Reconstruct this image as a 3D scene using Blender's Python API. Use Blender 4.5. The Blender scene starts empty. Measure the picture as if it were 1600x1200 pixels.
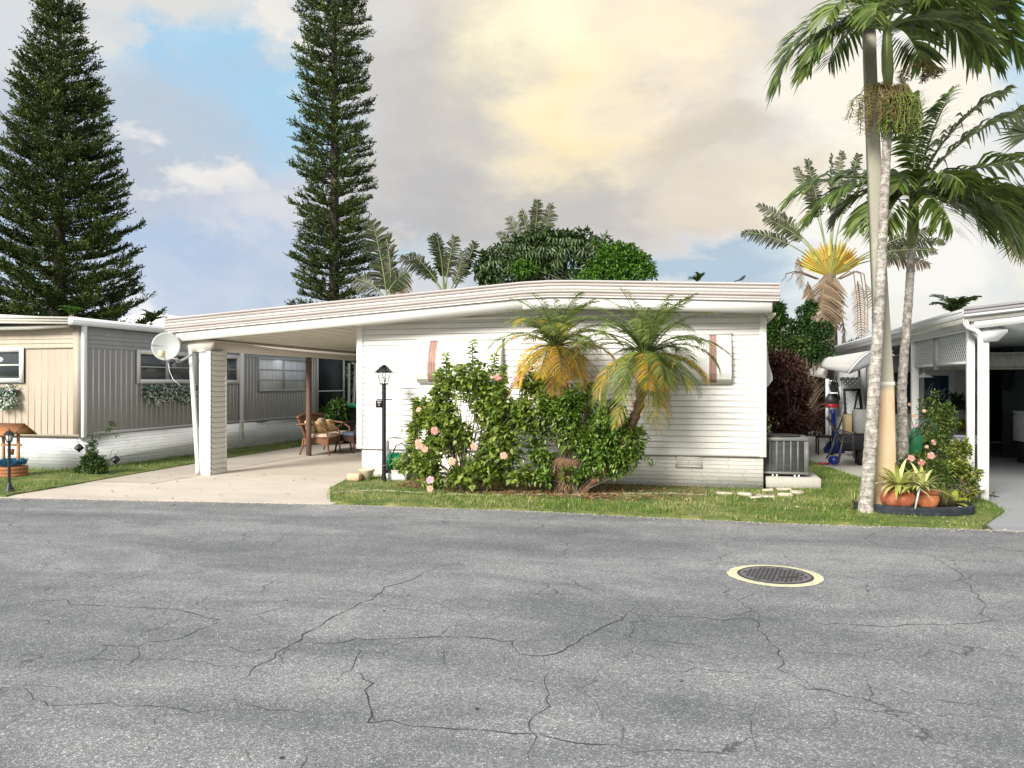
import bpy, math, random
import numpy as np
from mathutils import Vector
# ---------------------------------------------------------------- camera, sky, sun, exposure
sc = bpy.context.scene
YAW = math.radians(13.76)
CAMH = 1.6
FPX = 1225.0            # focal length in pixels of a 1600 px wide picture
cam_d = bpy.data.cameras.new('camera'); cam = bpy.data.objects.new('camera', cam_d)
sc.collection.objects.link(cam); sc.camera = cam
cam_d.sensor_width = 36; cam_d.lens = 36 * FPX / 1600
cam_d.clip_start = 0.05; cam_d.clip_end = 3000
cam.location = (0, 0, CAMH); cam.rotation_euler = (math.pi / 2, 0, YAW)
EXPO = 1.0
sc.view_settings.view_transform = 'Standard'; sc.view_settings.look = 'None'
sc.view_settings.exposure = EXPO; sc.view_settings.gamma = 1
sc.cycles.max_bounces = 6; sc.cycles.transparent_max_bounces = 8

SUN_EL = math.radians(30); SUN_AZ = math.radians(200)      # azimuth clockwise from +Y: behind the camera, a little left
sun_d = bpy.data.lights.new('sun', 'SUN'); sun_o = bpy.data.objects.new('sun', sun_d)
sc.collection.objects.link(sun_o)
sun_d.energy = 3.1; sun_d.angle = math.radians(20); sun_d.color = (1.0, 0.95, 0.87)
sdir = Vector((math.sin(SUN_AZ) * math.cos(SUN_EL), math.cos(SUN_AZ) * math.cos(SUN_EL), math.sin(SUN_EL)))
sun_o.rotation_euler = sdir.to_track_quat('Z', 'Y').to_euler()

def lin(c):
    return tuple(((x / 255) / 12.92 if x / 255 <= 0.04045 else ((x / 255 + 0.055) / 1.055) ** 2.4) for x in c)

world = bpy.data.worlds.new('World'); sc.world = world; world.use_nodes = True
wn = world.node_tree.nodes; wl = world.node_tree.links; wn.clear()
def N(tree, t, **kw):
    n = tree.nodes.new(t)
    for k, v in kw.items(): setattr(n, k, v)
    return n
WT = world.node_tree
def wmath(op, a, b=None, c=None, clamp=False):
    n = N(WT, 'ShaderNodeMath', operation=op, use_clamp=clamp)
    for i, v in enumerate((a, b, c)):
        if v is None: continue
        if isinstance(v, (int, float)): n.inputs[i].default_value = v
        else: wl.new(v, n.inputs[i])
    return n.outputs[0]
def build_sky():
    out = N(WT, 'ShaderNodeOutputWorld'); bg = N(WT, 'ShaderNodeBackground')
    wl.new(bg.outputs[0], out.inputs[0])
    tc = N(WT, 'ShaderNodeTexCoord')
    sky = N(WT, 'ShaderNodeTexSky', sky_type='NISHITA', sun_disc=False)
    sky.sun_elevation = SUN_EL; sky.sun_rotation = SUN_AZ
    skm = N(WT, 'ShaderNodeVectorMath', operation='SCALE'); skm.inputs[3].default_value = 0.10
    wl.new(sky.outputs[0], skm.inputs[0])
    sep = N(WT, 'ShaderNodeSeparateXYZ'); wl.new(tc.outputs['Generated'], sep.inputs[0])
    n1 = N(WT, 'ShaderNodeTexNoise'); n1.inputs['Scale'].default_value = 2.6; n1.inputs['Detail'].default_value = 7; n1.inputs['Roughness'].default_value = .58
    n2 = N(WT, 'ShaderNodeTexNoise'); n2.inputs['Scale'].default_value = 6.5; n2.inputs['Detail'].default_value = 8; n2.inputs['Roughness'].default_value = .6
    n1.inputs['Distortion'].default_value = .35
    mp = N(WT, 'ShaderNodeMapping'); mp.inputs['Scale'].default_value = (1, 1, 1.9)
    wl.new(tc.outputs['Generated'], mp.inputs[0]); wl.new(mp.outputs[0], n1.inputs['Vector']); wl.new(mp.outputs[0], n2.inputs['Vector'])
    s1 = N(WT, 'ShaderNodeSeparateColor'); wl.new(n1.outputs['Color'], s1.inputs[0])
    s2 = N(WT, 'ShaderNodeSeparateColor'); wl.new(n2.outputs['Color'], s2.inputs[0])
    def cen(o, k): return wmath('MULTIPLY', wmath('SUBTRACT', o, 0.5), k)
    az = wmath('ARCTAN2', sep.outputs[0], sep.outputs[1])
    el = wmath('ARCSINE', sep.outputs[2])
    azd = wmath('ADD', wmath('ADD', az, cen(s1.outputs[0], .42)), cen(s2.outputs[0], .20))
    eld = wmath('ADD', wmath('ADD', el, cen(s1.outputs[1], .30)), cen(s2.outputs[1], .16))
    cur = skm.outputs[0]
    def blob(px, py, sx, sy, k, edge=None):
        a = math.atan((px - 800) / FPX) ; e = math.atan((600 - py) / FPX * math.cos(a)); a -= YAW
        sx = sx / FPX; sy = sy / FPX
        dx = wmath('DIVIDE', wmath('SUBTRACT', azd, a), sx); dy = wmath('DIVIDE', wmath('SUBTRACT', eld, e), sy)
        r2 = wmath('ADD', wmath('MULTIPLY', dx, dx), wmath('MULTIPLY', dy, dy))
        g = wmath('POWER', 2.71828, wmath('MULTIPLY', r2, -1.0))
        if edge:
            g = wmath('MULTIPLY', wmath('SUBTRACT', wmath('ADD', g, cen(n2.outputs[0], edge)), .28), 1.9, clamp=True)
        return wmath('MULTIPLY', g, k, clamp=True)
    def layer(fac, col, gain=1.0):
        nonlocal cur
        mx = N(WT, 'ShaderNodeMix', data_type='RGBA'); mx.clamp_factor = True
        if isinstance(fac, (int, float)): mx.inputs[0].default_value = fac
        else: wl.new(fac, mx.inputs[0])
        wl.new(cur, mx.inputs[6])
        c = [v * gain / (2 ** EXPO) for v in lin(col)]
        mx.inputs[7].default_value = (*c, 1); cur = mx.outputs[2]
    # broken cloud cover everywhere, denser overhead
    layer(0.84, (226, 231, 240))
    fb = wmath('MULTIPLY', wmath('SUBTRACT', n1.outputs[0], .40), 3.2, clamp=True)
    layer(wmath('MULTIPLY', fb, .75), (198, 208, 221))
    layer(blob(330, 380, 420, 230, .85), (166, 194, 230))        # lavender-blue bank low left
    layer(blob(300, 130, 260, 90, .80, .9), (132, 206, 252))
    layer(blob(455, 100, 110, 120, .90, .8), (120, 204, 252))
    layer(blob(430, -10, 100, 40, .85, .7), (120, 200, 250))
    layer(blob(660, 385, 110, 60, .75, .8), (150, 212, 244))
    layer(blob(1640, 90, 110, 150, .95, .5), (112, 196, 248))
    layer(blob(170, 200, 170, 110, .75, .8), (188, 199, 213))
    layer(blob(60, 30, 160, 120, .7, .5), (226, 226, 224))
    layer(blob(280, 25, 170, 45, .8, .6), (226, 226, 224))
    layer(blob(285, 250, 75, 40, .85, 1.6), (250, 248, 244), 1.0)
    layer(blob(300, 300, 110, 60, .5, 1.2), (214, 218, 228))
    layer(blob(250, 430, 170, 45, .5, 1.2), (206, 214, 232))
    layer(blob(470, 55, 60, 40, .8, 1.2), (246, 243, 238), 1.05)
    layer(blob(420, 320, 120, 60, .5, 1.0), (232, 232, 236))
    layer(blob(620, 375, 40, 32, .8, 1.4), (248, 244, 242), 1.0)
    layer(blob(560, 480, 500, 38, .4, .5), (214, 226, 240))
    layer(blob(210, 500, 120, 30, .8, .5), (252, 252, 252))
    layer(blob(930, 130, 480, 330, .96), (242, 226, 202))        # the big warm cloud
    layer(blob(680, 200, 150, 200, .85, .5), (198, 196, 195))
    layer(blob(820, 335, 340, 75, .9, .6), (190, 189, 192))
    layer(blob(1090, 225, 140, 60, .75, .7), (208, 198, 186))
    layer(blob(1150, 330, 190, 60, .65, .6), (238, 222, 198))
    layer(blob(890, 100, 150, 150, .85), (255, 242, 202), 1.10)
    layer(blob(880, 220, 60, 60, .6), (255, 234, 180), 1.02)
    layer(blob(870, 50, 90, 80, .8), (255, 246, 214), 1.15)
    layer(blob(1110, 40, 120, 90, .8, .5), (255, 240, 208), 1.08)
    layer(blob(1010, 435, 260, 45, .85, .6), (174, 200, 220))
    layer(blob(1420, 180, 170, 190, .95, .4), (253, 247, 232), 1.05)
    layer(blob(1260, 350, 120, 70, .7, .5), (246, 236, 212))
    layer(blob(1330, 440, 220, 50, .8, .6), (228, 236, 238))
    layer(blob(1540, 440, 130, 40, .8, .6), (216, 222, 222))
    layer(blob(1500, 480, 200, 26, .6, .6), (250, 244, 228))
    layer(blob(1490, 12, 60, 30, .8, .6), (252, 250, 246), 1.05)
    tex = wmath('MULTIPLY', wmath('SUBTRACT', n2.outputs[0], .5), 3.0, clamp=True)
    layer(blob(1400, 395, 190, 90, .85, .6), (252, 249, 242), 1.03)
    layer(wmath('MULTIPLY', tex, .26), (255, 253, 248))
    tex2 = wmath('MULTIPLY', wmath('SUBTRACT', .46, n2.outputs[0]), 3.0, clamp=True)
    layer(wmath('MULTIPLY', tex2, .30), (176, 180, 196))
    # unseen bright cloud added overhead and behind the camera to lift the fill light
    bk_ = wmath('MULTIPLY', wmath('SUBTRACT', wmath('MULTIPLY', sep.outputs[1], -1.0), -.15), 1.6, clamp=True)
    layer(wmath('MULTIPLY', bk_, .8), (255, 250, 244), 1.05)
    wl.new(cur, bg.inputs[0]); bg.inputs[1].default_value = 1.0
build_sky()

# ---------------------------------------------------------------- picture -> place helpers
def ray(px):
    a = math.atan((px - 800) / FPX); return a, a - YAW
def depth_at(px, Y):                       # camera depth of the point seen at column px on plane y = Y
    a, b = ray(px); return Y * math.cos(a) / math.cos(b)
def P(px, py, Y):
    a, b = ray(px); return Vector((Y * math.tan(b), Y, CAMH + (600 - py) * depth_at(px, Y) / FPX))
def PX(px, py, X):                         # point on plane x = X
    a, b = ray(px); Y = X / math.tan(b); return P(px, py, Y)
def G(px, py, z=0.0):
    Zd = (CAMH - z) * FPX / (py - 600); xc = (px - 800) / FPX * Zd
    return Vector((xc * math.cos(YAW) - Zd * math.sin(YAW), xc * math.sin(YAW) + Zd * math.cos(YAW), z))

# ---------------------------------------------------------------- mesh helpers
C = sc.collection
class MB:
    def __init__(s): s.V = []; s.F = {3: [], 4: []}; s.M = {3: [], 4: []}; s.n = 0; s.NG = []; s.sm = False
    def add(s, v, f, m=0):
        v = np.asarray(v, float).reshape(-1, 3); f = np.asarray(f, int)
        if len(f) == 0: return
        k = f.shape[1]; s.V.append(v); s.F[k].append(f + s.n); s.M[k].append(np.full(len(f), m)); s.n += len(v)
    def poly(s, pts, m=0):
        v = np.asarray([tuple(p) for p in pts], float); s.V.append(v); s.NG.append((list(range(s.n, s.n + len(v))), m)); s.n += len(v)
    def quad(s, a, b, c, d, m=0): s.add([tuple(a), tuple(b), tuple(c), tuple(d)], [[0, 1, 2, 3]], m)
    def box(s, lo, hi, m=0, bev=0.0):
        x0, y0, z0 = lo; x1, y1, z1 = hi
        if bev <= 0:
            v = [(x0,y0,z0),(x1,y0,z0),(x1,y1,z0),(x0,y1,z0),(x0,y0,z1),(x1,y0,z1),(x1,y1,z1),(x0,y1,z1)]
            s.add(v, [[0,3,2,1],[4,5,6,7],[0,1,5,4],[1,2,6,5],[2,3,7,6],[3,0,4,7]], m); return
        b = min(bev, abs(x1-x0)*.45, abs(y1-y0)*.45, abs(z1-z0)*.45)
        rings = []
        for z, i in ((z0, b), (z0+b, 0), (z1-b, 0), (z1, b)):
            X0, X1, Y0, Y1 = x0+i, x1-i, y0+i, y1-i; c = b if i == 0 else b*.5
            rings.append([(X0+c,Y0,z),(X1-c,Y0,z),(X1,Y0+c,z),(X1,Y1-c,z),(X1-c,Y1,z),(X0+c,Y1,z),(X0,Y1-c,z),(X0,Y0+c,z)])
        v = [p for r in rings for p in r]; f = []
        for r in range(3):
            for k in range(8): a=r*8+k; d=r*8+(k+1)%8; f.append([a,d,d+8,a+8])
        base = s.n; s.add(v, f, m)
        s.NG.append(([base+7-k for k in range(8)], m)); s.NG.append(([base+24+k for k in range(8)], m))
    def obox(s, c, ax, ay, az, m=0):        # oriented box from centre and half-axis vectors
        c, ax, ay, az = (np.array(tuple(q), float) for q in (c, ax, ay, az))
        v = [c-ax-ay-az, c+ax-ay-az, c+ax+ay-az, c-ax+ay-az, c-ax-ay+az, c+ax-ay+az, c+ax+ay+az, c-ax+ay+az]
        s.add(v, [[0,3,2,1],[4,5,6,7],[0,1,5,4],[1,2,6,5],[2,3,7,6],[3,0,4,7]], m)
    def tube(s, pts, r, n=8, m=0, cap=True, sq=1.0, rot=0.0):
        pts = np.array([tuple(p) for p in pts], float); k = len(pts)
        r = np.full(k, r, float) if np.isscalar(r) else np.asarray(r, float)
        T = np.gradient(pts, axis=0); T /= np.linalg.norm(T, axis=1)[:, None] + 1e-9
        up = np.array([0, 0, 1.0]) if abs(T[0][2]) < .9 else np.array([0, 1.0, 0])
        A = np.cross(T, up); bad = np.linalg.norm(A, axis=1) < 1e-3; A[bad] = [1, 0, 0]; A /= np.linalg.norm(A, axis=1)[:, None]
        for i in range(1, k):
            if A[i] @ A[i-1] < 0: A[i] = -A[i]
        B = np.cross(T, A); th = np.arange(n) / n * 2 * math.pi + rot
        v = pts[:, None] + r[:, None, None] * (np.cos(th)[None, :, None] * A[:, None] + sq * np.sin(th)[None, :, None] * B[:, None])
        f = []
        for i in range(k - 1):
            for j in range(n): f.append([i*n+j, i*n+(j+1)%n, (i+1)*n+(j+1)%n, (i+1)*n+j])
        base = s.n; s.add(v.reshape(-1, 3), f, m)
        if cap: s.NG.append(([base+j for j in range(n)][::-1], m)); s.NG.append(([base+(k-1)*n+j for j in range(n)], m))
    def lathe(s, prof, n=20, c=(0,0,0), m=0, cap=True, rot=0.0, sy=1.0):
        c = np.array(c, float); th = np.arange(n) / n * 2 * math.pi + rot; v = []
        for r, z in prof:
            for t in th: v.append(c + [r*math.cos(t), r*sy*math.sin(t), z])
        f = []
        for i in range(len(prof)-1):
            for j in range(n): f.append([i*n+j, i*n+(j+1)%n, (i+1)*n+(j+1)%n, (i+1)*n+j])
        base = s.n; s.add(v, f, m)
        if cap: s.NG.append(([base+j for j in range(n)][::-1], m)); s.NG.append(([base+(len(prof)-1)*n+j for j in range(n)], m))
    def sphere(s, c, r, n=10, m=0, sc_=(1,1,1)):
        prof = [(math.sin(math.pi*i/n), -math.cos(math.pi*i/n)) for i in range(1, n)]
        c = np.array(tuple(c), float); th = np.arange(n*2)/(n*2)*2*math.pi; v=[]
        for a, z in prof:
            for t in th: v.append(c + np.array([a*math.cos(t)*sc_[0], a*math.sin(t)*sc_[1], z*sc_[2]])*r)
        K = n*2; f = [[i*K+j, i*K+(j+1)%K, (i+1)*K+(j+1)%K, (i+1)*K+j] for i in range(len(prof)-1) for j in range(K)]
        base = s.n; s.add(v, f, m)
        s.NG.append(([base+j for j in range(K)][::-1], m)); s.NG.append(([base+(len(prof)-1)*K+j for j in range(K)], m))
    def prism(s, poly, axis, a, b, m=0):     # 2-D polygon extruded along an axis
        def mk(p, t): return {'x': (t, p[0], p[1]), 'y': (p[0], t, p[1]), 'z': (p[0], p[1], t)}[axis]
        n = len(poly); v = [mk(p, a) for p in poly] + [mk(p, b) for p in poly]; base = s.n
        s.add(v, [[i, (i+1)%n, n+(i+1)%n, n+i] for i in range(n)], m)
        s.NG.append(([base+i for i in range(n)][::-1], m)); s.NG.append(([base+n+i for i in range(n)], m))
    def grid(s, A, m=0):                     # (i,j,3) array of points
        A = np.asarray(A, float); I, J = A.shape[:2]
        ii, jj = np.meshgrid(np.arange(I-1), np.arange(J-1), indexing='ij'); a = (ii*J+jj).ravel()
        s.add(A.reshape(-1, 3), np.stack([a, a+J, a+J+1, a+1], 1), m)
    def build(s, name, mats, parent=None, smooth=False, origin=None, solid=0.0):
        if not isinstance(mats, (list, tuple)): mats = [mats]
        V = np.concatenate(s.V) if s.V else np.zeros((0, 3))
        if parent is not None:
            q_ = parent; off_ = np.zeros(3)
            while q_ is not None: off_ = off_ + np.array(q_.location); q_ = q_.parent
            V = V - off_
        elif origin is not None: V = V - np.array(tuple(origin))
        loops = []; starts = []; mi = []; pos = 0
        for k in (3, 4):
            if s.F[k]:
                F = np.concatenate(s.F[k]); loops.append(F.ravel()); starts.append(pos + np.arange(len(F))*k); pos += F.size; mi.append(np.concatenate(s.M[k]))
        for g, m in s.NG: loops.append(np.array(g)); starts.append(np.array([pos])); pos += len(g); mi.append(np.array([m]))
        me = bpy.data.meshes.new(name); me.vertices.add(len(V)); me.vertices.foreach_set('co', V.ravel())
        L = np.concatenate(loops); S = np.concatenate(starts)
        me.loops.add(len(L)); me.loops.foreach_set('vertex_index', L.astype(np.int32))
        me.polygons.add(len(S)); me.polygons.foreach_set('loop_start', S.astype(np.int32))
        me.polygons.foreach_set('material_index', np.concatenate(mi).astype(np.int32))
        me.update(calc_edges=True); me.validate()
        for m in mats: me.materials.append(m)
        if smooth:
            me.polygons.foreach_set('use_smooth', [True]*len(me.polygons))
            if smooth != 'all':
                try: me.set_sharp_from_angle(angle=math.radians(38))
                except Exception: pass
        o = bpy.data.objects.new(name, me); C.objects.link(o)
        if parent is not None: o.parent = parent
        elif origin is not None: o.location = tuple(origin)
        if solid:
            md = o.modifiers.new('solid', 'SOLIDIFY'); md.thickness = solid; md.offset = 0
        return o
def tag(o, label=None, cat=None, group=None, kind=None):
    if label: o['label'] = label
    if cat: o['category'] = cat
    if group: o['group'] = group
    if kind: o['kind'] = kind
    return o
def thing(name, label, cat, loc=(0,0,0), group=None):
    o = bpy.data.objects.new(name, None); C.objects.link(o); o.location = tuple(loc); o.empty_display_size = .2
    return tag(o, label, cat, group)
def copy_tree(o, loc, rotz=0.0, label=None, group=None, scale=None):
    c = o.copy(); C.objects.link(c); c.location = tuple(loc); c.rotation_euler = (0, 0, rotz)
    if scale: c.scale = (scale,)*3
    if label: c['label'] = label
    if group: c['group'] = group
    def rec(src, dst):
        for ch in list(src.children):
            d = ch.copy(); C.objects.link(d); d.parent = dst; rec(ch, d)
    rec(o, c); return c

# ---------------------------------------------------------------- materials
def new_mat(name):
    m = bpy.data.materials.new(name); m.use_nodes = True; t = m.node_tree; t.nodes.clear()
    o = N(t, 'ShaderNodeOutputMaterial'); b = N(t, 'ShaderNodeBsdfPrincipled'); t.links.new(b.outputs[0], o.inputs[0])
    return m, t, b, o
def mmix(t, a, b, fac, mode='MIX'):
    n = N(t, 'ShaderNodeMix', data_type='RGBA', blend_type=mode)
    for i, v in ((0, fac), (6, a), (7, b)):
        if isinstance(v, (int, float)): n.inputs[i].default_value = v
        elif isinstance(v, (tuple, list)): n.inputs[i].default_value = (*v[:3], 1)
        else: t.links.new(v, n.inputs[i])
    return n.outputs[2]
def mnoise(t, scale, detail=4, rough=.55, coord='Object', mscale=None, dist=0.0):
    tc = N(t, 'ShaderNodeTexCoord'); n = N(t, 'ShaderNodeTexNoise')
    n.inputs['Scale'].default_value = scale; n.inputs['Detail'].default_value = detail; n.inputs['Roughness'].default_value = rough; n.inputs['Distortion'].default_value = dist
    v = tc.outputs[coord]
    if mscale:
        mp = N(t, 'ShaderNodeMapping'); mp.inputs['Scale'].default_value = mscale; t.links.new(v, mp.inputs[0]); v = mp.outputs[0]
    t.links.new(v, n.inputs['Vector']); return n.outputs[0]
def mramp(t, v, stops):
    n = N(t, 'ShaderNodeValToRGB'); cr = n.color_ramp
    while len(cr.elements) > 1: cr.elements.remove(cr.elements[-1])
    cr.elements[0].position = stops[0][0]; cr.elements[0].color = (*stops[0][1], 1) if isinstance(stops[0][1], tuple) else (stops[0][1],)*3 + (1,)
    for p, c in stops[1:]:
        e = cr.elements.new(p); e.color = (*c, 1) if isinstance(c, tuple) else (c, c, c, 1)
    t.links.new(v, n.inputs[0]); return n.outputs[0]
def mbump(t, b, h, strength=.3, dist=.01):
    n = N(t, 'ShaderNodeBump'); n.inputs['Strength'].default_value = strength; n.inputs['Distance'].default_value = dist
    t.links.new(h, n.inputs['Height']); t.links.new(n.outputs[0], b.inputs['Normal'])
def paint(name, col, rough=.5, var=.12, scale=3, dirt=None, dirt_amt=.3, metal=0, bump=.0, mscale=None, spec=.4):
    m, t, b, o = new_mat(name)
    n = mnoise(t, scale, 5, .6, mscale=mscale)
    lo = tuple(c*(1-var) for c in col); hi = tuple(min(1, c*(1+var*.6)) for c in col)
    c = mramp(t, n, [(.3, lo), (.7, hi)])
    if dirt:
        d = mramp(t, mnoise(t, scale*2.3, 6, .65, mscale=mscale), [(.5, 0.0), (.75, dirt_amt)])
        c = mmix(t, c, dirt, d)
    t.links.new(c, b.inputs['Base Color']); b.inputs['Roughness'].default_value = rough; b.inputs['Metallic'].default_value = metal
    b.inputs['Specular IOR Level'].default_value = spec
    if bump: mbump(t, b, mnoise(t, scale*12, 4, .6), bump, .004)
    return m
def leafmat(name, cols, transl=.35, rough=.45, clump=None, spec=.35):
    """each leaf island takes its own tone; larger clumps drift between young and old growth"""
    m, t, b, o = new_mat(name)
    g = N(t, 'ShaderNodeNewGeometry')
    k = len(cols); c = mramp(t, g.outputs['Random Per Island'], [(i/(k-1)*.9+.05, cc) for i, cc in enumerate(cols)])
    if clump:
        d = mramp(t, mnoise(t, clump[0], 2, .5), [(.42, 0.0), (.62, clump[2] if len(clump) > 2 else .7)])
        c = mmix(t, c, clump[1], d)
    t.links.new(c, b.inputs['Base Color']); b.inputs['Roughness'].default_value = rough
    b.inputs['Specular IOR Level'].default_value = spec
    tr = N(t, 'ShaderNodeBsdfTranslucent'); t.links.new(mmix(t, c, (1.0, 1.0, .35), .25, 'MULTIPLY') if False else c, tr.inputs[0])
    mx = N(t, 'ShaderNodeMixShader'); mx.inputs[0].default_value = transl
    t.links.new(b.outputs[0], mx.inputs[1]); t.links.new(tr.outputs[0], mx.inputs[2]); t.links.new(mx.outputs[0], o.inputs[0])
    return m
# ---------------------------------------------------------------- setting: ground, road, drives, lawns
rng = np.random.default_rng(7); random.seed(7)
def asphalt():
    m, t, b, o = new_mat('asphalt')
    big = mnoise(t, .55, 5, .62, mscale=(.6, 1.9, 1), dist=.5); med = mnoise(t, 2.2, 5, .65)
    c = mramp(t, big, [(.34, (.178, .184, .190)), (.50, (.232, .237, .241)), (.66, (.315, .318, .318))])
    c = mmix(t, c, mramp(t, med, [(.35, (.74, .76, .78)), (.65, (1, 1, 1))]), .8, 'MULTIPLY')
    # stone aggregate: light chips in a dark binder
    tc = N(t, 'ShaderNodeTexCoord')
    def vor(s, feat='F1', rnd=1.0):
        v = N(t, 'ShaderNodeTexVoronoi', feature=feat); v.inputs['Scale'].default_value = s; v.inputs['Randomness'].default_value = rnd
        t.links.new(tc.outputs['Object'], v.inputs['Vector']); return v
    v1 = vor(150); sep = N(t, 'ShaderNodeSeparateColor'); t.links.new(v1.outputs['Color'], sep.inputs[0])
    chips = mramp(t, sep.outputs[0], [(.0, .55), (.55, .86), (.80, 1.12), (.93, 1.6), (1.0, 2.4)])
    c = mmix(t, c, chips, .85, 'MULTIPLY')
    v3 = vor(60); s3 = N(t, 'ShaderNodeSeparateColor'); t.links.new(v3.outputs['Color'], s3.inputs[0])
    c = mmix(t, c, mramp(t, s3.outputs[1], [(.0, .84), (.5, 1.0), (.97, 1.12), (1.0, 1.4)]), .8, 'MULTIPLY')
    # fine craze of hairline cracks
    nz = N(t, 'ShaderNodeTexNoise'); nz.inputs['Scale'].default_value = 3.5; nz.inputs['Detail'].default_value = 6; t.links.new(tc.outputs['Object'], nz.inputs['Vector'])
    ad = N(t, 'ShaderNodeMix', data_type='VECTOR'); ad.inputs[0].default_value = .22
    t.links.new(tc.outputs['Object'], ad.inputs[4]); t.links.new(nz.outputs['Color'], ad.inputs[5])
    ve = N(t, 'ShaderNodeTexVoronoi', feature='DISTANCE_TO_EDGE'); ve.inputs['Scale'].default_value = 1.1; t.links.new(ad.outputs[1], ve.inputs['Vector'])
    hair = mramp(t, ve.outputs['Distance'], [(.0, 1.0), (.006, .0)])
    gate = mramp(t, mnoise(t, 1.3, 3, .6), [(.44, .0), (.56, .8)])
    c = mmix(t, c, (.035, .036, .04), mmix(t, (0, 0, 0), hair, gate))
    # oil and damp marks
    st = mramp(t, mnoise(t, .9, 5, .7, mscale=(1.0, 2.4, 1)), [(.60, .0), (.74, .45)])
    c = mmix(t, c, (.075, .08, .086), st)
    t.links.new(c, b.inputs['Base Color']); b.inputs['Roughness'].default_value = .85; b.inputs['Specular IOR Level'].default_value = .25
    mbump(t, b, v1.outputs['Distance'], .5, .006)
    return m
M = {}
M['asphalt'] = asphalt()
M['crack'] = paint('crack_fill', (.050, .052, .055), .95, .3, 30)
def concrete(name, base, stain, sx=1.0):
    m, t, b, o = new_mat(name)
    c = mramp(t, mnoise(t, 1.1, 6, .6, mscale=(.7, 1.0, 1)), [(.3, tuple(x*.84 for x in base)), (.7, base)])
    c = mmix(t, c, stain, mramp(t, mnoise(t, .55, 6, .7, mscale=(.55, 2.2, 1), dist=.6), [(.46, .0), (.72, .6)]))
    c = mmix(t, c, (.06, .055, .05), mramp(t, mnoise(t, 7, 6, .75), [(.64, .0), (.78, .7)]))
    c = mmix(t, c, (.30, .27, .24), mramp(t, mnoise(t, 2.2, 4, .6, mscale=(.35, 2.6, 1), dist=1.2), [(.60, .0), (.70, .35)]))
    c = mmix(t, c, mramp(t, mnoise(t, 90, 3, .6), [(.3, .85), (.7, 1.05)]), .8, 'MULTIPLY')
    t.links.new(c, b.inputs['Base Color']); b.inputs['Roughness'].default_value = .85
    mbump(t, b, mnoise(t, 60, 4, .6), .3, .003); return m
M['drive'] = concrete('driveway_concrete', (.62, .56, .48), (.44, .37, .30))
M['drive2'] = concrete('painted_concrete', (.33, .345, .36), (.22, .22, .22))
def soil():
    m, t, b, o = new_mat('lawn_soil')
    c = mramp(t, mnoise(t, 2.2, 6, .65), [(.28, (.05, .09, .016)), (.45, (.10, .15, .03)), (.58, (.19, .21, .055)), (.72, (.32, .29, .12))])
    c = mmix(t, c, mramp(t, mnoise(t, 70, 3, .7), [(.3, .45), (.7, 1.3)]), .8, 'MULTIPLY')
    t.links.new(c, b.inputs['Base Color']); b.inputs['Roughness'].default_value = .95
    mbump(t, b, mnoise(t, 40, 4, .7), .8, .02); return m
M['soil'] = soil()
M['slab'] = concrete('slab_concrete', (.50, .48, .43), (.33, .31, .27))

g = MB(); g.quad((-400, -60, -.03), (400, -60, -.03), (400, 700, -.03), (-400, 700, -.03)); o = g.build('ground', M['soil']); tag(o, kind='structure')

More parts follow.
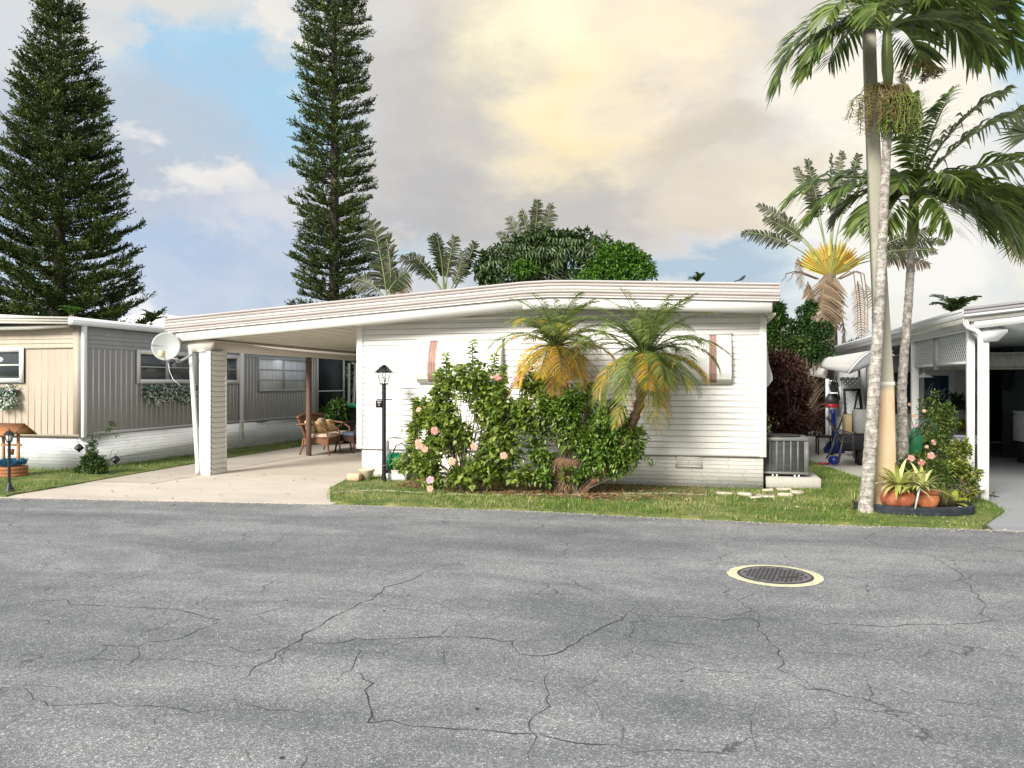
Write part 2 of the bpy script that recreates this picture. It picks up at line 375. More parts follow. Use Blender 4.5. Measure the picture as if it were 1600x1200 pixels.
def road_edge(X):                           # where the asphalt ends, as seen in the photo
    pts = [(-60, 13.5), (-14, 9.2), (-9.6, 9.0), (-4.8, 9.55), (-2.37, 9.66), (.7, 9.47), (3.0, 9.6), (5, 9.62), (60, 9.4)]
    return float(np.interp(X, [p[0] for p in pts], [p[1] for p in pts]))
def crack_path(pts, amp=.05):
    pts = [np.array(G(*p)) for p in pts]; out = [pts[0]]
    for a, b in zip(pts[:-1], pts[1:]):
        L = np.linalg.norm(b-a); n = max(2, int(L/.07)); d = (b-a)/L; q = np.array([-d[1], d[0], 0]); off = 0
        for i in range(1, n+1):
            off = off*.6 + random.gauss(0, amp*.35) if i < n else 0
            out.append(a + (b-a)*i/n + q*off)
    return np.array(out)
def build_road():
    g = MB(); xs = np.concatenate([np.linspace(-60, -15, 20), np.arange(-14.5, 12, .08), np.linspace(12.5, 60, 20)])
    A = np.zeros((len(xs), 2, 3))
    for i, x in enumerate(xs):
        e = road_edge(x) + .012*math.sin(x*7.3) + .018*math.sin(x*2.9+1) + random.uniform(-.012, .012)
        A[i, 0] = (x, -12, 0); A[i, 1] = (x, e, 0)
    g.grid(A)
    Bv = A[:, 1:2].repeat(2, 1).copy(); Bv[:, 1, 2] = -.03; g.grid(Bv)
    cr = [[(-10, 948), (60, 940), (105, 937), (108, 945), (175, 947), (240, 951), (280, 953), (310, 961), (342, 968), (340, 973), (300, 990), (272, 1000), (215, 1011), (165, 1009), (142, 1001), (141, 993)],
          [(280, 953), (310, 940), (345, 930)], [(215, 1011), (205, 1035), (193, 1047)], [(272, 1000), (340, 1008), (430, 1021)],
          [(372, 1063), (392, 1048), (430, 1021), (470, 1000), (472, 992), (505, 975), (530, 960), (558, 945), (600, 918), (650, 903), (692, 882)],
          [(555, 941), (558, 937), (480, 935), (410, 941), (350, 943)], [(411, 932), (413, 920), (440, 901)], [(558, 945), (610, 950), (665, 958), (690, 968)],
          [(472, 1003), (515, 1006), (600, 998), (715, 995), (800, 1002), (812, 1022), (848, 1025), (880, 1017), (925, 990), (960, 972), (992, 948)],
          [(712, 994), (713, 975), (720, 962)], [(848, 1025), (860, 1050), (858, 1085), (833, 1120), (828, 1142), (835, 1160), (824, 1178), (835, 1200)],
          [(545, 1012), (565, 1017), (548, 1048), (583, 1068), (576, 1100), (574, 1130), (640, 1135), (710, 1140), (800, 1147), (870, 1155), (960, 1164), (1060, 1172), (1140, 1180)],
          [(347, 1079), (370, 1099), (420, 1110), (478, 1116), (495, 1103)], [(-10, 1074), (40, 1076), (52, 1094), (75, 1103), (150, 1100), (215, 1102), (268, 1106), (300, 1115), (360, 1112)],
          [(-10, 1150), (20, 1127), (43, 1110)], [(262, 1130), (245, 1150), (233, 1170), (200, 1195)], [(495, 1170), (478, 1190), (465, 1205)], [(268, 1106), (240, 1125), (241, 1135)],
          [(40, 1076), (38, 1070), (110, 1076)], [(50, 970), (95, 949)], [(100, 930), (170, 915), (215, 902), (257, 888)], [(245, 878), (257, 892)], [(292, 855), (310, 840), (335, 835)],
          [(990, 960), (1060, 963), (1100, 965), (1130, 970), (1170, 966), (1185, 972), (1200, 1000), (1215, 1022), (1214, 1045), (1235, 1055), (1265, 1075)],
          [(1170, 961), (1175, 970)], [(1143, 952), (1160, 936), (1190, 920)], [(1270, 973), (1340, 977), (1400, 979), (1440, 976), (1520, 975), (1610, 971)],
          [(1215, 1018), (1280, 1020), (1350, 1027), (1380, 1012), (1425, 1010)], [(990, 1045), (1050, 1050), (1110, 1048), (1195, 1052), (1213, 1046)],
          [(1198, 1085), (1180, 1105), (1170, 1120), (1175, 1150), (1182, 1175), (1215, 1190)], [(1395, 1075), (1430, 1086), (1480, 1097), (1560, 1112)],
          [(1410, 860), (1460, 870), (1500, 895), (1530, 930), (1540, 948), (1530, 960), (1560, 973)], [(1285, 912), (1370, 918), (1460, 922)],
          [(850, 895), (900, 912), (940, 930)], [(950, 985), (1000, 1000), (1060, 1005), (1120, 1020)], [(688, 1010), (695, 1040)], [(510, 900), (530, 893), (560, 882)],
          [(1560, 1020), (1610, 1040)], [(170, 1010), (120, 1020), (60, 1022)], [(780, 930), (850, 928), (920, 934)], [(1320, 890), (1400, 900), (1470, 898)]]
    for p in cr:
        q = crack_path(p); w0 = random.uniform(.0015, .0030)
        if len(p) > 9: w0 = .0034
        d = np.gradient(q, axis=0); d /= np.linalg.norm(d, axis=1)[:, None]+1e-9; s_ = np.stack([-d[:, 1], d[:, 0], d[:, 0]*0], 1)
        w = w0*np.array([random.uniform(.35, 1.6)*min(1, .25+min(i, len(q)-1-i)/6) for i in range(len(q))])[:, None]
        q[:, 2] = .0025
        g.grid(np.stack([q - s_*w, q + s_*w], 1), 1)
    for px, py, r in ((224, 934, .012), (1065, 1065, .010), (745, 1108, .012), (440, 1185, .014), (600, 955, .012), (1180, 877, .015)):
        c = G(px, py); th = np.linspace(0, 2*math.pi, 12)[:-1]
        g.poly([(c.x + r*random.uniform(.6, 1.2)*math.cos(a), c.y + r*random.uniform(.6, 1.2)*math.sin(a), .003) for a in th], 1)
    tag(g.build('road', [M['asphalt'], M['crack']]), kind='structure')
build_road()

def flat(name, pts, z, mat, th=.04, kind='structure'):
    g = MB(); n = len(pts); g.poly([(p[0], p[1], z) for p in pts])
    for i in range(n):
        a, b = pts[i], pts[(i+1) % n]; g.quad((a[0], a[1], z-th), (b[0], b[1], z-th), (b[0], b[1], z), (a[0], a[1], z))
    o = g.build(name, mat); return tag(o, kind=kind)
def gx(px, py): q = G(px, py); return (q.x, q.y)
drv_l = [gx(22, 774), gx(60, 768), gx(130, 756), gx(200, 743.6), gx(351, 717.5), gx(473, 698)]
drive_poly = [(-9.75, 8.92), (-4.8, 9.5), (-4.72, 9.9), (-4.9, 10.8), (-5.2, 12.3), (-3, 12.7), (-3, 26), (-9.3, 26)] + [(p[0]-.25, p[1]) for p in drv_l[::-1]]
drive_poly = [(p[0], road_edge(p[0])-.02) if i in (0, 1) else p for i, p in enumerate(drive_poly)]
flat('driveway', drive_poly, .008, M['drive'])
flat('neighbour_driveway', [(3.08, 9.57), (14, 9.5), (14, 30), (3.3, 30), (3.3, 12)], .008, M['drive2'])
flat('patio_slab', [(2.55, 13.5), (3.7, 12.6), (3.7, 27), (1.75, 27), (1.75, 19)], .022, M['slab'])
M['strip'] = concrete('old_concrete', (.52, .47, .40), (.34, .30, .26))
sl = [gx(236, 757), gx(300, 746), gx(351, 736), gx(400, 727), gx(470, 715)]
flat('driveway_strip', sl + [(-8.0, 20), (-9.3, 20)] + [(p[0]-.2, p[1]) for p in drv_l[::-1] if p[1] > 10.0], .014, M['strip'], .01)
lawnL = [(-16, 9.35)] + [gx(22, 774)] + drv_l + [(-9.35, 24), (-11.2, 24), (-11.2, 12.1), (-16, 12.1)]
lawnL[1] = (-9.55, road_edge(-9.55)+.02); lawnL[0] = (-16, road_edge(-16)+.02)
right_edge = [gx(1534, 826), gx(1570, 801), gx(1545, 786), (3.55, 12.6), (2.6, 13.6), (1.85, 19), (1.85, 26)]
left_edge = [(-5.75, 12.35), gx(548, 748), gx(515, 765), gx(516, 785)]
xs_ = np.linspace(-4.6, 2.85, 60)
lawnR = left_edge + [(x, road_edge(x) + .015 + random.uniform(-.03, .03)) for x in xs_] + right_edge + [(.95, 26), (.95, 12.35)]
flat('lawn_left', lawnL, .03, M['soil'], .06); flat('lawn_front', lawnR, .03, M['soil'], .06)

def inside(pts, x, y):
    c = np.zeros(len(x), bool); n = len(pts)
    for i in range(n):
        x1, y1 = pts[i]; x2, y2 = pts[(i+1) % n]
        if y1 == y2: continue
        k = ((y1 > y) != (y2 > y)) & (x < (x2-x1)*(y-y1)/(y2-y1)+x1); c ^= k
    return c
def vnoise(x, y, s, seed=0):
    r = np.random.default_rng(seed); T = r.random((64, 64)); u = x*s % 63; v = y*s % 63
    i = u.astype(int); j = v.astype(int); fu = u-i; fv = v-j; fu = fu*fu*(3-2*fu); fv = fv*fv*(3-2*fv)
    return (T[i, j]*(1-fu)+T[(i+1) % 64, j]*fu)*(1-fv)+(T[i, (j+1) % 64]*(1-fu)+T[(i+1) % 64, (j+1) % 64]*fu)*fv
M['blade'] = leafmat('grass_blade', [(.06, .14, .016), (.10, .20, .026), (.16, .25, .04), (.24, .28, .07)], .3, .6)
M['blade_dry'] = leafmat('dry_grass_blade', [(.30, .32, .10), (.42, .41, .17), (.24, .30, .07), (.52, .47, .26)], .25, .7)
def grass(name, poly, n, h=.055, seed=1, grow=.03, dry=.5, avoid=None):
    r = np.random.default_rng(seed); P_ = np.array(poly); lo = P_.min(0)-grow; hi = P_.max(0)+grow
    x = r.uniform(lo[0], hi[0], n*3); y = r.uniform(lo[1], hi[1], n*3)
    k = inside(poly, x, y) | inside(poly, x + r.normal(0, grow, len(x)), y + r.normal(0, grow, len(x)))
    cover = vnoise(x+50, y+50, 1.3, 3)*.6 + vnoise(x+50, y+50, 4.0, 5)*.4
    k &= r.random(len(x)) < np.clip(1.5*cover - .15, .12, 1)
    if avoid is not None: k &= ~avoid(x, y)
    x = x[k][:n]; y = y[k][:n]; cover = cover[k][:n]; n = len(x)
    hh = h*r.uniform(.4, 1.25, n)*(.6+.8*cover); a = r.uniform(0, 2*math.pi, n); w = r.uniform(.0035, .007, n)
    lx = np.cos(a)*hh*r.uniform(.1, .9, n); ly = np.sin(a)*hh*r.uniform(.1, .9, n); z0 = .022
    b = a + math.pi/2 + r.normal(0, .6, n); bx = np.cos(b)*w; by = np.sin(b)*w
    V = np.stack([np.stack([x-bx, y-by, np.full(n, z0)], 1), np.stack([x+bx, y+by, np.full(n, z0)], 1), np.stack([x+lx, y+ly, z0+hh], 1)], 1)
    isdry = (vnoise(x+20, y+20, 1.7, 11)*.5 + vnoise(x+20, y+20, 6, 12)*.3 + r.random(n)*.4) > (1.02-dry*.8)
    g = MB(); g.add(V.reshape(-1, 3), np.arange(n*3).reshape(-1, 3)); g.M[3][0] = isdry.astype(int)
    o = g.build(name, [M['blade'], M['blade_dry']]); return tag(o, kind='stuff')
bed = [(-4.6, 11.2), (-3.2, 10.75), (-1.5, 10.5), (.1, 10.75), (.1, 12.4), (-4.6, 12.4)]
PCX, PCY = G(1424, 797, .03).x, G(1424, 797, .03).y
av = lambda x, y: (inside(bed, x, y) & (np.random.default_rng(2).random(len(x)) < .78)) | (inside([(-5.8, 12.38), (.95, 12.38), (.95, 30), (-5.8, 30)], x, y)) | (((x-PCX)/.73)**2+((y-PCY)/.49)**2 < 1)
o = grass('grass_front', lawnR, 95000, .05, 4, .035, .42, av); o['label'] = 'short patchy green and straw grass in front of the white house'; o['category'] = 'grass'
avl = lambda x, y: inside([(-17, 12.05), (-11.05, 12.05), (-11.05, 30), (-17, 30)], x, y)
o = grass('grass_side', lawnL, 26000, .055, 5, .03, .25, avl); o['label'] = 'green grass strip beside the tan home'; o['category'] = 'grass'
# bark mulch and fallen leaves under the bushes
M['mulch'] = leafmat('bark_mulch', [(.16, .055, .03), (.26, .10, .05), (.34, .17, .09), (.10, .05, .03), (.45, .30, .18)], .05, .9)
def chips():
    r = np.random.default_rng(8); n = 9000; x = r.uniform(-4.8, .3, n); y = r.uniform(10.6, 12.3, n); k = inside(bed, x, y) & (r.random(n) < np.where(x < -1.2, 1, .25)); x = x[k]; y = y[k]; n = len(x)
    a = r.uniform(0, 6.28, n); L = r.uniform(.008, .03, n); W = L*r.uniform(.3, .9, n); t_ = r.normal(0, .4, n)
    ux = np.stack([np.cos(a), np.sin(a), np.sin(t_)*.5], 1)*L[:, None]; vx = np.stack([-np.sin(a), np.cos(a), r.normal(0, .3, n)], 1)*W[:, None]
    c = np.stack([x, y, .036+r.random(n)*.02], 1); V = np.stack([c-ux, c-vx, c+ux, c+vx], 1).reshape(-1, 3)
    g = MB(); g.add(V, np.arange(n*4).reshape(-1, 4)); o = g.build('mulch', M['mulch']); tag(o, 'red brown bark chips and fallen petals under the hibiscus', 'mulch', kind='stuff')
chips()

def litter():
    r = np.random.default_rng(14); g = MB(); n = 420; x = r.uniform(-10, 4.2, n); y = np.array([road_edge(a) for a in x])+r.uniform(-.5, 3.2, n)**1.0; k = (y < 12.2) & ~((x > -3.9) & (x < .9) & (y > 11.0)); x, y = x[k], y[k]; n = len(x); z = np.where((x < -4.9), .02, .05); z = np.where(y < np.array([road_edge(a) for a in x]), .006, z)
    a = r.uniform(0, 6.28, n); L = r.uniform(.012, .035, n); W = L*r.uniform(.3, .6, n); ux = np.stack([np.cos(a), np.sin(a), r.normal(0, .15, n)], 1)*L[:, None]; vx = np.stack([-np.sin(a), np.cos(a), r.normal(0, .3, n)], 1)*W[:, None]; c = np.stack([x, y, z+.006], 1)
    g.add(np.stack([c-ux, c-vx, c+ux, c+vx], 1).reshape(-1, 3), np.arange(n*4).reshape(-1, 4)); o = g.build('leaf_litter', M['litter']); tag(o, 'small brown and yellow fallen leaves scattered over drive and lawn', 'leaves', kind='stuff')
    g = MB(); n = 5200; x = r.uniform(-11, 6, n); e = np.array([road_edge(a) for a in x]); y = e-np.abs(r.normal(0, .09, n))-.0; L = r.uniform(.003, .009, n); c = np.stack([x, y, np.full(n, .004)], 1); a = r.uniform(0, 6.28, n); u = np.stack([np.cos(a), np.sin(a), a*0], 1)*L[:, None]; v = np.stack([-np.sin(a), np.cos(a), a*0], 1)*L[:, None]; w = np.stack([a*0, a*0, L*.8], 1)
    V = np.stack([c-u, c-v, c+u, c+v, c+w], 1).reshape(-1, 3); b = np.arange(n)[:, None]*5; g.add(V, np.concatenate([b+[0, 1, 4], b+[1, 2, 4], b+[2, 3, 4], b+[3, 0, 4]])); o = g.build('road_grit', M['grit']); tag(o, 'loose sand and grit along the ragged edge of the asphalt', 'grit', kind='stuff')
M['litter'] = leafmat('leaf_litter', [(.30, .17, .07), (.42, .30, .10), (.16, .09, .05), (.50, .44, .16), (.55, .50, .42)], .1, .8)
M['grit'] = leafmat('grit', [(.30, .28, .24), (.48, .45, .38), (.20, .19, .17), (.62, .58, .50)], .0, .9)
litter()

# ---------------------------------------------------------------- white house with carport
M['white'] = paint('white_paint', (.80, .79, .74), .45, .06, 1.5, (.45, .42, .34), .15)
M['trim'] = paint('white_trim', (.77, .77, .745), .4, .04, 2, (.5, .47, .4), .12)
M['soffit'] = paint('soffit_paint', (.66, .62, .55), .5, .05, 1.5)
M['roof'] = paint('roof_sheet', (.62, .61, .58), .5, .12, 1, (.3, .28, .25), .3)
def siding_mat(name, col):
    m, t, b, o = new_mat(name)
    c = mramp(t, mnoise(t, 1.6, 5, .6, mscale=(.4, 1, 3)), [(.3, tuple(x*.93 for x in col)), (.7, col)])
    c = mmix(t, c, (.46, .43, .35), mramp(t, mnoise(t, 5, 6, .72, mscale=(2.2, 1, .35)), [(.54, .0), (.78, .42)]))
    t.links.new(c, b.inputs['Base Color']); b.inputs['Roughness'].default_value = .42; mbump(t, b, mnoise(t, 9, 3, .5), .12, .004); return m
M['siding'] = siding_mat('lap_siding', (.68, .675, .645))
def brick(name, base, mort, scale=1.0, bump=.7, axis=None):
    m, t, b, o = new_mat(name); tc = N(t, 'ShaderNodeTexCoord'); sp = N(t, 'ShaderNodeSeparateXYZ'); cb = N(t, 'ShaderNodeCombineXYZ')
    t.links.new(tc.outputs['Object'], sp.inputs[0]); ad = N(t, 'ShaderNodeMath', operation='ADD'); t.links.new(sp.outputs[0], ad.inputs[0]); t.links.new(sp.outputs[1], ad.inputs[1])
    nz = N(t, 'ShaderNodeTexNoise'); nz.inputs['Scale'].default_value = 7; t.links.new(tc.outputs['Object'], nz.inputs['Vector'])
    w = N(t, 'ShaderNodeMath', operation='MULTIPLY_ADD'); w.inputs[1].default_value = .02; t.links.new(nz.outputs[0], w.inputs[0]); t.links.new(sp.outputs[2], w.inputs[2])
    t.links.new(ad.outputs[0], cb.inputs[0]); t.links.new(w.outputs[0], cb.inputs[1])
    bk = N(t, 'ShaderNodeTexBrick'); t.links.new(cb.outputs[0], bk.inputs[0]); bk.inputs['Scale'].default_value = scale
    bk.inputs['Brick Width'].default_value = .40; bk.inputs['Row Height'].default_value = .062; bk.inputs['Mortar Size'].default_value = .006; bk.inputs['Mortar Smooth'].default_value = .3
    bk.inputs['Color1'].default_value = (*base, 1); bk.inputs['Color2'].default_value = (*[x*.90 for x in base], 1); bk.inputs['Mortar'].default_value = (*mort, 1); bk.offset = .37; bk.squash = 1.5; bk.squash_frequency = 3
    c = mmix(t, bk.outputs[0], (.46, .43, .34), mramp(t, mnoise(t, 3.5, 6, .7), [(.54, .0), (.80, .4)]))
    t.links.new(c, b.inputs['Base Color']); b.inputs['Roughness'].default_value = .8
    inv = N(t, 'ShaderNodeMath', operation='MULTIPLY_ADD'); inv.inputs[1].default_value = -1; inv.inputs[2].default_value = 1; t.links.new(bk.outputs['Fac'], inv.inputs[0])
    h = mmix(t, inv.outputs[0], mnoise(t, 28, 4, .7), .35); mbump(t, b, h, bump, .012); return m
M['skirt'] = brick('painted_stone', (.86, .845, .795), (.62, .59, .52))
M['skirt_white'] = brick('white_brick', (.84, .87, .88), (.64, .68, .72))
M['stripe'] = paint('brown_stripe', (.33, .19, .15), .5, .18, 6, mscale=(6, 6, .5))
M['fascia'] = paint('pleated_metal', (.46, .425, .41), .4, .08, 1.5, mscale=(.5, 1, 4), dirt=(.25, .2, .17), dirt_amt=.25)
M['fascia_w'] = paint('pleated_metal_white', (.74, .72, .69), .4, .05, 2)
M['black'] = paint('black_metal', (.018, .018, .020), .4, .2, 6)
M['grey_metal'] = paint('grey_metal', (.32, .33, .34), .4, .1, 5, metal=.3)
M['glass_dark'] = paint('dark_glass', (.025, .032, .035), .08, .3, 3, spec=.6)
M['brown_post'] = paint('brown_post', (.19, .115, .085), .6, .15, 5)

XL, XR, YF = -5.75, .90, 12.4
house = thing('mobile_home', 'long low white house with lap siding, pleated roof edge and open carport', 'house', (-2.4, 12.4, 0))
roofline = [(-9.16, 2.755), (-2.75, 3.195), (-2.35, 3.205), (-1.9, 3.195), (1.06, 3.06)]
def rz(X): return float(np.interp(X, [p[0] for p in roofline], [p[1] for p in roofline]))
def clap(x0, x1, z0, z1, y, pitch=.091, dep=.018, m=0):
    g = MB(); n = int((z1-z0)/pitch+.999)
    for i in range(n):
        a = z0+i*pitch; b = min(z1, a+pitch)
        c = a+.0075; g.quad((x0, y-dep, c), (x1, y-dep, c), (x1, y-.001, b), (x0, y-.001, b)); g.quad((x0, y+.02, c), (x1, y+.02, c), (x1, y-dep, c), (x0, y-dep, c))
        g.quad((x0, y+.02, a), (x1, y+.02, a), (x1, y+.02, c), (x0, y+.02, c)); g.quad((x0, y-.001, a), (x1, y-.001, a), (x1, y+.02, a), (x0, y+.02, a))
    return g
g = clap(XL+.10, XR-.08, .52, 2.70, YF)
g.quad((XL+.02, YF+.03, .5), (XR-.02, YF+.03, .5), (XR-.02, YF+.03, 2.7), (XL+.02, YF+.03, 2.7))
for X, s in ((XL, -1), (XR, 1)):           # long side walls, lapped too
    for i in range(25):
        a = .5+i*.091; b = a+.091
        q = [(X+s*.012, YF+.06, a), (X+s*.012, 26, a), (X, 26, b), (X, YF+.06, b)]; g.quad(*(q if s > 0 else q[::-1]))
g.quad((XL, 26, 0), (XR, 26, 0), (XR, 26, 2.75), (XL, 26, 2.75))
g.build('wall', M['siding'], house)
g = MB(); g.box((XL+.06, YF+.03, 0), (XR-.03, 26, .50)); g.build('skirt', M['skirt'], house)
g = MB(); g.box((-.42, YF+.015, .30), (-.02, YF+.031, .48)); 
for i in range(5): g.box((-.40, YF+.008, .32+i*.032), (-.04, YF+.018, .335+i*.032))
g.build('vent', M['skirt'], house)
g = MB(); g.box((XL-.015, YF-.03, .495), (XL+.10, YF+.08, 2.68), bev=.006); g.box((XR-.085, YF-.03, .495), (XR+.015, YF+.08, 2.68), bev=.006)
g.box((XL+.10, YF-.022, .495), (XR-.085, YF-.004, .53)); g.build('corner_trim', M['trim'], house)
# gable infill board with a level lower edge
pts = [(-5.25, 2.66), (.35, 2.685)] + [(x, rz(x)-.30) for x in (.35, -1.9, -2.35, -2.75, -5.25)]
g = MB(); g.prism(pts, 'y', YF-.06, YF-.018); g.box((-5.25, YF-.085, 2.655), (.30, YF-.061, 2.70)); g.build('gable_panel', M['trim'], house)
# roof slab, ceiling
g = MB(); YR0, YR1 = 11.93, 25.5
pr = [(x, z-.03) for x, z in roofline] + [(x, z-.22) for x, z in roofline[::-1]]
g.prism(pr, 'y', YR0+.01, YR1); g.build('roof', M['roof'], house)
g = MB(); cl = [(x, z-.40) for x, z in ((-8.98, rz(-8.98)), (-5.74, rz(-5.74)))]
A = np.array([[[cl[0][0], y, cl[0][1]], [cl[1][0], y, cl[1][1]]] for y in np.arange(12.06, 25.3, .3)]); g.grid(A[:, ::-1])
for k in range(11):
    x = -8.9+k*.31; z = rz(x)-.402; g.box((x-.008, 12.06, z-.006), (x+.008, 25.2, z+.004))
g.build('ceiling', M['soffit'], house)
# pleated metal roof edge
prof = []
for i in range(5):
    z0 = -i*.05; prof += [(0, z0), (-.022, z0-.008), (-.03, z0-.022), (-.022, z0-.036), (0, z0-.043)]
prof += [(-.012, -.25), (-.02, -.262)]
def sweep_edge(x0, x1, y, name, mats, parent, zo=0.0):
    xs = sorted(set([x0, x1] + [p[0] for p in roofline if x0 < p[0] < x1])); g = MB()
    for k in range(len(prof)-1):
        for a, b in zip(xs[:-1], xs[1:]):
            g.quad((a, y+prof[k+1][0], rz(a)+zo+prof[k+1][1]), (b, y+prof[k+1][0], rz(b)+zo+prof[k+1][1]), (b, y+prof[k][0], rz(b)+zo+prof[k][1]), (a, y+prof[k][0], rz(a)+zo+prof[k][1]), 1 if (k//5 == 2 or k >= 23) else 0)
    for a, b in zip(xs[:-1], xs[1:]):
        g.quad((a, y, rz(a)), (b, y, rz(b)), (b, y+.10, rz(b)), (a, y+.10, rz(a)), 1)
        g.quad((a, y+.05, rz(a)-.262), (b, y+.05, rz(b)-.262), (b, y-.02, rz(b)-.262), (a, y-.02, rz(a)-.262), 1)
    for X in (x0, x1):
        g.box((X-.006, y-.02, rz(X)-.26), (X+.006, y+.10, rz(X)), 0)
    return g.build(name, mats, parent)
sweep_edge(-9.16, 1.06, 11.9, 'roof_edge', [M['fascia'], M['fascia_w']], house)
for X, s in ((-9.15, -1), (1.05, 1)):
    g = MB()
    for i in range(5):
        z = rz(X)-.025-i*.05; pts = [(X+s*.02*math.sin(k/4*math.pi), z-.022+.044*k/4) for k in range(5)]
        for a, b in zip(pts[:-1], pts[1:]): g.quad((a[0], 11.93, a[1]), (a[0], 25.5, a[1]), (b[0], 25.5, b[1]), (b[0], 11.93, b[1]))
    g.build('side_edge', M['fascia'], house)
# flat board under the metal
g = MB(); xs = [-8.98, -2.75, -2.35, -1.9, .96]
for a, b in zip(xs[:-1], xs[1:]):
    za, zb = rz(a)-.262, rz(b)-.262; h = .165
    v = [(a, 11.925, za-h), (b, 11.925, zb-h), (b, 12.01, zb-h), (a, 12.01, za-h), (a, 11.925, za-.004), (b, 11.925, zb-.004), (b, 12.01, zb-.004), (a, 12.01, za-.004)]
    g.add(v, [[0,3,2,1],[4,5,6,7],[0,1,5,4],[1,2,6,5],[2,3,7,6],[3,0,4,7]])
g.build('fascia_board', M['trim'], house)
g = MB(); xs = [-5.72, -2.75, -2.35, -1.9, .95]
for a, b in zip(xs[:-1], xs[1:]): g.quad((a, YF-.02, rz(a)-.415), (b, YF-.02, rz(b)-.415), (b, 12.012, rz(b)-.415), (a, 12.012, rz(a)-.415))
g.box((XR+.02, 12.05, 2.60), (1.02, 25.5, 2.64)); g.box((-9.0, 12.02, 2.30), (-8.93, 25.5, 2.36)); g.build('soffit', M['soffit'], house)
# carport beam, pillar, posts
g = MB(); g.box((-8.62, 12.05, 2.19), (-8.44, 25, 2.345)); g.box((-8.60, 12.0, 2.16), (-8.46, 12.4, 2.20)); g.build('carport_beam', M['soffit'], house)
g = MB(); g.prism([(-8.98, 2.34), (-8.30, 2.34), (-8.40, 2.17), (-8.82, 2.17)], 'y', 12.03, 12.14); g.build('beam_bracket', M['soffit'], house)
pil = MB()
for i in range(24):
    a = .01+i*.091; b = min(2.175, a+.091); x1a = -8.37+.0*a
    pil.quad((x1a+.022, 12.06, a+.006), (x1a+.022, 12.50, a+.006), (x1a, 12.50, b), (x1a, 12.06, b)); pil.quad((x1a-.006, 12.06, a), (x1a-.006, 12.50, a), (x1a-.006, 12.50, a+.007), (x1a-.006, 12.06, a+.007)); pil.quad((x1a-.006, 12.06, a+.006), (x1a-.006, 12.5, a+.006), (x1a+.022, 12.50, a+.006), (x1a+.022, 12.06, a+.006)); pil.quad((x1a-.01, 12.06, a), (x1a-.01, 12.5, a), (x1a+.022, 12.50, a), (x1a+.022, 12.06, a))
    pil.quad((-8.58, 12.50, a), (-8.58, 12.06, a), (-8.58, 12.06, b), (-8.58, 12.50, b))
pil.quad((-8.38, 12.5, .0), (-8.58, 12.5, 0), (-8.58, 12.5, 2.17), (-8.38, 12.5, 2.17))
po = pil.build('carport_pillar', M['siding'], house)
g = MB(); g.box((-8.59, 12.03, .005), (-8.365, 12.065, 2.18), bev=.006); g.box((-8.385, 12.47, .005), (-8.355, 12.51, 2.18)); g.build('pillar_trim', M['trim'], po)
g = MB(); g.tube([(-8.78, 12.05, 2.28), (-8.76, 12.04, 2.15), (-8.605, 12.03, .12), (-8.60, 12.0, .03)], .042, 4, rot=math.pi/4); g.build('downpipe', M['trim'], house, smooth=False)
g = MB(); q = PX(483, 640, -8.5); g.box((-8.555, q.y-.045, .01), (-8.465, q.y+.045, 2.20)); g.build('carport_post', M['brown_post'], house)
g = MB(); g.box((-8.575, q.y+6, .01), (-8.475, q.y+6.1, 2.20)); g.build('carport_post', M['brown_post'], house)
# closed clamshell awnings over the front windows
M['awn'] = paint('awning_white', (.74, .735, .70), .4, .05, 3, (.5, .45, .36), .3, mscale=(6, 1, .4))
def awning(x0, x1, z0, z1, stripes, name, parent):
    a = MB(); b = MB(); n = int((x1-x0)/.035)
    for i in range(n):
        xa = x0+(x1-x0)*i/n; xb = x0+(x1-x0)*(i+.82)/n; xc = x0+(x1-x0)*(i+1)/n; mid = (xa+xb)/2
        st = any(s0 <= mid <= s1 for s0, s1 in stripes)
        pr_ = [(0, z1), (.05, z1-.02), (.12, z1-.18), (.16, z1-.36), (.17, z0+.14), (.14, z0+.05), (.08, z0+.01), (.04, z0)]
        for p, q in zip(pr_[:-1], pr_[1:]):
            a.quad((xa, YF-p[0]-.02, p[1]), (xa, YF-q[0]-.02, q[1]), (xb, YF-q[0]-.02, q[1]), (xb, YF-p[0]-.02, p[1]), 1 if st else 0)
            a.quad((xb, YF-p[0]-.02, p[1]), (xb, YF-q[0]-.02, q[1]), (xc, YF-q[0]-.012, q[1]), (xc, YF-p[0]-.012, p[1]), 1 if st else 0)
    for X in (x0, x1):
        pts = [(X, YF-p[0]-.018, p[1]) for p in pr_] + [(X, YF-.01, z0), (X, YF-.01, z1)]; a.poly(pts if X == x0 else pts[::-1])
    o = a.build(name, [M['awn'], M['stripe']], parent)
    b.box((x0-.02, YF-.05, z1-.005), (x1+.02, YF-.012, z1+.03)); b.build('awning_rail', M['trim'], o); b = MB(); b.box((x0, YF-.06, z0-.02), (x1, YF-.02, z0)); b.build('awning_rail', M['trim'], o)
def fx(px): return P(px, 600, YF-.15).x
zt = P(710, 532, YF).z; zb = P(710, 597, YF-.1).z
awning(fx(650), fx(783), zb, zt, [(fx(670), fx(682))], 'window_awning', house)
zt = P(1120, 523, YF).z; zb = P(1120, 598, YF-.1).z
awning(fx(1018), fx(1143), zb, zt, [(fx(1107), fx(1121))], 'window_awning', house)
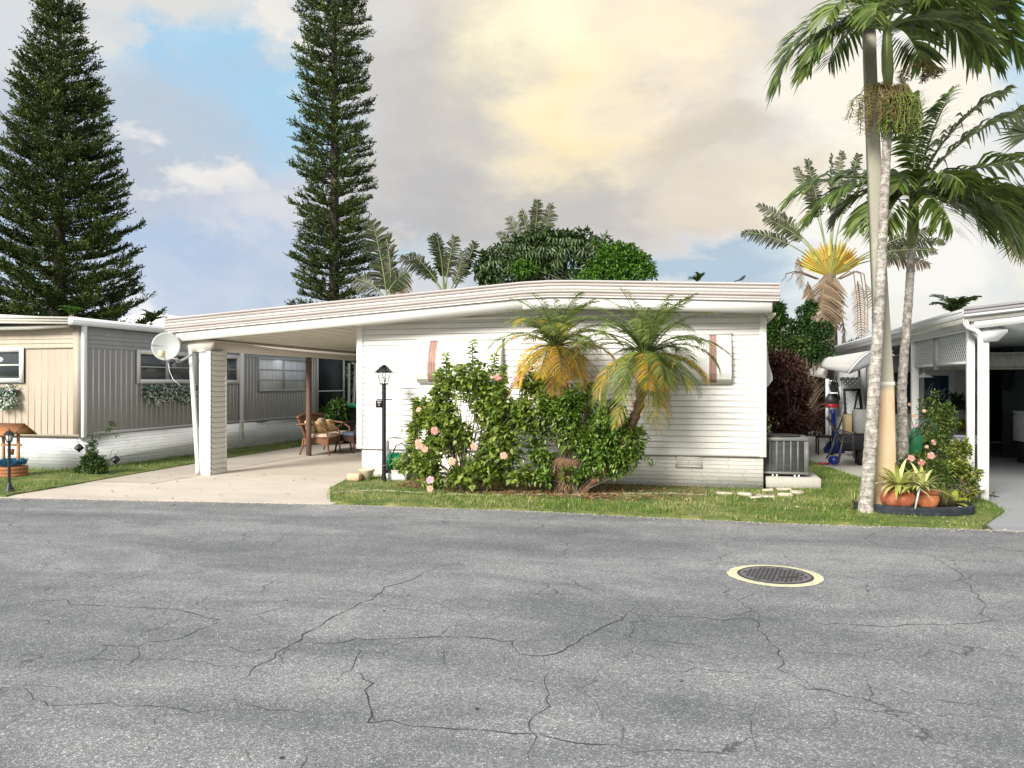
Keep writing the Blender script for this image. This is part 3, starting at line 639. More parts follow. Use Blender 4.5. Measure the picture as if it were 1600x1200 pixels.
# the little clamshell on the right-hand side wall, edge on
g = MB(); pr_ = [(0, 2.30), (.05, 2.2), (.07, 1.95), (.13, 1.72), (.13, 1.66), (.06, 1.56), (0, 1.54)]
for p, q in zip(pr_[:-1], pr_[1:]): g.quad((XR+.015+p[0], 12.9, p[1]), (XR+.015+q[0], 12.9, q[1]), (XR+.015+q[0], 14.6, q[1]), (XR+.015+p[0], 14.6, p[1]))
g.poly([(XR+.015+p[0], 12.9, p[1]) for p in pr_]); g.build('window_awning', M['awn'], house)
# ---------------------------------------------------------------- tan neighbour home on the left
M['tan'] = paint('tan_metal', (.46, .395, .315), .5, .08, 1.4, (.33, .33, .27), .35, mscale=(3, 3, .6))
M['tan_shade'] = paint('tan_metal_shaded', (.315, .32, .322), .45, .08, 1.4, (.24, .23, .20), .3, mscale=(3, 3, .6))  # side wall metal, with the grey of its shaded face put into the colour
M['rib'] = paint('rib_highlight', (.62, .61, .585), .4, .06, 3)
M['rib_tan'] = paint('tan_rib', (.50, .43, .345), .4, .06, 3)
LX, LY = -11.05, 12.0
lh = thing('mobile_home', 'tan ribbed metal home with shade-toned side on white brick skirt at left', 'house', (-13, 14, 0))
g = MB(); zs = .66; zt = 2.62
g.quad((-18, LY, zs), (LX, LY, zs), (LX, LY, 2.27), (-18, LY, 2.27), 0)
for i in range(5):
    a = 2.27+i*.08; g.quad((-18, LY-.012, a), (LX, LY-.012, a), (LX, LY+.004, a+.08), (-18, LY+.004, a+.08), 0); g.quad((-18, LY+.004, a), (LX, LY+.004, a), (LX, LY-.012, a), (-18, LY-.012, a), 0)
x = LX-.12
while x > -18:
    g.box((x-.008, LY-.004, zs), (x+.008, LY+.01, 2.27), 1 if int(x*7) % 3 == 0 else 0); x -= .145
g.box((-18, LY-.03, zs-.03), (LX+.01, LY+.01, zs+.02), 0); g.box((-18, LY-.02, 2.25), (LX-.1, LY, 2.275), 0)
g.box((LX-.12, LY-.028, zs), (LX+.008, LY+.01, 2.62), 0)
g.build('front_wall', [M['tan'], M['rib_tan']], lh)
g = MB(); YE = 21.0
g.quad((LX, LY, zs), (LX, YE, zs), (LX, YE, 2.27), (LX, LY, 2.27), 0)
for i in range(5):
    a = 2.27+i*.08; g.quad((LX+.014, LY, a), (LX+.014, YE, a), (LX, YE, a+.08), (LX, LY, a+.08), 0); g.quad((LX, LY, a), (LX, YE, a), (LX+.014, YE, a), (LX+.014, LY, a), 0)
y = LY+.32; k = 0
while y < YE:
    g.box((LX-.01, y-.013, zs+.05), (LX+.010, y+.013, 2.26), 1); y += .145; k += 1
g.box((LX-.01, LY, zs-.02), (LX+.035, YE, zs+.05), 0); g.box((LX-.01, LY-.02, zs), (LX+.02, LY+.1, 2.62), 0)
g.quad((LX, YE, 0), (-18, YE, 0), (-18, YE, 2.62), (LX, YE, 2.62), 0)
g.build('side_wall', [M['tan_shade'], M['rib']], lh)
g = MB(); g.box((-18, LY+.03, 0), (LX-.03, 24.2, .64)); g.build('skirt', M['skirt_white'], lh)
g = MB(); g.box((-18.2, 11.75, 2.66), (LX+.10, 24.3, 2.78)); g.prism([(-18.2, 2.95), (-14, 2.97), (LX+.1, 2.78), (LX+.1, 2.66), (-18.2, 2.66)], 'y', 11.75, 24.3); g.build('roof', M['roof'], lh)
g = MB()
for i, (dz, m_) in enumerate(((0, 0), (.05, 0), (.095, 0))):
    g.prism([(-18.2, 2.86-dz+.05), (-14, 2.88-dz+.02), (LX+.0, 2.80-dz), (LX+.0, 2.765-dz), (-14, 2.84-dz), (-18.2, 2.865-dz)], 'y', 11.70+.006*i, 11.76, 0)
g.build('roof_edge', paint('cream_metal', (.62, .61, .54), .4, .08, 2), lh)
g = MB(); g.prism([(-18.2, 2.78), (-14, 2.78), (-12.0, 2.735), (LX-.12, 2.69), (LX-.18, 2.63), (-12, 2.60), (-18.2, 2.60)], 'y', 11.78, LY-.03); g.build('soffit', M['trim'], lh)
g = MB(); g.prism([(LX+.01, 2.66), (LX+.13, 2.66), (LX+.15, 2.74), (LX+.15, 2.79), (LX+.12, 2.80), (LX+.01, 2.80)], 'y', 11.72, 21); g.box((LX+.02, 11.715, 2.74), (LX+.158, 21, 2.755)); g.build('gutter', paint('gutter_white', (.66, .70, .73), .35, .04, 3), lh)
g = MB(); g.box((LX+.04, LY-.02, .62), (LX+.11, LY+.07, 2.68), bev=.01); g.box((LX-.02, LY+.0, .68), (LX+.05, LY+.05, .72)); g.build('downspout', M['trim'], lh)
g = MB(); yy = PX(379, 600, LX+.1).y; g.box((LX+.035, yy-.045, .22), (LX+.11, yy+.045, 2.68), bev=.01); g.box((LX+.0, yy-.03, .68), (LX+.15, yy+.0, .72)); g.build('downspout', M['trim'], lh)
M['pane'] = paint('window_pane', (.055, .068, .075), .06, .3, 2, spec=.7)
M['curtain'] = paint('lace_curtain', (.78, .82, .86), .7, .25, 2.5, mscale=(1, 8, .3))
def side_window(y0, y1, z0, z1, fw, mp, rows, name='window', fm='trim', curtain=False):
    g = MB(); g.box((LX-.02, y0, z0), (LX+.02, y1, z1)); w = g.build(name, M[mp], lh)
    f = MB()
    f.box((LX, y0, z0), (LX+.045, y0+fw, z1)); f.box((LX, y1-fw, z0), (LX+.045, y1, z1)); f.box((LX, y0+fw, z0), (LX+.045, y1-fw, z0+fw)); f.box((LX, y0+fw, z1-fw), (LX+.045, y1-fw, z1))
    f.build('frame', M[fm], w); f = MB(); ym = (y0+y1)/2
    if y1-y0 > 1.2: f.box((LX, ym-.05, z0+fw), (LX+.038, ym+.05, z1-fw))
    for r_ in range(1, rows):
        z = z0+fw+(z1-z0-2*fw)*r_/rows; f.box((LX, y0+fw, z-.012), (LX+.034, y1-fw, z+.012))
    f.box((LX, y0+fw, z0+fw), (LX+.028, y0+fw+.03, z1-fw)); f.box((LX, y1-fw-.03, z0+fw), (LX+.028, y1-fw, z1-fw))
    f.build('mullion', M['alu'], w)
M['alu'] = paint('aluminium', (.46, .48, .49), .4, .08, 5, metal=.2)
side_window(PX(212, 600, LX).y, PX(303, 600, LX).y, 1.61, 2.29, .085, 'pane', 2)
side_window(PX(331, 600, LX).y, PX(372.5, 600, LX).y, 1.61, 2.29, .085, 'pane', 2)
side_window(PX(402, 600, LX).y, PX(477, 600, LX).y, 1.41, 2.28, .035, 'curtain', 3, fm='alu')
g = MB(); q1 = P(39.5, 543, LY); q0 = P(39.5, 598, LY); X1 = q1.x; X0 = X1-1.6
g.box((X0, LY-.03, q0.z), (X1, LY+.02, q1.z)); w = g.build('window', M['pane'], lh); g = MB(); fw = .085
for a, b, c, d in ((X0, X0+fw, q0.z, q1.z), (X1-fw, X1, q0.z, q1.z), (X0+fw, X1-fw, q0.z, q0.z+fw), (X0+fw, X1-fw, q1.z-fw, q1.z)): g.box((a, LY-.055, c), (b, LY-.0, d))
g.box((X0+fw, LY-.048, (q0.z+q1.z)/2-.015), (X1-fw, LY, (q0.z+q1.z)/2+.015)); g.build('frame', M['trim'], w)
# screened porch at the far end of the tan home
g = MB(); y0, y1 = YE, PX(536, 600, LX).y
M['screen'] = paint('dark_screen', (.014, .020, .024), .6, .5, 1.2, (.03, .05, .03), .5, spec=.15)
g.box((-13, y0, .70), (LX, y1, 2.6)); sp_ = g.build('porch_screen', M['screen'], lh)
g = MB()
for y in (y0-.02, y1-.03): g.box((LX-.02, y, .64), (LX+.04, y+.06, 2.62))
zr = PX(515, 611, LX).z; g.box((LX-.02, y0, zr-.02), (LX+.035, y1, zr+.02)); g.box((LX-.02, y0, .66), (LX+.035, y1, .72)); g.build('screen_frame', M['alu'], sp_)
# ---------------------------------------------------------------- vegetation builders
def unit(v): return v/(np.linalg.norm(v, axis=-1, keepdims=True)+1e-9)
def leaves(g, Pb, D, Nn, L, W, m=0, fold=.25, curl=.2):
    """pointed leaves: base points, directions, normals, lengths, widths (arrays)"""
    n = len(Pb); D = unit(D); S = unit(np.cross(D, Nn)); U = np.cross(S, D)
    L = np.broadcast_to(L, n)[:, None]; W = np.broadcast_to(W, n)[:, None]
    mid = Pb + D*L*.45; tip = Pb + D*L - U*L*curl
    l = mid + S*W*.5 + U*W*fold; r = mid - S*W*.5 + U*W*fold
    V = np.stack([Pb, r, tip, l], 1).reshape(-1, 3); b = np.arange(n)[:, None]*4
    g.add(V, np.concatenate([b+[0, 1, 2], b+[0, 2, 3]]), 0)
    g.M[3][-1] = np.tile(np.broadcast_to(m, n), 2).astype(int)
def rdir(r, n): return unit(r.normal(size=(n, 3)))
def cloud(r, blobs, n, shell=.35, gap=None):
    """points filling a set of ellipsoids [(c, (rx,ry,rz))], thicker toward the outside, with gaps"""
    vol = np.array([b[1][0]*b[1][1]*b[1][2] for b in blobs])**.75; k = r.choice(len(blobs), n, p=vol/vol.sum())
    c = np.array([tuple(b[0]) for b in blobs])[k]; R = np.array([b[1] for b in blobs])[k]
    d = rdir(r, n); q = r.random(n)**shell; p = c+d*R*q[:, None]
    if gap is not None:
        u = vnoise(p[:, 0]*1+p[:, 1]*.7+30, p[:, 2]*1+p[:, 1]*.4+30, gap[0], gap[2] if len(gap) > 2 else 1); keep = u > gap[1]*q; p, d = p[keep], d[keep]
    return p, d
def clumps(g, r, centers, outd, k, rad, L, W, m=0, updir=.5, fold=.25, curl=.25, jit=.5):
    """each centre becomes a whorl of k leaves"""
    n = len(centers); c = np.repeat(centers, k, 0); o = np.repeat(outd, k, 0); N_ = n*k
    d = unit(o*.6 + rdir(r, N_)*.9 + np.array([0, 0, updir*.4]))
    base = c + d*rad*r.random((N_, 1))
    leaves(g, base, d, unit(np.array([0, 0, 1.0]) + rdir(r, N_)*jit + o*.3), L*r.uniform(.6, 1.25, N_), W*r.uniform(.7, 1.2, N_), m if np.isscalar(m) else np.repeat(m, k), fold, curl)
def twigs(g, r, root, pts, rad=.012, m=0, n=5, sag=.0):
    root = np.array(tuple(root))
    for p in pts:
        a = root + r.normal(0, .03, 3)*[1, 1, 0]; b = a*.45 + p*.55 + r.normal(0, .06, 3); b[2] += .12*np.linalg.norm(p-a)
        c = [a*(1-t)**2 + 2*b*t*(1-t) + p*t*t for t in np.linspace(0, 1, 6)]
        g.tube(c, np.linspace(rad, rad*.3, 6), n, m, cap=False)
def frond(g, base, az, el, L, droop, n, ll, lw, r, m=0, start=.18, vee=.35, fwd=.55, ldroop=.35, rach=.012, m_r=None, sweep=0.0, prof='palm', seg=2, jit=.06, ragged=0.0, twist=0.0):
    k = 26; t = np.linspace(0, 1, k); pitch = el - droop*t**1.25; azs = az + sweep*t
    T = np.stack([np.cos(pitch)*np.cos(azs), np.cos(pitch)*np.sin(azs), np.sin(pitch)], 1)
    path = np.array(tuple(base)) + np.concatenate([[[0, 0, 0]], np.cumsum((T[1:]+T[:-1])/2*(L/(k-1)), 0)])
    g.tube(path[::2], np.linspace(rach, rach*.25, len(path[::2])), 4, m if m_r is None else m_r, cap=False)
    ti = np.linspace(start, .985, n); pos = np.stack([np.interp(ti, t, path[:, i]) for i in range(3)], 1); Ti = unit(np.stack([np.interp(ti, t, T[:, i]) for i in range(3)], 1))
    S = unit(np.cross(Ti, [0, 0, 1.0]) + 1e-6); U = np.cross(S, Ti)
    if twist: S, U = S*math.cos(twist)+U*math.sin(twist), U*math.cos(twist)-S*math.sin(twist)
    if prof == 'palm': pl = np.sin(np.clip((ti-start)/(1-start)*.93+.07, 0, 1)*math.pi)**.55; pl = pl*(1-.25*ti)+.12
    else: pl = (np.clip((ti-start)/(1-start)*7, 0, 1)**.6)*(np.clip((1.03-ti)*4.5, 0, 1)**.5)
    for s in (1, -1):
        f = fwd + .5*ti**3 if prof == 'palm' else fwd+.9*np.clip(ti-.8, 0, 1)*3
        f = np.broadcast_to(f, n)[:, None]; D = unit(S*s + Ti*f + U*(vee + r.normal(0, jit*1.5, n))[:, None] + r.normal(0, jit, (n, 3)))
        ln = (ll*pl*r.uniform(.85, 1.1, n)*(1-ragged*r.random(n)**2))[:, None]; w = lw*(r.uniform(.8, 1.15, n))[:, None]
        Wd = Ti if prof != 'palm' else unit(np.cross(D, U)*.7 + U*.5)
        p0 = pos; dn = np.array([0, 0, -1.0]); p1 = p0 + D*ln*.4 + dn*ln*ldroop*.12; p2 = p0 + D*ln*.72 + dn*ln*ldroop*.5; p3 = p0 + D*ln*.98 + dn*ln*ldroop*.92
        if prof == 'palm': V = np.stack([p0-Wd*w*.2, p0+Wd*w*.2, p1-Wd*w*.5, p1+Wd*w*.5, p2-Wd*w*.36, p2+Wd*w*.36, p3, p3+Wd*.001], 1)
        else: V = np.stack([p0-Wd*w*.5, p0+Wd*w*.5, p1-Wd*w*.52, p1+Wd*w*.52, p2-Wd*w*.5, p2+Wd*w*.48, p3-Wd*w*.22, p3+Wd*w*.22], 1)
        b = np.arange(n)[:, None]*8; F = np.concatenate([b+[0, 1, 3, 2], b+[2, 3, 5, 4], b+[4, 5, 7, 6]])
        g.add(V.reshape(-1, 3), F, 0)
        mm = m if np.isscalar(m) else m
        g.M[4][-1] = np.tile(mm(ti, r) if callable(mm) else np.full(n, mm), 3).astype(int)
    return path
green = lambda *a: [tuple(c) for c in a]
M['bark'] = paint('bark', (.16, .12, .09), .9, .35, 6, bump=.6)
M['bark_dark'] = paint('dark_bark', (.06, .045, .035), .9, .35, 6, bump=.6)
M['twig'] = paint('twig', (.13, .11, .07), .85, .3, 8)

# ---- Norfolk pines behind the homes
M['pine'] = leafmat('pine_needle', [(.016, .034, .008), (.034, .062, .012), (.065, .10, .016), (.12, .155, .026)], .15, .6, (.9, (.018, .036, .012), .6))
def norfolk(name, label, X, Y, z0, z1, ztop, rad, step, nb, tuft, seed, droop0=.05, up=.25, trunk=.28, dens=1.0):
    r = np.random.default_rng(seed); root = thing(name, label, 'tree', (X, Y, 0), 'tall Norfolk pines behind the homes')
    tr = MB(); tr.tube([(X, Y, 0), (X+.05, Y, ztop*.5), (X, Y, ztop)], [trunk, trunk*.62, .04], 12)
    cr = MB(); z = z0; lvl = 0
    while z < z1:
        R = rad(z); a0 = r.uniform(0, 6.28); k = nb + r.integers(-1, 2)
        for j in range(k):
            a = a0 + j*2*math.pi/k + r.normal(0, .12); Lb = R*r.uniform(.70, 1.12); n = 12; t = np.linspace(0, 1, n); zz = z+r.normal(0, step*.22)
            h = -droop0*Lb*4*t*(1-t) + up*Lb*t**2.2
            path = np.stack([X+np.cos(a)*Lb*t, Y+np.sin(a)*Lb*t, zz+h], 1)
            tr.tube(path[::3], np.linspace(.045, .012, len(path[::3]))*(.5+trunk), 4, cap=False)
            # rope-like side shoots, two rows, each thick with needles
            ns = max(8, int(Lb/.095*dens)); tt = r.uniform(.16, 1.0, ns)**.8
            base = np.stack([np.interp(tt, t, path[:, i]) for i in range(3)], 1)
            side = np.where(np.arange(ns) % 2 == 0, 1, -1); fw = r.uniform(.5, 1.0, ns)
            out = np.array([math.cos(a), math.sin(a), 0]); sd = np.array([-math.sin(a), math.cos(a), 0])
            sl = tuft*(.65+.9*np.sin(tt*2.6))*r.uniform(.7, 1.2, ns)
            D = unit(out*fw[:, None] + sd*(side*r.uniform(.35, 1.0, ns))[:, None] + np.array([0, 0, 1])*r.uniform(.15, .75, ns)[:, None])
            q = 13; u = np.tile(np.linspace(.05, 1, q), ns); bb = np.repeat(base, q, 0) + np.repeat(D*sl[:, None], q, 0)*u[:, None]; bb[:, 2] += .10*np.repeat(sl, q)*u**2
            dd = unit(np.repeat(D, q, 0)*.9 + rdir(r, ns*q)*.85 + np.array([0, 0, .25]))
            leaves(cr, bb, dd, rdir(r, ns*q), tuft*.33*r.uniform(.7, 1.25, ns*q), tuft*.15, 0, .0, -.15)
        z += step*r.uniform(.6, 1.25)
    tr.build('trunk', M['bark_dark'], root); cr.build('crown', M['pine'], root)
q = P(92, 500, 30)
norfolk('norfolk_pine', 'broad cone-shaped Norfolk pine rising behind the tan home at left', q.x, 30, 2.2, 19, 23,
        lambda z: max(.3, np.interp(z, [2, 4.8, 8.2, 10.9, 14.9, 17.6, 20.5], [4.1, 3.65, 3.05, 2.60, 1.75, 1.0, .3])), .40, 7, .42, 11, .06, .22, .34, 1.75)
q = P(521, 450, 27)
norfolk('norfolk_pine', 'narrow column-like Norfolk pine standing behind the carport', q.x, 27, 2.4, 16.8, 20,
        lambda z: np.interp(z, [2, 6, 10, 13, 16], [1.5, 1.42, 1.35, 1.28, 1.15]), .30, 6, .30, 12, .0, .18, .24, 2.1)

# ---- crowns behind the roof
M['leaf_dk'] = leafmat('dark_leaf', [(.022, .052, .014), (.04, .085, .02), (.07, .12, .032), (.11, .17, .055)], .25, .35, (1.0, (.03, .06, .016), .5), spec=.5)
M['leaf_br'] = leafmat('bright_leaf', [(.04, .12, .012), (.07, .18, .02), (.12, .26, .03), (.18, .33, .05)], .35, .4)
M['leaf_mid'] = leafmat('mid_leaf', [(.02, .055, .012), (.04, .09, .018), (.07, .13, .028), (.11, .17, .04)], .3, .4)
def bush_tree(name, label, cat, loc, blobs, nclump, k, L, W, mat, seed, stems=14, rad=.08, group=None, upd=.5, gap=(1.2, .35), srad=.03, curl=.25, extra=None, sm='twig', shell=.35):
    r = np.random.default_rng(seed); root = thing(name, label, cat, loc, group); g = MB()
    c, d = cloud(r, blobs, nclump, shell, gap); clumps(g, r, c, d, k, rad, L, W, 0, upd, .22, curl)
    if extra: extra(g, r)
    g.build('foliage', mat, root); s_ = MB(); twigs(s_, r, loc, c[r.choice(len(c), stems, replace=False)], srad); s_.build('stem', M[sm], root)
    return root
Y0 = 28.0
def EL(px, py, rx, rz_, Y=Y0, ry=None):
    c = P(px, py, Y); k = depth_at(px, Y)/FPX; return (c, (rx*k, ry if ry else rx*k*.8, rz_*k))
def umbrella_extra(centers, k=13, L=.38, W=.10):
    def f(g, r):
        for c in centers:
            c = np.array(tuple(c)); a = np.arange(k)/k*6.283+r.uniform(0, 1); d = np.stack([np.cos(a), np.sin(a), np.full(k, -.25)], 1)
            leaves(g, np.tile(c, (k, 1)), d, np.tile([0, 0, 1.0], (k, 1)), L, W, 0, .1, .35)
    return f
r0 = np.random.default_rng(5)
ragged = lambda x0, x1, ytop, n, Y, s0=10, s1=20: [EL(x, ytop(x)+r0.uniform(-5, 10), r0.uniform(s0, s1), r0.uniform(7, 15), Y) for x in np.linspace(x0, x1, n)]
bl = [EL(800, 420, 60, 40), EL(850, 400, 55, 40), EL(900, 400, 60, 38), EL(925, 400, 35, 30)] + ragged(755, 945, lambda x: 372+((x-880)/125)**2*48, 12, Y0)
def umb(g, r):
    c, d = cloud(r, bl, 420, .12)
    for i in range(len(c)):
        if d[i][1] > .55: continue
        k = 10; a = np.arange(k)/k*6.283+r.uniform(0, 1); n_ = unit(d[i]+np.array([0, 0, .9])); s_ = unit(np.cross(n_, [0.2, 1, 0])); t_ = np.cross(n_, s_)
        dd = np.cos(a)[:, None]*s_ + np.sin(a)[:, None]*t_ - n_*.35
        leaves(g, np.tile(c[i], (k, 1))+dd*.08, dd, np.tile(n_, (k, 1)), .26*r.uniform(.7, 1.2, k), .075, 0, .08, .45)
bush_tree('umbrella_tree', 'dark umbrella tree with drooping finger leaves behind the roof peak', 'tree', P(870, 500, Y0)*1, bl, 900, 7, .26, .09, M['leaf_dk'], 21, 12, .12, srad=.06, extra=umb)
bush_tree('leafy_tree', 'round bright green tree just right of the umbrella tree', 'tree', P(975, 500, Y0+.5), [EL(955, 412, 40, 34, 27.3), EL(990, 425, 33, 34, 27.3), EL(925, 425, 40, 34, 27.6), EL(900, 385, 20, 14, 27.3), EL(820, 420, 20, 12, 27.0)] + ragged(900, 1016, lambda x: 384+((x-945)/75)**2*40, 16, 27.3, 6, 15), 2300, 7, .12, .06, M['leaf_br'], 22, 12, .07, srad=.05)

M['pal_trav'] = leafmat('travellers_leaf', [(.014, .024, .008), (.028, .045, .013), (.05, .07, .02), (.085, .095, .04)], .22, .45, (1.5, (.06, .05, .028), .5))
M['dead'] = leafmat('dead_leaf', [(.13, .09, .055), (.20, .145, .09), (.27, .20, .13), (.10, .07, .045)], .15, .8)
M['petiole'] = paint('petiole', (.20, .24, .10), .5, .2, 5)
def paddle(g, base, az, el, L, r, m=0, start=.42, ll=.36, droop=.5, ragged=.5, twist=0.0, m_r=None, n=34, rach=.035, ld=.25, gapw=1.0):
    frond(g, base, az, el, L, droop, n, ll, (L*(1-start)/n)*1.05*gapw, r, m, start, .12, .55, ld, rach, m_r, 0, 'paddle', jit=.09, ragged=ragged, twist=twist)
def pal_cluster(name, label, tips, base_px, base_py, Y, ll=.36, mat='pal_trav', seed=1, trunk=True, cat='palm', group=None, rag=.5):
    """tips: list of (px,py, bend, start); each leaf runs from the base to its tip in the plane facing the road"""
    r = np.random.default_rng(seed); b = P(base_px, base_py, Y); root = thing(name, label, cat, (b.x, b.y, 0), group); g = MB()
    for tp in tips:
        px, py, droop, st = tp[:4]; q = P(px, py, Y+r.uniform(-.3, .3)); v = q-b; L = v.length*(1+.12*abs(droop)); el = math.atan2(v.z, math.hypot(v.x, v.y)) + droop*.48; az = math.atan2(v.y, v.x)
        if len(tp) > 4: az += 0
        paddle(g, b + Vector((r.normal(0, .05), r.normal(0, .05), 0)), az, el, L, r, (tp[4] if len(tp) > 4 else 0), st, ll*(tp[5] if len(tp) > 5 else 1), droop, rag, twist=r.uniform(.9, 1.6), m_r=1)
    g.build('foliage', [M[mat], M['petiole'], M['dead']], root)
    if trunk:
        t = MB(); t.tube([(b.x, b.y, 0), (b.x+.03, b.y, b.z*.5), (b.x, b.y, b.z+.1)], [.16, .13, .14], 10); t.build('trunk', M['bark'], root)
    return root
pal_cluster('travellers_palm', 'tattered traveller\'s palm fan of brown-green leaves standing above the umbrella tree',
            [(793, 345, .5, .35), (812, 333, .35, .38), (832, 312, .1, .40), (842, 314, -.1, .40), (858, 322, -.25, .40), (782, 368, .7, .4)], 828, 440, 29.5, .42, seed=31, rag=.45)
pal_cluster('travellers_palm', 'traveller\'s palm with five upright torn leaves left of the umbrella tree',
            [(672, 372, .35, .35), (684, 368, .25, .35), (712, 372, .25, .35), (738, 380, -.35, .40), (722, 395, -.5, .35), (640, 400, .55, .35), (625, 408, .7, .4)], 696, 470, 27.5, .40, seed=32)
pal_cluster('coconut_palm', 'shaggy olive palm with one thick drooping frond in front of the column pine',
            [(582, 348, .15, .10, 0, 1.3), (598, 372, .35, .15, 0, 1.2), (618, 440, .9, .25), (640, 430, .9, .25), (560, 440, .9, .25), (636, 446, 1.2, .2, 2)], 606, 468, 26, .50, seed=33, rag=.3)

# right-hand traveller's palm: yellow fan of leaf bases, dead hanging skirt
def big_traveller():
    Y = 24.0; b = P(1297, 432, Y); r = np.random.default_rng(41); root = thing('travellers_palm', 'big traveller\'s palm with yellow fan of leaf bases and dead brown skirt', 'palm', (b.x, b.y, 0))
    f = MB(); kk = depth_at(1297, Y)/FPX
    for i, a in enumerate(np.linspace(-66, 66, 27)):                  # the fan: stalks overlapping at the base
        a = math.radians(a); d = Vector((math.sin(a), r.normal(0, .02), math.cos(a))); L = (54+r.uniform(-5, 6))*kk; w0 = .040; s_ = Vector((math.cos(a), 0, -math.sin(a)))
        p0 = b + s_*0 + Vector((0, -.02*(i % 2), 0)); p1 = p0 + d*L*.55; p2 = p0 + d*L
        for q0, q1, wa, wb in ((p0, p1, w0*.5, w0*1.75), (p1, p2, w0*1.75, w0*.35)):
            f.quad(q0-s_*wa, q0+s_*wa, q1+s_*wb+Vector((0, .03, 0)), q1-s_*wb+Vector((0, .03, 0)), 0)
            f.quad(q0+s_*wa, q0+Vector((0, -.03, 0)), q1+Vector((0, -.04, 0)), q1+s_*wb+Vector((0, .03, 0)), 0)
    f.build('leaf_fan', leafmat('yellow_stalk', [(.48, .33, .05), (.56, .44, .09), (.42, .44, .09), (.52, .29, .06)], .2, .6), root)
    g = MB()
    for px, py, dr, st, mm in ((1168, 372, .8, .5, 0), (1190, 330, .6, .5, 0), (1200, 350, .7, .5, 0), (1245, 272, .35, .5, 0), (1262, 256, .1, .5, 0), (1300, 245, .0, .5, 0), (1316, 243, -.1, .5, 0), (1342, 250, -.2, .5, 0),
                               (1450, 400, -.8, .5, 0), (1462, 385, -.7, .5, 0), (1440, 420, -.9, .5, 2), (1452, 365, -.5, .5, 0), (1390, 290, -.4, .5, 0)):
        q = P(px, py, Y+r.uniform(-.2, .4)); v = q-b; L = v.length*(1.03+.12*abs(dr)); az = math.atan2(v.y, v.x); el = math.atan2(v.z, math.hypot(v.x, v.y)); s_ = 1
        if dr < 0: dr = -dr
        el += dr*.48
        frond(g, b, az, el, L, dr, 30, .30, L*(1-st)/30*.95, r, mm, st, .1, .55, .30, .025, 1, 0, 'paddle', jit=.10, ragged=.45, twist=r.uniform(.9, 1.7))
    g.build('foliage', [M['pal_trav'], M['petiole'], M['dead']], root)
    s = MB()                                                                # dead leaves hanging round the trunk
    for px, py, L, ll, w in ((1290, 428, 1.25, .62, 1.0), (1302, 430, 1.5, .5, 1.0), (1262, 440, 1.3, .28, 1.0), (1340, 440, 1.9, .24, .5), (1352, 442, 2.3, .26, .5), (1247, 402, .9, .22, .5), (1300, 470, 1.2, .35, 1), (1312, 478, 1.3, .3, .9)):
        q = P(px, py, Y-.1); az = -math.pi/2 + r.normal(0, .5)
        frond(s, q, az, -1.35 if px < 1330 else -.9, L, .2 if px < 1330 else .6, 26, ll, L/26*1.1*w, r, 0, .02, -.1, .35, .35, .02, 0, 0, 'paddle', jit=.04, ragged=.25, twist=0)
    for px in (1228, 1238, 1334, 1345, 1350):
        a = P(1297+(px-1297)*.3, 436, Y-.1); m_ = P(px, 428, Y-.1); e = P(px+(6 if px > 1297 else -8), 520 if px > 1297 else 440, Y-.1)
        s.tube([a, (a*.3+m_*.7)+Vector((0, 0, .12)), m_, (m_+e)/2+Vector((.05, 0, 0)), e], [.02, .018, .015, .01, .005], 4)
    s.build('dead_skirt', M['dead'], root)
    t = MB(); t.tube([(b.x+.1, b.y+.1, 0), (b.x+.05, b.y+.1, 2), b+Vector((0, .1, .1))], [.22, .19, .17], 10); t.build('trunk', M['bark'], root)
big_traveller()
M['ivy'] = leafmat('ivy_leaf', [(.014, .045, .014), (.03, .08, .02), (.05, .12, .03), (.09, .17, .05)], .3, .4)
bush_tree('climbing_vine', 'green leafy vine climbing the dead trunk of the big traveller\'s palm', 'vine', P(1272, 640, 22.5)*1, [EL(1270, 545, 18, 22, 22.5), EL(1262, 515, 14, 14, 22.5), EL(1256, 492, 9, 12, 22.5), EL(1268, 480, 8, 10, 22.5), EL(1288, 520, 14, 16, 22.5), EL(1300, 540, 14, 16, 22.5)], 900, 7, .085, .055, M['ivy'], 43, 10, .06)
bush_tree('leafy_shrub', 'tall green shrub directly behind the right corner of the white house', 'shrub', P(1215, 640, 20), [EL(1216, 490, 9, 14, 20), EL(1208, 510, 12, 12, 20), EL(1222, 500, 6, 10, 20), EL(1213, 530, 16, 16, 20), EL(1228, 548, 16, 18, 20), EL(1245, 540, 14, 12, 20)], 750, 7, .11, .06, M['leaf_mid'], 44, 10, .07)
M['petiole_d'] = paint('pale_stem', (.26, .18, .12), .8, .3, 6)
M['copper'] = leafmat('copper_leaf', [(.022, .008, .008), (.060, .018, .015), (.10, .034, .026), (.17, .075, .05), (.03, .022, .012)], .25, .5)
bush_tree('copper_hedge', 'dense dark red copperleaf hedge between the white house and patio', 'hedge', P(1235, 690, 17.5), [EL(1228, 600, 38, 50, 17.5, .6), EL(1238, 590, 26, 50, 17.8, .6), EL(1285, 590, 42, 52, 25, .6), EL(1290, 650, 40, 46, 25, .6), EL(1225, 655, 40, 40, 17.5, .6), EL(1240, 655, 26, 38, 17.8, .6), EL(1205, 600, 25, 60, 17.8, .6)], 6200, 6, .085, .036, M['copper'], 45, 150, .07, upd=-.2, gap=(3.5, .62), srad=.010, sm='petiole_d')
bush_tree('dark_hedge', 'dark green hedge screening the back of the patio', 'hedge', P(1300, 690, 28), [EL(1290, 610, 60, 60, 28, .8), EL(1390, 610, 60, 60, 29, .8), EL(1230, 560, 40, 60, 29, .8), EL(1340, 560, 26, 28, 30, .8)], 3600, 6, .16, .09, M['leaf_dk'], 46, 20, .1)

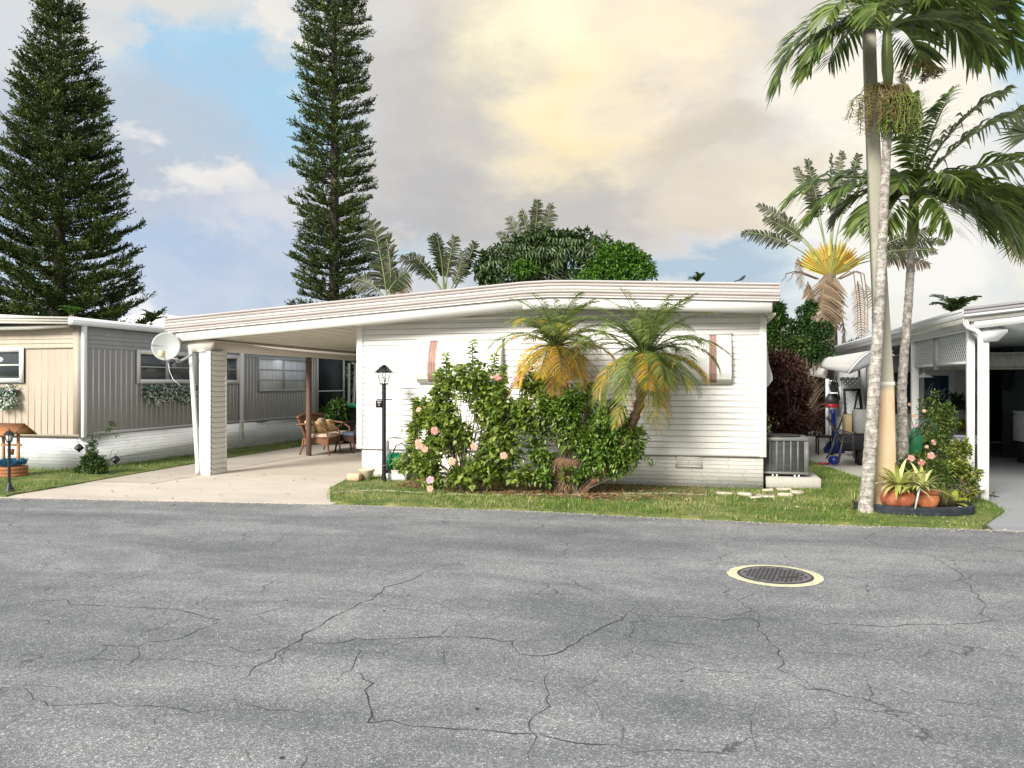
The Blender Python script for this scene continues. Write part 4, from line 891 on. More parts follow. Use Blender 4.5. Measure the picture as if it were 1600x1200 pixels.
# small palm tops that just show over the roofs
def little_palm(name, label, px, py, Y, L=.5, n=9, seed=1, mat='leaf_dk'):
    r = np.random.default_rng(seed); b = P(px, py, Y); root = thing(name, label, 'palm', (b.x, b.y, 0), 'far palm tops above the roofs'); g = MB()
    for i in range(n): frond(g, b, i/n*6.283+.3, r.uniform(.9, 1.45), L*r.uniform(.8, 1.2), 1.25, 24, L*.40, L*.07, r, 0, .12)
    g.build('crown', M[mat], root); t = MB(); t.tube([(b.x, b.y, 0), b], [.14, .08], 8); t.build('trunk', M['bark'], root)
little_palm('palm_tree', 'tiny dark palm top peeking over the right part of the white roof', 1090, 441, 40, .6, 9, 51)
little_palm('palm_tree', 'small dark palm crown above the right neighbour\'s gutter', 1492, 492, 34, 1.1, 10, 52)
little_palm('palm_tree', 'small palm crown showing between the tan home and the carport roof', 236, 505, 34, .8, 9, 53)
little_palm('palm_tree', 'bright green palm tuft right over the tan home\'s roof corner', 112, 492, 24, .5, 8, 54, 'leaf_br')
bush_tree('dark_hedge', 'black-green hedge at the far end of the carport', 'hedge', P(540, 690, 27), [EL(545, 600, 50, 55, 27, .8), EL(500, 590, 50, 60, 28, .8), EL(470, 600, 40, 50, 28.5, .8)], 2600, 6, .16, .09, M['leaf_dk'], 47, 20, .1)

# ---- the two areca-like (pygmy date) palms in front of the house
M['dp_green'] = leafmat('date_leaflet', [(.07, .11, .024), (.12, .18, .036), (.19, .26, .055), (.30, .36, .12)], .35, .4)
M['dp_olive'] = leafmat('olive_leaflet', [(.20, .24, .04), (.30, .32, .05), (.38, .36, .06)], .35, .45)
M['dp_yellow'] = leafmat('yellow_leaflet', [(.60, .36, .02), (.68, .43, .03), (.55, .27, .03), (.64, .48, .08)], .35, .5)
M['dp_dead'] = leafmat('tan_leaflet', [(.50, .30, .16), (.58, .38, .22), (.38, .20, .10)], .25, .7)
M['fibre'] = paint('trunk_fibre', (.15, .085, .05), .95, .5, 14, bump=1.0)
def date_palm(label, crown, base, L, seed, low, nup=20, nmid=16, nlow=16, gs=''):
    r = np.random.default_rng(seed); root = thing('date_palm', label, 'palm', (base[0], base[1], 0), 'pygmy date palms in front of the white house'); g = MB(); cr = Vector(crown)
    def mixm(p):
        return lambda ti, rr: rr.choice(4, len(ti), p=p)
    def put(n, e0, e1, dr, ln, mp, a0=0.0):
        for i in range(n):
            az = a0 + (i+r.uniform(-.3, .3))/n*6.283; el = r.uniform(e0, e1)
            if math.sin(az) > .35: ln_ = ln*.72                          # the wall side is cramped
            else: ln_ = ln
            frond(g, cr+Vector((math.cos(az)*.05, math.sin(az)*.05, 0)), az, el, ln_*r.uniform(.85, 1.15), dr*r.uniform(.85, 1.2), 42, .25, .0095, r, mixm(mp(i) if callable(mp) else mp), .14, .30, .62, .45, .010, 0, r.normal(0, .15), jit=.07)
    put(nup, 1.05, 1.5, 1.15, L*1.0, (1, 0, 0, 0)); put(nmid, .5, 1.05, 1.6, L*1.15, low[0]); put(nlow, -.35, .3, 1.25, L*1.0, low[1], .2); put(12, -1.3, -.6, .35, L*1.08, low[2], .5)
    g.build('crown', [M['dp_green'], M['dp_olive'], M['dp_yellow'], M['dp_dead']], root)
    t = MB(); b = Vector((base[0], base[1], 0)); pts = [b, b*.7+cr*.3+Vector((base[2], 0, .0)), b*.35+cr*.65+Vector((base[2]*.8, 0, 0)), cr+Vector((0, 0, .05))]
    pp = [Vector(np.array([np.interp(s, [0, 1, 2, 3], [p[i] for p in pts]) for i in range(3)])) for s in np.linspace(0, 3, 40)]
    t.tube(pp, [.055+.012*(i % 3) for i in range(40)], 9)
    for i in range(120):                                                  # old leaf boots
        s = r.uniform(.3, 1); c = pp[int(s*39)]; a = r.uniform(0, 6.28); d = Vector((math.cos(a), math.sin(a), .9)); t.tube([c, c+d*.09], [.016, .004], 4)
    t.build('trunk', M['fibre'], root)
    return cr
ga = P(868, 540, 11.35); gb = P(1010, 553, 11.15)
G1 = lambda i: (.85, .15, 0, 0) if i % 3 else (.3, .5, .2, 0)
date_palm('pygmy date palm with golden yellow lower fronds by the white wall', (ga.x, ga.y, ga.z), (P(885, 700, 11.35).x, 11.35, .12), .88, 61,
          (lambda i: (.45, .40, .15, 0) if i % 2 else (.9, .1, 0, 0), lambda i: (.05, .35, .55, .05) if i % 3 else (.0, .1, .75, .15), (.0, .05, .45, .5)))
date_palm('pygmy date palm with mostly green drooping fronds nearer the right awning', (gb.x, gb.y, gb.z), (P(905, 700, 11.15).x, 11.15, .30), 1.02, 62,
          ((1, 0, 0, 0), lambda i: (.75, .2, .05, 0) if i % 4 else (.25, .25, .4, .1), (.45, .25, .2, .10)), 22, 18, 22)
# brown fibrous stump both trunks rise from
g = MB(); r = np.random.default_rng(63); c = P(886, 730, 11.2); prof = [(.155, .0), (.175, .1), (.165, .25), (.20, .38), (.235, .47), (.18, .52), (.05, .53)]
g.lathe(prof, 16, (c.x, 11.25, .02))
for i in range(420):
    a = r.uniform(0, 6.28); z = r.uniform(.02, .5); rr = np.interp(z, [p[1] for p in prof], [p[0] for p in prof])+.008
    p0 = Vector((c.x+math.cos(a)*rr, 11.25+math.sin(a)*rr, z+.02)); a2 = a+r.normal(0, .25); rr2 = rr+r.uniform(-.005, .03); p1 = Vector((c.x+math.cos(a2)*rr2, 11.25+math.sin(a2)*rr2, max(.02, z-r.uniform(.05, .22)+.02)))
    g.tube([p0, (p0+p1)/2+Vector((math.cos(a), math.sin(a), 0))*.015, p1], [.005, .004, .002], 3, int(r.random() < .35), cap=False)
o = g.build('palm_stump', [M['fibre'], paint('pale_fibre', (.36, .27, .17), .9, .3, 9)], None, origin=(c.x, 11.25, 0)); tag(o, 'squat brown fibrous palm stump in the mulch bed', 'stump')

# ---- hibiscus with pink flowers
M['hib'] = leafmat('hibiscus_leaf', [(.04, .09, .014), (.09, .17, .024), (.17, .27, .036), (.28, .37, .06), (.40, .46, .12)], .4, .30, (2.6, (.30, .39, .07), .5), spec=.6)
M['hib2'] = leafmat('glossy_leaf', [(.04, .10, .014), (.09, .19, .026), (.18, .30, .045), (.28, .40, .08)], .4, .28, (2.2, (.25, .37, .07), .45), spec=.6)
M['pink'] = leafmat('pink_petal', [(.80, .30, .30), (.82, .36, .34), (.80, .42, .38)], .4, .5)
M['salmon'] = leafmat('salmon_petal', [(.82, .50, .36), (.84, .56, .42), (.86, .48, .36)], .4, .5)
M['magenta'] = leafmat('rose_petal', [(.78, .42, .52), (.80, .34, .42), (.84, .5, .56)], .4, .5)
M['stamen'] = paint('stamen', (.85, .60, .15), .5, .1, 5)
def flower(parent, c, s, mat, r, name='flower', face=(0, -1, .25)):
    g = MB(); c = np.array(tuple(c)); f = unit(np.array(face)+r.normal(0, .25, 3)); u = unit(np.cross(f, [0, 0, 1.0])); v = np.cross(u, f); n = 5; a0 = r.uniform(0, 1)
    for i in range(n):
        a = a0+i/n*6.283; d = u*math.cos(a)+v*math.sin(a); q = -u*math.sin(a)+v*math.cos(a); pts = []
        for t, w, h in ((0.05, .10, 0), (.45, .42, .16), (.85, .52, .10), (1.02, .30, -.05)):
            for s_ in (-1, -.3, .3, 1): pts.append(c + (d*t + q*w*s_*.85 + f*(h+.04*r.normal()+.05*abs(s_)))*s)
        g.grid(np.array(pts).reshape(4, 4, 3))
    o = g.build(name, M[mat], parent, smooth='all'); h = MB(); h.tube([c, c+f*s*.55+v*s*.1], [s*.05, s*.035], 6); h.sphere(c+f*s*.6+v*s*.1, s*.09, 4); h.build('stamen', M['stamen'], o)
def hibiscus():
    Y = 11.0; loc = P(725, 762, Y); loc.z = 0.02; r = np.random.default_rng(71); root = thing('hibiscus_bush', 'big hibiscus bush with pink and salmon flowers under the left awning', 'bush', loc)
    E = lambda px, py, rx, rz_, y=Y: EL(px, py, rx, rz_, y, rx*.0065)
    bl = [E(700, 650, 44, 48), E(760, 635, 56, 46), E(720, 705, 60, 38), E(770, 700, 48, 40), E(815, 640, 42, 44), E(668, 715, 26, 32), E(640, 728, 24, 14), E(680, 655, 20, 18), E(830, 600, 24, 22, 11.2), E(700, 600, 22, 26), E(742, 592, 26, 24), E(790, 605, 22, 18), E(735, 742, 56, 13), E(808, 742, 28, 14), E(675, 745, 26, 12)]
    c, d = cloud(r, bl, 2650, .55, (3.8, .40)); g = MB(); clumps(g, r, c, d, 5, .05, .088, .062, 0, .3, .15, .3, .6)
    s = MB(); tips = []
    for px, py0, py1 in ((738, 600, 532), (697, 600, 552), (772, 600, 553), (786, 600, 572), (682, 610, 580), (722, 600, 572), (660, 640, 628), (652, 655, 635), (645, 680, 662), (648, 640, 622)):
        a = P(px+r.uniform(-6, 6), py0+30, Y); b = P(px, py1, Y); n = 54; t = np.linspace(.0, 1, n); pts = np.array([tuple(a*(1-x)+b*x+Vector((0, 0, 0))) for x in t])
        s.tube(pts[::5], [.008]*len(pts[::5]), 4, cap=False); an = np.arange(n)*2.4; dd = np.stack([np.cos(an), np.sin(an)*.8, np.full(n, .45)], 1)
        leaves(g, pts, dd, np.tile([0, -.5, 1.0], (n, 1))+r.normal(0, .3, (n, 3)), .10*r.uniform(.7, 1.15, n), .068, 0, .12, .45)
    for px, py in ((652, 632), (646, 672), (655, 650), (640, 668), (650, 690)): tips.append(P(px, py, Y))
    for p in tips:
        n = 16; leaves(g, np.array([tuple(p)]*n)+r.normal(0, .035, (n, 3)), rdir(r, n)+[0, -.2, .2], unit(rdir(r, n)*.5+[0, 0, 1]), .08, .055, 0, .12, .3)
    g.build('foliage', M['hib'], root)
    for i in range(9):
        a = Vector((loc.x+r.normal(0, .12)+(.35 if i % 3 == 0 else 0), Y+r.normal(0, .08), .02)); e = Vector(c[r.integers(len(c))]); k = [a, a*.6+e*.4+Vector((r.normal(0, .06), 0, .15)), e]; s.tube([k[0], (k[0]+k[1])/2+Vector((0, 0, .03)), k[1], (k[1]+k[2])/2, k[2]], [.022, .018, .014, .01, .004], 6)
    twigs(s, r, loc, c[r.choice(len(c), 70, replace=False)], .010); s.build('stem', M['twig'], root)
    for px, py, sz, mt in ((679, 673, .085, 'pink'), (655, 694, .11, 'salmon'), (654, 640, .06, 'salmon'), (740, 698, .075, 'salmon'), (706, 721, .085, 'salmon'), (672, 750, .085, 'magenta'), (787, 712, .075, 'salmon'), (777, 590, .085, 'pink'), (807, 592, .065, 'salmon'), (664, 702, .07, 'salmon'), (672, 764, .07, 'salmon')):
        flower(root, P(px, py, Y-.50), sz*.7, mt, r)
hibiscus()
def glossy():
    Y = 11.15; loc = P(900, 765, Y); loc.z = .02; E = lambda px, py, rx, rz_, y=Y: EL(px, py, rx, rz_, y, rx*.006)
    def ex(g, r):
        for px, py in ((1008, 715), (1016, 722), (985, 735), (978, 700)):
            p = P(px, py, Y); n = 12; leaves(g, np.array([tuple(p)]*n)+r.normal(0, .03, (n, 3)), rdir(r, n), unit(rdir(r, n)*.5+[0, 0, 1]), .06, .03, 0, .12, .3)
    return bush_tree('gardenia_bush', 'loose glossy green bush growing round the palm stump', 'bush', loc,
        [E(985, 690, 22, 26), E(930, 665, 30, 26), E(880, 745, 60, 12), E(900, 610, 30, 24, 11.3), E(950, 650, 26, 20, 11.0), E(950, 720, 40, 18), E(880, 640, 30, 34, 11.0), E(860, 620, 32, 30), E(865, 665, 36, 30), E(945, 700, 40, 22), E(965, 680, 28, 22), E(905, 690, 40, 22), E(900, 640, 30, 26, 11.4), E(940, 735, 36, 12), E(850, 705, 24, 20), E(975, 715, 22, 14), E(840, 735, 18, 14)], 2100, 7, .078, .038, M['hib2'], 72, 130, .055, gap=(3.9, .52), srad=.010, extra=ex)
glossy()
def strap(name, label, px, py, n, L, W, mat, seed, Y=None, up=(.6, 1.3), group=None, cat='plant', curl=.9, loc=None, z=.02):
    r = np.random.default_rng(seed); c = G(px, py, z) if loc is None else Vector(loc); g = MB(); c0 = np.array(tuple(c))
    for i in range(n):
        a = r.uniform(0, 6.28); e = r.uniform(*up); ln = L*r.uniform(.6, 1.15); k = 6; t = np.linspace(0, 1, k); p = e - curl*t**1.5; d = np.stack([np.cos(p)*math.cos(a), np.cos(p)*math.sin(a), np.sin(p)], 1)
        path = c0+np.array([math.cos(a), math.sin(a), 0])*.02+np.concatenate([[[0, 0, 0]], np.cumsum(d[1:]*ln/(k-1), 0)]); s_ = np.array([-math.sin(a), math.cos(a), 0]); w = W*np.sin(np.clip(t*.8+.2, 0, 1)*math.pi)[:, None]*.5; w[-1] = .0005
        g.grid(np.stack([path-s_*w, path+np.array([0, 0, -.12])*w, path+s_*w], 1))
    o = g.build(name, mat, None, origin=c); return tag(o, label, cat, group)
M['strapdk'] = leafmat('strap_leaf', [(.02, .04, .015), (.035, .065, .02), (.06, .09, .03)], .2, .4)
for i, (px, py, L, lab) in enumerate(((845, 752, .34, 'dark strappy plant left of the palm stump'), (868, 758, .26, 'low strappy tuft touching the left foot of the palm stump'), (915, 756, .32, 'strappy tuft at the right foot of the palm stump'),
        (935, 748, .36, 'dark strappy plant a little right of the palm stump'), (818, 748, .34, 'dark strappy plant farthest left, beside the hibiscus'), (962, 745, .28, 'strappy plant farthest right under the glossy bush'))):
    strap('border_plant', lab, px, py, 46, L, .022, M['strapdk'], 80+i, group='dark strappy plants along the foot of the white house', curl=1.0)
# ---------------------------------------------------------------- right neighbour: house, porch, carport
M['nb_white'] = paint('porch_white', (.62, .64, .65), .5, .08, 2, (.40, .41, .40), .2)
M['nb_wall'] = paint('porch_wall', (.40, .40, .40), .6, .06, 2)
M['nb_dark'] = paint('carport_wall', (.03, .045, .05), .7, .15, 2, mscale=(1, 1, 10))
M['nb_ceil'] = paint('carport_ceiling', (.34, .37, .37), .6, .05, 2)
M['nb_edge'] = paint('grey_edge', (.33, .32, .34), .45, .15, 2, mscale=(1, 1, 12))
M['door_glass'] = paint('blue_door_glass', (.015, .05, .075), .15, .3, 2, spec=.6)
RX_ = 3.45
nb = thing('neighbour_house', 'white neighbour home with lattice porch, gutter and dark open carport at right', 'house', (5, 13, 0))
def nrz(x): return 2.63 + (x-3.4)*.11
g = MB(); g.prism([(3.42, 2.60), (8, nrz(8)-.03), (11, 2.95), (11, 2.75), (8, nrz(8)-.2), (3.42, 2.44)], 'y', 11.76, 27); g.build('roof', M['roof'], nb)
g = MB()
for i in range(3):
    z = -.045*i
    for xa, xb in ((3.40, 9.0),):
        for p, q in (((0, 0), (-.03, -.012)), ((-.03, -.012), (-.03, -.03)), ((-.03, -.03), (0, -.045))):
            g.quad((xa, 11.72+q[0], nrz(xa)+z+q[1]), (xb, 11.72+q[0], nrz(xb)+z+q[1]), (xb, 11.72+p[0], nrz(xb)+z+p[1]), (xa, 11.72+p[0], nrz(xa)+z+p[1]), 1 if (i == 2) else 0)
g.quad((3.4, 11.72, nrz(3.4)), (9, 11.72, nrz(9)), (9, 11.85, nrz(9)), (3.4, 11.85, nrz(3.4)), 0); g.build('roof_edge', [M['nb_edge'], M['nb_white']], nb)
g = MB(); v = [(3.55, 11.78), (9, 11.78), (9, 11.82), (3.55, 11.82)]
g.add([(x, y, nrz(x)-.30) for x, y in v]+[(x, y, nrz(x)-.14) for x, y in v], [[0,3,2,1],[4,5,6,7],[0,1,5,4],[1,2,6,5],[2,3,7,6],[3,0,4,7]]); g.box((3.53, 11.83, 2.34), (3.60, 27, 2.50)); g.build('fascia_board', M['nb_white'], nb)
g = MB(); g.prism([(3.51, 2.50), (3.41, 2.50), (3.385, 2.56), (3.385, 2.61), (3.40, 2.62), (3.51, 2.62)], 'y', 11.74, 27); g.box((3.378, 11.735, 2.575), (3.39, 27, 2.59)); g.build('gutter', M['nb_white'], nb)
g = MB(); g.prism([(3.6, 2.40), (9, 2.42), (9, 2.46), (3.6, 2.46)], 'y', 11.84, 26.8); g.build('ceiling', M['nb_ceil'], nb)
q = P(1537.5, 600, 11.95); g = MB(); g.box((q.x-.05, 11.90, .01), (q.x+.05, 12.0, 2.36), bev=.008); g.build('porch_post', M['trim'], nb)
g = MB(); g.box((q.x-.165, 12.06, .01), (q.x-.075, 12.16, 2.36), bev=.008); g.build('porch_post', M['trim'], nb)
g = MB(); g.prism([(3.62, 2.34), (3.98, 2.34), (3.98, 2.30), (3.86, 2.18), (3.70, 2.18), (3.56, 2.30)], 'y', 11.86, 12.04); g.build('beam_bracket', M['nb_white'], nb)
g = MB(); xs_d = q.x-.075; g.tube([(3.45, 11.80, 2.50), (3.45, 11.79, 2.42), (3.47, 11.80, 2.38), (3.58, 11.82, 2.33), (xs_d-.01, 11.84, 2.28), (xs_d, 11.85, 2.18), (xs_d, 11.86, .25), (xs_d+.02, 11.82, .16)], .038, 10); g.build('downspout', M['trim'], nb, smooth=True)
yy = PX(1429, 600, 3.62).y; g = MB(); g.box((3.57, yy-.05, .02), (3.68, yy+.06, 2.4), bev=.008); g.build('porch_post', M['trim'], nb)
# hanging lattice panels, real criss-cross strips
def lattice(axis, c0, c1, z0, z1, other, pitch, w, name, parent, mat, th=.012, frame=.035):
    g = MB(); W_ = c1-c0; H_ = z1-z0
    def pt(u, z, d): return (other+d, c0+u, z0+z) if axis == 'y' else (c0+u, other+d, z0+z)
    for sgn in (1, -1):
        k = -H_
        while k < W_:
            a = max(0, k); b = min(W_, k+H_)
            if b-a > .02:
                za, zb = a-k, b-k
                if sgn < 0: za, zb = H_-za, H_-zb
                hw = w*.707; d = th*.5*sgn
                ua, ub = a, b; n_ = (-1, 1) if sgn > 0 else (1, 1)
                g.quad(pt(ua-hw*.5, za+hw*.5*sgn, d), pt(ua+hw*.5, za-hw*.5*sgn, d), pt(ub+hw*.5, zb-hw*.5*sgn, d), pt(ub-hw*.5, zb+hw*.5*sgn, d))
            k += pitch
    for a, b, c, d in ((0, frame, 0, H_), (W_-frame, W_, 0, H_), (frame, W_-frame, 0, frame), (frame, W_-frame, H_-frame, H_)):
        p, q_ = pt(a, c, -th), pt(b, d, th); g.box([min(x, y) for x, y in zip(p, q_)], [max(x, y) for x, y in zip(p, q_)])
    return g.build(name, mat, parent)
ym = PX(1462, 600, 3.62).y
lattice('y', 12.15, ym-.03, 1.885, 2.38, 3.62, .095, .038, 'lattice_panel', nb, M['nb_white'])
lattice('y', ym+.03, yy-.06, 1.885, 2.38, 3.62, .095, .038, 'lattice_panel', nb, M['nb_white'])
g = MB(); g.box((3.59, ym-.03, 1.83), (3.66, ym+.03, 2.38)); g.build('bracket', M['nb_edge'], nb)
# walls
WY = 18.6
g = MB(); g.box((3.6, 20.6, .02), (3.66, 27, 2.36)); g.build('side_wall', M['nb_wall'], nb)
g = MB(); g.box((3.75, WY, .02), (5.75, WY+.08, 2.42)); g.box((5.67, WY+.08, .02), (5.75, 24, 2.42)); g.build('porch_wall', M['nb_wall'], nb)
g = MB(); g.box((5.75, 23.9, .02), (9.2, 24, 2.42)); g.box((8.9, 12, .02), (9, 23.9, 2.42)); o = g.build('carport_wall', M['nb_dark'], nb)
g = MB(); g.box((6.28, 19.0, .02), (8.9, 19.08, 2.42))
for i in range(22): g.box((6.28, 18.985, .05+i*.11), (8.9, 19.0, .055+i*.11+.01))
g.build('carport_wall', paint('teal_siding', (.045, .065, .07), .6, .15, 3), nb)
d0, d1 = P(1443, 587, WY), P(1481, 587, WY); g = MB(); g.box((d0.x-.12, WY-.05, .02), (d1.x+.13, WY-.01, P(1460, 580, WY).z+.02)); dr = g.build('door', M['nb_white'], nb)
g = MB(); g.box((d0.x, WY-.06, .25), (d1.x, WY-.045, d0.z)); g.build('glass', M['door_glass'], dr)
g = MB()                                                    # pale looping script painted on the glass
for pts in (((1449, 612), (1452, 605), (1456, 600), (1459, 598), (1456, 606), (1451, 613), (1450, 616), (1456, 614)), ((1458, 616), (1461, 609), (1463, 613), (1461, 617), (1464, 613), (1466, 608), (1468, 612)), ((1467, 612), (1470, 609), (1471, 613), (1474, 609), (1478, 606), (1474, 614), (1476, 620), (1472, 625)), ((1450, 616), (1460, 618), (1472, 616))):
    g.tube([P(a, b, WY-.062) for a, b in pts], .008, 4)
g.build('script_lettering', paint('pale_script', (.40, .46, .50), .6, .1, 3), dr)
g = MB(); g.box((d1.x+.10, WY-.075, 1.0), (d1.x+.12, WY-.05, 1.12)); g.build('handle', M['black'], dr)
xa = P(1398, 600, WY).x; g = MB(); g.box((3.8, WY-.03, .95), (d0.x-.2, WY-.01, 1.85)); g.build('window', M['glass_dark'], nb)
# roll-down blind across the carport
g = MB(); zt, zb_ = 2.12, 1.87; g.box((3.72, 14.98, zb_), (8.9, 15.02, zt)); g.box((3.72, 14.96, zt), (8.9, 15.04, zt+.02)); g.box((3.72, 14.965, zb_-.02), (8.9, 15.035, zb_))
g.build('valance', paint('woven_blind', (.34, .34, .30), .8, .25, 4, mscale=(6, 1, 1)), nb)
# curved metal awning on the side wall
g = MB(); A = []; I0, I1 = P(1296, 561, 21.4), P(1392, 543, 16.6); O0, O1 = P(1281, 579, 21.6), P(1327, 591, 17.2)
for i in range(15):
    u = i/14; a = I0.lerp(I1, u); b = O0.lerp(O1, u); row = []
    for j in range(9):
        t = j/8; p = a.lerp(b, t); p.z += .16*math.sin(t*math.pi*.85)*(1+.25*u); row.append(tuple(p))
    A.append(row)
g.grid(np.array(A)); aw = g.build('side_awning', M['awn'], nb, smooth='all', solid=.015)
for i in (1, 13, 14):
    g = MB(); g.tube([Vector(p)+Vector((0, -.02, .012)) for p in A[i]], .014, 5); g.build('awning_rib', M['nb_edge'], aw)
g = MB(); c1 = A[14]; g.poly([tuple(p) for p in c1] + [tuple(P(1418, 547, 15.8)), tuple(P(1400, 556, 15.9))]); g.build('awning_flap', M['nb_white'], aw, solid=.01)
g = MB(); B_ = []
for i in range(6):
    u = i/5; a = P(1300, 562, 23.0).lerp(P(1297, 564, 21.6), u); b = P(1257, 588, 23).lerp(P(1291, 595, 21.6), u); B_.append([tuple(a.lerp(b, j/6)+Vector((0, 0, .12*math.sin(j/6*math.pi*.85)))) for j in range(7)])
g.grid(np.array(B_)); g.build('side_awning', M['awn'], nb, smooth='all', solid=.015)
# patio end screen: white frame, shelf panel, diamond lattice
SY = 19.6
def bx_px(g, x0, x1, y0, y1, Y, th=.04, m=0):
    a, b = P(x0, y1, Y), P(x1, y0, Y); g.box((a.x, Y-th/2, max(.02, a.z)), (b.x, Y+th/2, b.z), m)
ps = thing('patio_screen', 'white patio end screen with diamond lattice and slim posts', 'screen', (P(1330, 0, SY).x, SY, 0))
g = MB(); bx_px(g, 1290, 1295, 592, 700, SY, .08); g.build('post', M['nb_white'], ps); g = MB(); bx_px(g, 1344, 1353, 560, 704, SY, .07); g.build('post', M['nb_white'], ps)
g = MB(); bx_px(g, 1295, 1312, 594, 700, SY+.03, .02); g.build('panel', M['nb_white'], ps)
a, b = P(1312, 700, SY), P(1344, 590, SY); lattice('x', a.x, b.x, max(.05, a.z), b.z, SY, .105, .052, 'lattice_panel', ps, M['nb_white'])
a, b = P(1353, 704, SY+.1), P(1366, 560, SY+.1); g = MB(); g.box((a.x, SY+.06, .03), (b.x, SY+.1, b.z)); g.build('panel', M['nb_wall'], ps)

# ---------------------------------------------------------------- patio things
def ptube(g, pts, Y, r=.015, n=5, m=0): g.tube([P(a, b, Y) for a, b in pts], r, n, m)
M['blue'] = paint('toy_blue', (.008, .02, .16), .35, .1, 3); M['red'] = paint('toy_red', (.22, .015, .015), .4, .1, 3)
M['plastic_dk'] = paint('dark_grey_plastic', (.03, .033, .036), .5, .15, 4); M['cloth_blk'] = paint('black_cloth', (.012, .012, .014), .9, .3, 6)
hp = thing('basketball_hoop', 'toy basketball hoop with grey backboard, red strip and blue post', 'toy', (P(1302, 700, 19.2).x, 19.2, 0.02))
g = MB(); pts = [P(a, b, 19.2) for a, b in ((1290, 634), (1290, 622), (1294, 615), (1308, 615), (1311, 622), (1311, 634))]; g.prism([(p.x, p.z) for p in pts], 'y', 19.18, 19.22); g.build('backboard', M['plastic_dk'], hp)
g = MB(); a, b = P(1290, 637, 19.1), P(1311, 631, 19.1); g.box((a.x, 19.12, a.z), (b.x, 19.17, b.z)); g.tube([((a.x+b.x)/2+.14*math.cos(t), 19.0+.14*math.sin(t), a.z+.02) for t in np.linspace(0, 6.28, 15)], .012, 5); g.build('rim', M['red'], hp)
g = MB(); a = P(1300, 640, 19.2); g.tube([(a.x, 19.22, a.z), (a.x+.03, 19.24, .9), (a.x+.05, 19.22, .25)], [.05, .045, .06], 8); g.build('post', M['blue'], hp); g = MB(); g.lathe([(.22, .03), (.24, .12), (.15, .26), (.07, .3)], 14, (a.x+.05, 19.22, 0)); g.build('base', M['blue'], hp, smooth=True)
def hang_pot(px, py, Y):
    c = P(px, py, Y); t = thing('hanging_pot', 'black hanging pot with a spiky grey plant under the side awning', 'pot', c); g = MB(); g.lathe([(.07, -.10), (.10, .03), (.115, .04), (.115, .06), (.10, .06)], 12, tuple(c)); g.build('pot', M['cloth_blk'], t, smooth=True)
    g = MB(); 
    for i in range(3): a = i*2.09; g.tube([c+Vector((.1*math.cos(a), .1*math.sin(a), .05)), c+Vector((0, 0, .42))], .004, 3)
    g.build('wire', M['black'], t); r = np.random.default_rng(9); g = MB(); n = 70; leaves(g, np.tile(np.array(tuple(c))+[0, 0, .06], (n, 1)), rdir(r, n)+[0, 0, .8], rdir(r, n), .14, .025, 0); g.build('plant', M['strapdk'], t)
hang_pot(1303, 606, 19.0)
# black folding frame with straps
c = P(1333, 690, 18.6); fr = thing('swing_stand', 'tall black folding frame with crossed legs before the lattice', 'stand', (c.x, 18.6, .02)); g = MB()
ptube(g, [(1319, 608), (1321, 645), (1334, 668), (1338, 695)], 18.55, .028); ptube(g, [(1342, 608), (1346, 640)], 18.6, .034); ptube(g, [(1317, 609), (1344, 609)], 18.58, .03); ptube(g, [(1340, 612), (1330, 668), (1312, 700)], 18.5, .022); ptube(g, [(1321, 640), (1310, 670), (1298, 712)], 18.55, .02)
ptube(g, [(1306, 588), (1312, 625)], 18.6, .018); g.build('frame', M['cloth_blk'], fr); g = MB(); a = P(1343, 640, 18.55); g.box((a.x-.07, 18.5, a.z-.12), (a.x+.07, 18.62, a.z+.03), bev=.02); g.build('bag', M['cloth_blk'], fr)
# sling lounge chair
ch = thing('lounge_chair', 'black sling patio chair with curved metal legs at the lawn edge', 'chair', (P(1312, 715, 15.6).x, 15.6, .02)); Yc = 15.6
g = MB(); prof_ = [(1293, 655), (1303, 672), (1312, 690), (1320, 692), (1332, 690)]; A = [[tuple(P(a, b, Yc-.22)), tuple(P(a, b, Yc-.22)+Vector((.10, .50, 0)))] for a, b in prof_]; g.grid(np.array(A)); g.build('seat', M['cloth_blk'], ch, solid=.02)
for dy in (0, .5):
    g = MB(); q = lambda a, b: P(a, b, Yc-.22)+Vector((.10*dy*2, dy, 0)); g.tube([q(1291, 652), q(1303, 672), q(1313, 690), q(1335, 690)], .016, 6)
    g.tube([q(1306, 678), q(1300, 700), q(1291, 717)], .015, 6); g.tube([q(1318, 682), q(1313, 705), q(1309, 722)], .017, 6); g.tube([q(1303, 672), q(1318, 676), q(1332, 680), q(1334, 716)], .015, 6); g.build('leg_frame', M['plastic_dk'], ch)
ot = thing('side_table', 'low dark side table beside the copper hedge', 'table', (P(1288, 695, 18.8).x, 18.8, .02)); c = P(1288, 690, 18.8); g = MB(); g.box((c.x-.17, 18.6, .40), (c.x+.17, 19.0, .44)); g.build('top', M['cloth_blk'], ot)
for sx in (-.15, .15):
    for sy in (18.63, 18.97): g = MB(); g.box((c.x+sx-.015, sy-.015, .02), (c.x+sx+.015, sy+.015, .40)); g.build('leg', M['cloth_blk'], ot)
M['greycloth'] = paint('grey_cloth', (.24, .24, .23), .95, .2, 6, bump=.4)
gc = thing('covered_grill', 'grey cloth hanging over a dark grill behind the first palm trunk', 'grill', (P(1345, 700, 16.6).x, 16.6, .02)); a, b = P(1334, 678, 16.5), P(1358, 640, 16.5); g = MB(); g.box((a.x, 16.35, a.z), (b.x, 16.75, b.z), bev=.04); g.build('cover', M['greycloth'], gc)
g = MB(); g.box((a.x-.25, 16.3, .30), (b.x+.02, 16.8, a.z-.01), bev=.03); g.box((b.x-.22, 16.35, .02), (b.x, 16.75, .29)); g.build('body', M['cloth_blk'], gc)
